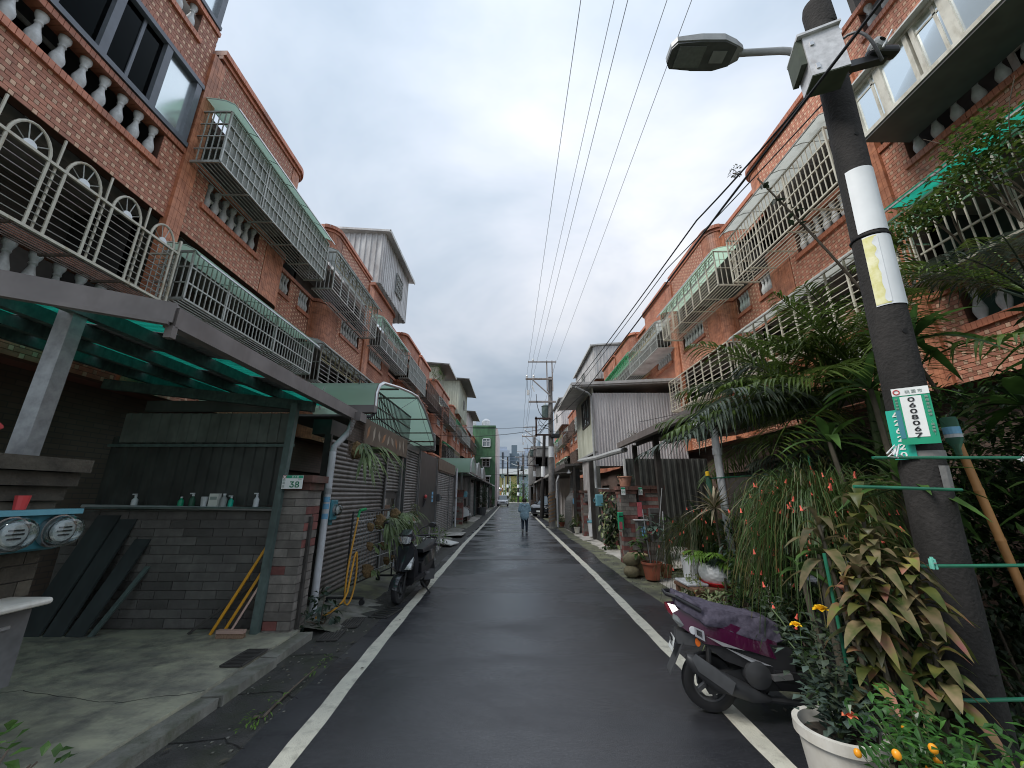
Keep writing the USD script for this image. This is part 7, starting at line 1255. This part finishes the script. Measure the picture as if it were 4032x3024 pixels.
hp = thing('honeycomb_pot', 'white round pot with hammered honeycomb surface', 'flower pot', (2.92, 5.98, .50)); hm = trimesh.creation.icosphere(4); v = hm.vertices; cc = trimesh.creation.icosphere(2).vertices; dd = np.linalg.norm(v[:, None] - cc[None], axis=2); dd.sort(axis=1); v = v * (1 + .045 * np.clip((dd[:, 0] / dd[:, 1]) - .35, 0, 1))[:, None] * [.245, .245, .19] + [0, 0, .15]; v[:, 2] = np.clip(v[:, 2], 0, .27); obj('bowl', MB().add(v, hm.faces), 'pot_glaze_white', hp, smooth=30); obj('soil', MB().lathe([(.19, .272), (0, .28)], 18), 'soil', hp)
t = thing('parlor_palm', 'bright green young palm in the white honeycomb pot', 'plant', (2.92, 5.98, .77))
for i in range(12): a = i * 2.4; e = rng.uniform(.35, 1.1); frond(t, (0, 0, 0), (math.cos(a) * math.cos(e), math.sin(a) * math.cos(e), math.sin(e)), rng.uniform(.4, .58), 'leaf_bright', 11, .2, .03, .45, .2)
t = thing('snake_plant', 'upright dark snake plant leaves in the honeycomb pot', 'plant', (2.82, 6.02, .76)); strap_rosette(t, (0, 0, 0), 7, .48, .045, 'leaf_dark', elev=(1.0, 1.45), droop=.05)
t = thing('succulent', 'greyish succulent cushion spilling over the honeycomb pot rim', 'plant', (2.88, 5.82, .77)); m = MB(); k = 160; leaves(m, blob(k, (0, 0, .01), (.2, .06, .05)), rdir(k, .0, 1), .05, .025, .1, 2); obj('cushion', m, 'leaf_blue', t, kind='stuff')
for (x, y, r, h, lab, mat) in ((2.92, 8.75, .20, .33, 'large terracotta pot with staked shrub before the brick pillars', 'terracotta'), (3.28, 8.95, .14, .24, 'smaller terracotta pot right of the large one', 'terracotta'), (3.13, 10.95, .19, .27, 'pale terracotta pot on top of the brick pillar', 'terracotta_pale'), (2.78, 22.6, .2, .24, 'red pot with plant at the foot of the concrete pole', 'terracotta'), (3.0, 18.75, .14, .26, 'cream pot with airy plant beside the curved shutter', 'pot_white'), (2.9, 19.1, .13, .2, 'dark pot behind the cream pot by the shutter', 'plastic_grey')):
    pot('flower_pot', lab, (x, y, 1.93 if r == .19 else .03), r * .7, r, h, mat)
t = thing('staked_shrub', 'leggy big leaved shrub tied to stakes in the large terracotta pot', 'plant', (2.92, 8.75, .3))
for x, y, z in ((-.12, 0, .75), (.05, .05, 1.0), (.16, -.05, .85), (-.25, .1, .5)): obj('stem', MB().tube([(x * .2, y * .2, 0), (x, y, z)], .009, 6), 'dead_stem', t); m = MB(); k = 20; leaves(m, np.array([(x, y, z)]) - np.array([0, 0, 1]) * nrg.uniform(0, .3, (k, 1)), rdir(k, -.2, .6), nrg.uniform(.14, .24, k), .09, .4, 3); obj('leaf_cluster', m, ['leaf_mid', 'leaf_blue'][int(x > 0)], t)
obj('stake', MB().tube([(-.02, 0, 0), (-.08, .02, 1.1)], .01, 6).tube([(.1, 0, 0), (.42, .1, 1.55)], .009, 6), 'pvc_grey', t); obj('ribbon', MB().hull([(.0, -.03, .62), (.12, -.03, .66), (.1, .0, .60), (-.04, 0, .64), (.05, -.05, .58)]), 'paper_red', t)
t = thing('staked_shrub', 'young green leafed shrub with pale stake in the smaller terracotta pot', 'plant', (3.28, 8.95, .2)); obj('stem', MB().tube([(0, 0, 0), (.06, .0, 1.15)], .01, 6), 'pvc_white', t); m = MB(); k = 26; p = np.array([(.05, 0, .75)]) + nrg.normal(0, 1, (k, 3)) * [.07, .07, .25]; leaves(m, p, rdir(k, -.1, .8), nrg.uniform(.12, .2, k), .07, .35, 3); obj('leaf_cluster', m, 'leaf_mid', t)
shrub('trailing_plant', 'dark trailing plant hanging over the pillar top pot', (3.13, 10.95, 2.15), [((-.12, 0, .0), (.1, .12, .1)), ((.2, 0, -.02), (.08, .1, .1))], 'leaf_dark', 120, .05, .02, 2)
for x, y, z, r, lab, mat in ((2.62, 9.15, .34, .17, 'mossy rounded boulder resting on a lower stone', 'stone_boulder'), (2.60, 9.1, .12, .16, 'flat rounded stone under the boulder', 'stone_boulder'), (2.55, 22.3, .1, .1, 'pale round stone at the foot of the concrete pole', 'pale_concrete')): solo('boulder', MB().ell((x, y, z), (r * 1.1, r, r * .82), 3), mat, lab, 'stone', smooth=60)
t = thing('planter_block', 'yellowish stone planter block behind the boulders', 'planter', (2.80, 9.35, 0)); obj('block', rbox((0, 0, .2), (.13, .13, .2), .02), 'block_yellow', t); obj('slab', rbox((.02, -.02, .42), (.19, .16, .025), .015), 'block_yellow', t)
t = thing('bucket', 'orange yellow bucket among the pots', 'bucket', (3.35, 7.6, .02)); obj('body', MB().lathe([(0, 0), (.13, 0), (.16, .34), (.15, .34), (.12, .02)], 16), 'bucket_yellow', t, smooth=35); obj('lid', MB().lathe([(.175, .33), (.175, .36), (0, .36)], 16), 'pot_white', t)
shrub('garden_shrub', 'light green small bush beside the orange bucket', (3.05, 7.3, 0), [((0, 0, .3), (.2, .2, .25))], 'leaf_variegated', 150, .12, .05, 4)
shrub('garden_shrub', 'leafy green bush below the honeycomb pot table', (2.55, 5.75, 0), [((0, .2, .35), (.12, .3, .3)), ((.0, -.25, .25), (.16, .25, .22))], 'leaf_variegated', 300, .10, .045, 5)
shrub('spear_plant', 'narrow variegated leafed plant by the purple scooter tail', (2.42, 5.0, 0), [((-.1, -.1, .42), (.18, .2, .25)), ((.05, .1, .25), (.2, .2, .22))], 'leaf_variegated', 120, .22, .035, 6, droop=.5)
t = thing('pothos_vine', 'climbing pothos vine covering the pillar before the upper room', 'vine', (3.2, 13.6, 0)); m, m2, m3_ = MB(), MB(), MB(); k = 420
p = np.stack([nrg.uniform(-.25, .75, k), nrg.uniform(-.35, .25, k), np.abs(nrg.normal(.75, .45, k)) % 1.85], 1); p[:, 0] *= 1 - p[:, 2] * .28; leaves(m, p[:300], unit(nrg.normal(0, 1, (300, 3))) + [-.4, -.9, -.2], nrg.uniform(.10, .19, 300), .11, .5, 3); leaves(m2, p[300:], unit(nrg.normal(0, 1, (k - 300, 3))) + [-.4, -.9, -.2], nrg.uniform(.12, .2, k - 300), .12, .5, 3); obj('foliage', m, 'leaf_dark', t, kind='stuff'); obj('pale_foliage', m2, 'leaf_variegated', t, kind='stuff')
for i in range(6): m3_.tube(bez([(rng.uniform(-.2, .6), 0, 0), (rng.uniform(-.3, .6), -.2, .8), (rng.uniform(0, .5), 0, 1.6)], 7), .012, 5)
obj('stems', m3_, 'stem_green', t)
t = thing('bucket', 'white bucket with green lid and a plastic bag before the pillar', 'bucket', (3.38, 16.9, .08)); obj('body', MB().lathe([(0, 0), (.19, 0), (.23, .55), (.21, .55)], 16), 'pvc_white', t, smooth=35); obj('lid', MB().lathe([(.245, .53), (.245, .58), (.12, .62), (0, .62)], 16), 'meter_top', t)
solo('plastic_bag', draped([(3.2, 16.85, .72), (3.5, 16.8, .72), (3.3, 16.85, 1.3), (3.25, 16.75, 1.25), (3.5, 16.95, .75), (3.2, 17, .8)], 3, .05, 2, 7.), 'bag_white', 'white plastic bag hanging above the white bucket', 'bag', smooth=50)
for x, y, z, lab in ((2.78, 22.6, .25, 'leafy plant in the red pot by the concrete pole'), (2.9, 19.1, .22, 'plant in the dark pot by the curved shutter')): shrub('pot_plant', lab, (x, y, z), [((0, 0, .2), (.2, .2, .2))], 'leaf_mid', 110, .14, .06, 4)
shrub('pot_plant', 'airy yellow green plant in the cream pot', (3.0, 18.75, .27), [((0, 0, .35), (.17, .17, .3))], 'leaf_bright', 420, .04, .014, 6)
# --- white bucket with roses, kumquat bush, both nearest the camera
t = pot('rose_bucket', 'large cream plastic pot with roses at the right foreground', (1.80, 2.56, .02), .145, .20, .46, 'pot_white', True, 32)
t = thing('rose_bush', 'rose bush with yellow flowers growing in the cream pot', 'shrub', (1.80, 2.56, .42)); st = MB(); mb, mb2 = MB(), MB()
tips = [(-.10, .15, .42), (.10, .2, .50), (.28, .05, .45), (.02, -.05, .35), (.2, .3, .35), (-.05, .35, .55), (.35, .2, .35), (.12, -.1, .2), (-.12, -.05, .18), (.3, -.1, .25)]
for e in tips:
    e = np.array(e); p = bez([(0, 0, 0), (e[0] * .3, e[1] * .3, e[2] * .7), e], 8); st.tube(p, np.linspace(.008, .004, 8), 5); k = 55; q = p[nrg.integers(2, 8, k)] + nrg.normal(0, .05, (k, 3)); leaves(mb if rng.random() < .7 else mb2, q, rdir(k, -.3, .6), nrg.uniform(.04, .07, k), .042, .3, 2, .2)
obj('stems', st, 'stem_green', t); obj('foliage', mb, 'leaf_rose', t, kind='stuff'); obj('young_foliage', mb2 if mb2.v else mb, 'leaf_blue', t, kind='stuff')
def rose(t, c, r, mat, nm='rose_flower'):
    m = MB(); 
    for ring, (rr, e, n) in enumerate(((1.0, .25, 6), (.8, .7, 5), (.5, 1.1, 4), (.25, 1.4, 3))): a = np.arange(n) * 2 * PI / n + ring * .5; leaves(m, np.repeat([c], n, 0) + np.stack([np.cos(a), np.sin(a), 0 * a], 1) * r * .12, np.stack([np.cos(a) * math.cos(e), np.sin(a) * math.cos(e), np.full(n, math.sin(e))], 1), r * (.6 + .5 * rr), r * .95, .25 * rr, 3, .5, .6)
    obj(nm, m, mat, t, smooth=50)
rose(t, (.16, .18, .58), .045, 'flower_yellow'); rose(t, (-.03, .16, .50), .032, 'flower_yellow'); rose(t, (.0, -.10, .15), .034, 'flower_peach')
t = thing('kumquat_bush', 'glossy kumquat bush with small orange fruit in the lower right corner', 'shrub', (1.84, 2.04, 0)); st, mb, mb2 = MB(), MB(), MB(); tips = []
for i in range(42):
    a = rng.uniform(0, 6.28); r = .34 * math.sqrt(rng.random()); e = np.array([r * math.cos(a) + .06, r * math.sin(a), rng.uniform(.35, .80)]); p = bez([(0, 0, .1), (e[0] * .2, e[1] * .2, e[2] * .6), e], 8); tips.append(e); st.tube(p, np.linspace(.009, .003, 8), 5); k = 46; q = p[nrg.integers(3, 8, k)] + nrg.normal(0, .045, (k, 3)); leaves(mb if i % 3 else mb2, q, rdir(k, -.2, .9), nrg.uniform(.045, .08, k), .03, .2, 2, .25)
obj('stems', st, 'stem_green', t); obj('foliage', mb, 'leaf_kumquat', t, kind='stuff'); obj('young_foliage', mb2, 'leaf_glossy', t, kind='stuff')
for i in range(24): c = tips[i] + nrg.normal(0, .03, 3) - [0, 0, .06] + [-.05, -.08, 0]; obj('kumquat', MB().ell(c, (.015, .015, .018), 2), 'fruit_orange' if i % 4 else 'fruit_green', t, smooth=60)
pot('kumquat_pot', 'dark pot of the kumquat bush in the lower right corner', (1.84, 2.04, 0), .14, .19, .3, 'plastic_grey')
# --- stakes, ties, bamboo with bottle
for a, b, lab in (((2.26, 2.44, 1.925), (3.45, 2.50, 1.93), 'green plastic stake tied across the pole at plate height'), ((2.08, 2.42, 1.75), (2.73, 2.42, 1.73), 'green stake ending on the pole below the plates'), ((2.35, 2.43, 1.305), (3.45, 2.47, 1.305), 'green stake across the pole with a mint peg'), ((2.33, 2.43, .65), (3.3, 2.40, .68), 'lowest green stake across the pole foot'), ((1.96, 2.62, 0), (1.95, 2.6, 1.35), 'upright green stake through the cordylines'), ((3.02, 4.0, 1.0), (3.05, 4.0, 2.1), 'upright green stake between palms and coral plant'), ((2.98, 6.0, 1.94), (3.95, 6.0, 2.0), 'green stake with a bottle on its left end')): solo('garden_stake', MB().tube([a, b], .0095, 8), 'stake_green', lab, 'stake')
for c, lab in (((2.37, 2.41, 1.96), 'white twisted tie at the left of the upper stake'), ((3.24, 2.46, 1.92), 'white tie joining the upper stake and the bamboo'), ((3.28, 2.44, 1.305), 'white tie on the middle stake at the right'), ((2.30, 2.41, .66), 'grey twisted tie at the lowest stake')):
    m = MB()
    for i in range(4): m.tube(np.array(c) + nrg.normal(0, .016, (4, 3)) + [[0, 0, 0], [.02, 0, .02], [0, 0, -.02], [.03, 0, -.03]], .0045, 5)
    solo('twist_tie', m, 'tie_white', lab, 'tie')
t = thing('clothes_peg', 'mint green clothes peg on the middle stake', 'peg', (2.42, 2.41, 1.305)); obj('arms', MB().bar((-.010, 0, -.012), (-.006, 0, .042), .009, .02).bar((.012, 0, -.012), (.007, 0, .042), .009, .02).bar((-.006, 0, .042), (.008, 0, .042), .008, .02), 'peg_mint', t); obj('spring', MB().tube([(-.006, -.012, .02), (.008, -.012, .02)], .004, 6), 'steel_trim', t)
bam = thing('bamboo_cane', 'thick tan bamboo cane leaning at the right edge', 'cane', (0, 0, 0)); pA, pB = np.array([3.46, 2.99, 2.08]), np.array([3.62, 2.92, .0])
for i in range(6): a, b = pA + (pB - pA) * i / 6, pA + (pB - pA) * (i + 1) / 6; obj('segment', MB().tube([a, a + (b - a) * .06, a + (b - a) * .94, b], [.029, .026, .026, .029], 10), 'bamboo', bam, smooth=40)
bt = thing('green_bottle', 'upturned green plastic bottle over the bamboo cane with a blue label', 'bottle', (3.44, 2.99, 1.99), scale=1.1); obj('body', MB().lathe([(.018, 0), (.02, .05), (.045, .11), (.045, .25), (.04, .27), (0, .275)], 16), 'bottle_green', bt, smooth=40); obj('label', MB().lathe([(.0458, .15), (.0458, .20)], 16), 'label_blue', bt); obj('label', MB().lathe([(.0458, .125), (.0458, .149)], 16), 'pvc_white', bt)
t = thing('yellow_bottle', 'clear bottle with yellow cap on the stake by the bird of paradise', 'bottle', (2.97, 5.98, 1.58)); obj('body', MB().lathe([(0, 0), (.04, 0), (.04, .3), (.02, .38), (.018, .42), (0, .42)], 12), 'bottle_green', t, smooth=40); obj('cap', MB().lathe([(.03, .40), (.03, .46), (0, .47)], 10), 'flower_yellow', t)
# long thorny rose stem and the bougainvillea on the balcony
t = thing('rose_shoot', 'long bare thorny stem rising across the balusters left of the pole', 'plant', (0, 0, 0)); p = bez([(3.9, 3.4, 2.6), (3.2, 3.1, 3.55), (2.75, 3.05, 4.1), (2.36, 3.0, 4.62)], 14); obj('stem', MB().tube(p, np.linspace(.016, .007, 14), 6), 'bark', t); m = MB(); leaves(m, p[9:13].repeat(4, 0) + nrg.normal(0, .03, (16, 3)), rdir(16), .09, .055, .3, 3); obj('leaf_cluster', m, 'leaf_rose', t)
t = thing('bougainvillea', 'bougainvillea bush spilling over the green roofed balcony cage', 'shrub', (6.2, 3.6, 4.7)); mb, mb2, st = MB(), MB(), MB()
for c, r in (((-.35, -.3, .75), (.35, .5, .5)), ((-.45, .3, .85), (.35, .45, .4)), ((-.5, .9, .75), (.3, .4, .3)), ((-.3, -.9, .6), (.3, .5, .5)), ((-.5, 1.45, .65), (.2, .35, .2)), ((-.5, .1, 1.2), (.3, .5, .3))):
    k = 420; q = blob(k, c, r, .3); d = rdir(k, -.4, .8); leaves(mb, q[:280], d[:280], nrg.uniform(.05, .09, 280), .045, .3, 2); leaves(mb2, q[280:], d[280:], nrg.uniform(.05, .09, k - 280), .045, .3, 2)
    for _ in range(4): e = np.array(c) + rdir(1)[0] * np.array(r) * 1.5; st.tube(bez([(0, c[1], .0), np.array(c) * .8, e], 8), np.linspace(.012, .003, 8), 5)
obj('stems', st, 'bark', t); obj('crown', mb, 'leaf_bougainvillea', t, kind='stuff'); obj('crown', mb2, 'leaf_mid', t, kind='stuff')
# --- left side plants
def staghorn(lab, loc, n, L, face=(1, -.2, 0), r=.12):
    t = thing('staghorn_fern', lab, 'fern', loc); f = unit(np.asarray(face, float)); obj('root_ball', draped(np.asarray(trimesh.creation.icosphere(1).vertices) * [r, r * .8, r * 1.2], 2, .09, 4, 14.), 'root_ball', t, smooth=60)
    for i in range(n):
        a = rng.uniform(-1.3, 1.3); d = f * .8 + np.array([-f[1], f[0], 0]) * math.sin(a) + [0, 0, rng.uniform(-.3, .7)]; d = unit(d); l = L * rng.uniform(.7, 1.15); m = MB(); b0 = f * r * .6; mid = b0 + d * l * .5 - np.array([0, 0, .12 * l]); leaves(m, [b0], [mid - b0], np.linalg.norm(mid - b0) * 1.15, .075, .1, 3, .2, .8)
        for s_ in (-.35, 0, .4): dd = unit(d + np.array([-d[1], d[0], 0]) * s_ + [0, 0, -.55]); leaves(m, [mid], [dd], l * rng.uniform(.4, .65), .042, .7, 4, .2, .5)
        obj('antler_leaf', m, 'leaf_staghorn', t)
    return t
staghorn('big staghorn fern hanging from the wire grid under the eave', (-2.62, 6.55, 2.42), 18, .7, (.8, -.4, 0), .13)
staghorn('large staghorn fern at the top of the plant rack', (-2.45, 7.6, 1.22), 26, .7); staghorn('staghorn fern at the far top of the plant rack', (-2.36, 8.25, 1.30), 18, .6)
for i, (y, z, lab) in enumerate(((7.15, 1.18, 'small brown root ball at the rack top near the nozzle'), (7.2, .86, 'mossy root ball in the middle row of the rack'), (7.75, .80, 'dark root ball in the middle of the rack'), (7.2, .46, 'shaggy brown root ball low on the rack'), (7.95, .52, 'peach root ball low on the rack'), (8.3, .50, 'narrow root ball at the far low end of the rack'))): staghorn(lab, (-2.56 + (y - 6.72) * .11 + .05, y, z), 2 if i in (0, 4) else 3, .22, r=.062 if i != 3 else .10)
shrub('wall_plant', 'round leafed weed growing at the foot of the white downpipe', (-2.56, 5.82, 0), [((0, .0, .32), (.14, .14, .14)), ((.12, .1, .18), (.14, .14, .12)), ((-.05, -.2, .12), (.16, .2, .12))], 'leaf_blue', 85, .13, .075, 5, mats=['leaf_blue', 'leaf_dark'])
shrub('floor_plant', 'green leafed shoot in the lower left corner', (-2.60, 2.30, .05), [((-.05, .05, .38), (.2, .2, .12)), ((.12, .15, .26), (.16, .18, .12)), ((-.2, -.1, .25), (.16, .16, .14))], 'leaf_mid', 70, .085, .055, 6, droop=.2)
pot('flower_pot', 'small clay pot on the white topped stool', (-2.78, 11.6, 1.0), .07, .1, .14, 'terracotta_pale'); shrub('pot_plant', 'yellowish leafed plant on the stool', (-2.78, 11.6, 1.12), [((0, 0, .16), (.14, .14, .2))], 'leaf_variegated', 90, .1, .05, 4)
shrub('door_plant', 'bright green leafy plants behind the black scooter', (-2.5, 12.9, .05), [((0, 0, .5), (.35, .4, .25)), ((.15, .8, .35), (.25, .4, .25))], 'leaf_bright', 260, .11, .05, 8, mats=['leaf_bright', 'leaf_mid'])
shrub('gutter_weed', 'tuft of weeds at the gutter edge right of the black scooter', (-2.0, 9.9, 0), [((0, 0, .10), (.1, .25, .1))], 'leaf_mid', 110, .08, .02, 3); shrub('gutter_weed', 'thin weeds along the kerb by the asphalt edge at lower left', (-2.0, 3.7, 0), [((0, 0, .03), (.08, .3, .03)), ((.05, .9, .03), (.06, .3, .03))], 'leaf_bright', 90, .045, .015, 2)
def potted(lab, loc, r, h, mat='leaf_dark', n=420):
    t = shrub('tub_plant', lab, loc, [((0, 0, h * .6), (r * .8, r * .8, h * .35)), ((r * .3, 0, h * .8), (r * .6, r * .6, h * .25))], mat, n, .14, .06, 6); obj('tub', MB().lathe([(0, 0), (r * .5, 0), (r * .62, h * .25), (r * .55, h * .25), (0, h * .22)], 14), 'plastic_grey', t); return t
potted('large dark tub plant before the far left frontage', (-2.65, 35.6, 0), .7, 2.6, 'leaf_dark', 700); potted('tub plant beyond the first far tub plant', (-2.7, 38.6, 0), .5, 2.0); potted('tub plant near the white car at the left', (-2.8, 58, 0), .5, 1.6, 'leaf_mid'); potted('bushy tub plant at the right before the slender pole', (2.9, 36, 0), .5, 1.5)
shrub('roof_plant', 'scraggy tree growing on the left roof beside the small shed', (-6.1, 28.6, 10.2), [((.2, 0, .9), (.5, .7, .45)), ((.4, .7, .6), (.4, .5, .35))], 'leaf_mid', 300, .12, .05, 12); shrub('roof_plant', 'tuft of weed on the right parapet above the white cage', (6.5, 8.9, 10.45), [((-.1, 0, .16), (.14, .16, .16))], 'leaf_rose', 90, .08, .03, 4); shrub('roof_plant', 'weeds sprouting on the carport roof below the corrugated upper room', (3.5, 11.0, 3.25), [((0, 0, .14), (.2, .3, .15))], 'leaf_rose', 60, .09, .02, 7)
# --- greenery at the end of the lane
def far_bush(lab, loc, clumps, mats, n, L=.4):
    t = thing('far_bush', lab, 'bush', loc)
    for mt_ in mats:
        mb = MB()
        for c, r in clumps: k = n // len(clumps); q = blob(k, c, r, .45); leaves(mb, q, unit(q - np.array(c)) + rdir(k) * .8, nrg.uniform(.6, 1.3, k) * L, L * .5, .3, 2)
        obj('crown', mb, mt_, t, kind='stuff')
    return t
far_bush('pale green thicket behind the far right pole', (3, 108, 0), [((0, 0, 1.5), (4, 2, 2.2)), ((3, 2, 2.5), (4, 2, 2.6)), ((-2, 3, 3.0), (3, 2, 2.5))], ('leaf_bright', 'leaf_mid'), 900, .5); far_bush('darker green tree left of the middle end pole', (-6.2, 104, 0), [((0, 0, 3), (2.6, 2, 2.6)), ((1.2, 1, 5.0), (2.0, 1.5, 2.0)), ((2.5, 0, 2), (2.0, 1.5, 2.0))], ('leaf_mid', 'leaf_bright'), 900, .5)
far_bush('brownish shrub in front of the end pole', (.3, 100, 0), [((0, 0, 1.2), (1.2, 1, 1.3)), ((.4, 0, 2.6), (.8, .8, .9))], ('leaf_cordyline_brown', 'leaf_mid'), 360, .35); far_bush('bright grassy bank at the right end of the lane', (2.4, 99, 0), [((0, 0, .6), (1.4, .8, .7))], ('leaf_bright',), 500, .35)
mr = thing('traffic_mirror', 'round convex traffic mirror at the end of the lane', 'mirror', (-2.6, 92, 0)); obj('post', MB().tube([(0, 0, 0), (0, 0, 2.6)], .05, 8), 'reflector_orange', mr); obj('face', MB().lathe([(0, -.12), (.35, -.08), (.45, 0)], 18, (0, -.05, 2.9), axis='y'), 'mirror', mr); obj('hood', MB().lathe([(.45, -.02), (.52, -.02), (.52, .03), (0, .05)], 18, (0, -.05, 2.9), axis='y'), 'reflector_orange', mr)
solo('tree_line', (lambda mb: leaves(mb, *(lambda q: (q, rdir(len(q))))(np.stack([nrg.uniform(-60, 60, 5200), nrg.uniform(112, 130, 5200), np.abs(nrg.normal(0, 3.0, 5200))], 1)), .9, .5, .3, 2))(MB()), 'leaf_mid', 'dense green thicket along the far side of the cross street', 'thicket', kind='stuff')

for x, y, lab in ((6.4, 6.6, 'terracotta pot on the right first floor cage, nearest of three'), (6.35, 7.5, 'terracotta pot on the right first floor cage, middle of three'), (6.4, 8.9, 'terracotta pot on the right first floor cage, farthest of three')): pot('flower_pot', lab, (x, y, 4.77), .1, .15, .24, 'terracotta_pale'); shrub('pot_plant', 'green plant in the ' + lab, (x, y, 4.98), [((0, 0, .2), (.18, .18, .2))], 'leaf_mid', 90, .13, .06, 4)
fl = MB(); k = 130; leaves(fl, np.stack([np.r_[nrg.uniform(1.9, 3.0, 80), nrg.uniform(-2.5, -1.5, 50)], nrg.uniform(2.2, 14, k), np.full(k, .014)], 1), np.c_[nrg.normal(0, 1, (k, 2)), np.zeros(k)], nrg.uniform(.03, .07, k), .028, 0.02, 2, .3); solo('fallen_leaves', fl, 'dead_stem', 'dead leaves scattered along the gutters', 'fallen leaves', kind='stuff')
# repeats of one kind carry one group
GROUPS = {'brick_house': 'brick row houses along the lane', 'overhead_wire': 'overhead wires and cables', 'bottle': 'bottles on the carport shelf', 'board': 'boards and boards leaning or fixed on the left side', 'electric_meter': 'electric meters on the blue cabinet', 'meter_box': 'single meter boxes along the lane', 'letter_box': 'letter boxes', 'brick_pillar': 'brick gate pillars', 'roller_shutter': 'roller shutters', 'house_frontage': 'low frontages under the row houses', 'rooftop_shed': 'rooftop sheds', 'barrel_awning': 'far barrel awnings on the left', 'utility_pole': 'tall utility poles on the right', 'end_pole': 'poles at the end of the lane', 'tower': 'distant towers', 'scooter': 'parked scooters', 'staghorn_fern': 'staghorn ferns on the rack and grid', 'flower_pot': 'flower pots', 'garden_stake': 'green garden stakes', 'twist_tie': 'white twisted ties', 'areca_palm': 'areca palms in the right bed', 'corn_plant': 'corn plants in the right bed', 'cordyline': 'cordylines by the lamp pole', 'coral_plant': 'coral plants in the right bed', 'garden_shrub': 'shrubs in the right bed', 'drain_grate': 'drain grates', 'downpipe': 'downpipes', 'boulder': 'stones by the pots', 'tub_plant': 'tub plants along the far frontages', 'far_bush': 'bushes at the end of the lane', 'yellow_bar': 'yellow bars leaning on the green post', 'pole_sign': 'number plates on the lamp pole', 'number_plate': 'house number plates', 'parked_suv': 'parked SUVs', 'pot_plant': 'plants in small pots', 'roof_plant': 'plants growing on roofs', 'staked_shrub': 'staked shrubs in terracotta pots', 'gutter_weed': 'weeds in the gutter', 'bucket': 'buckets'}
for p_ in WORLD.GetPrim().GetChildren():
    g_ = GROUPS.get(p_.GetName().rsplit('_', 1)[0] if p_.GetName()[-3:].isdigit() else p_.GetName())
    if g_ and p_.GetCustomDataByKey('label') and not p_.GetCustomDataByKey('group') and COUNT.get(('/World', p_.GetName().rsplit('_', 1)[0] if p_.GetName()[-3:].isdigit() else p_.GetName()), 0) > 1: p_.SetCustomDataByKey('group', g_)
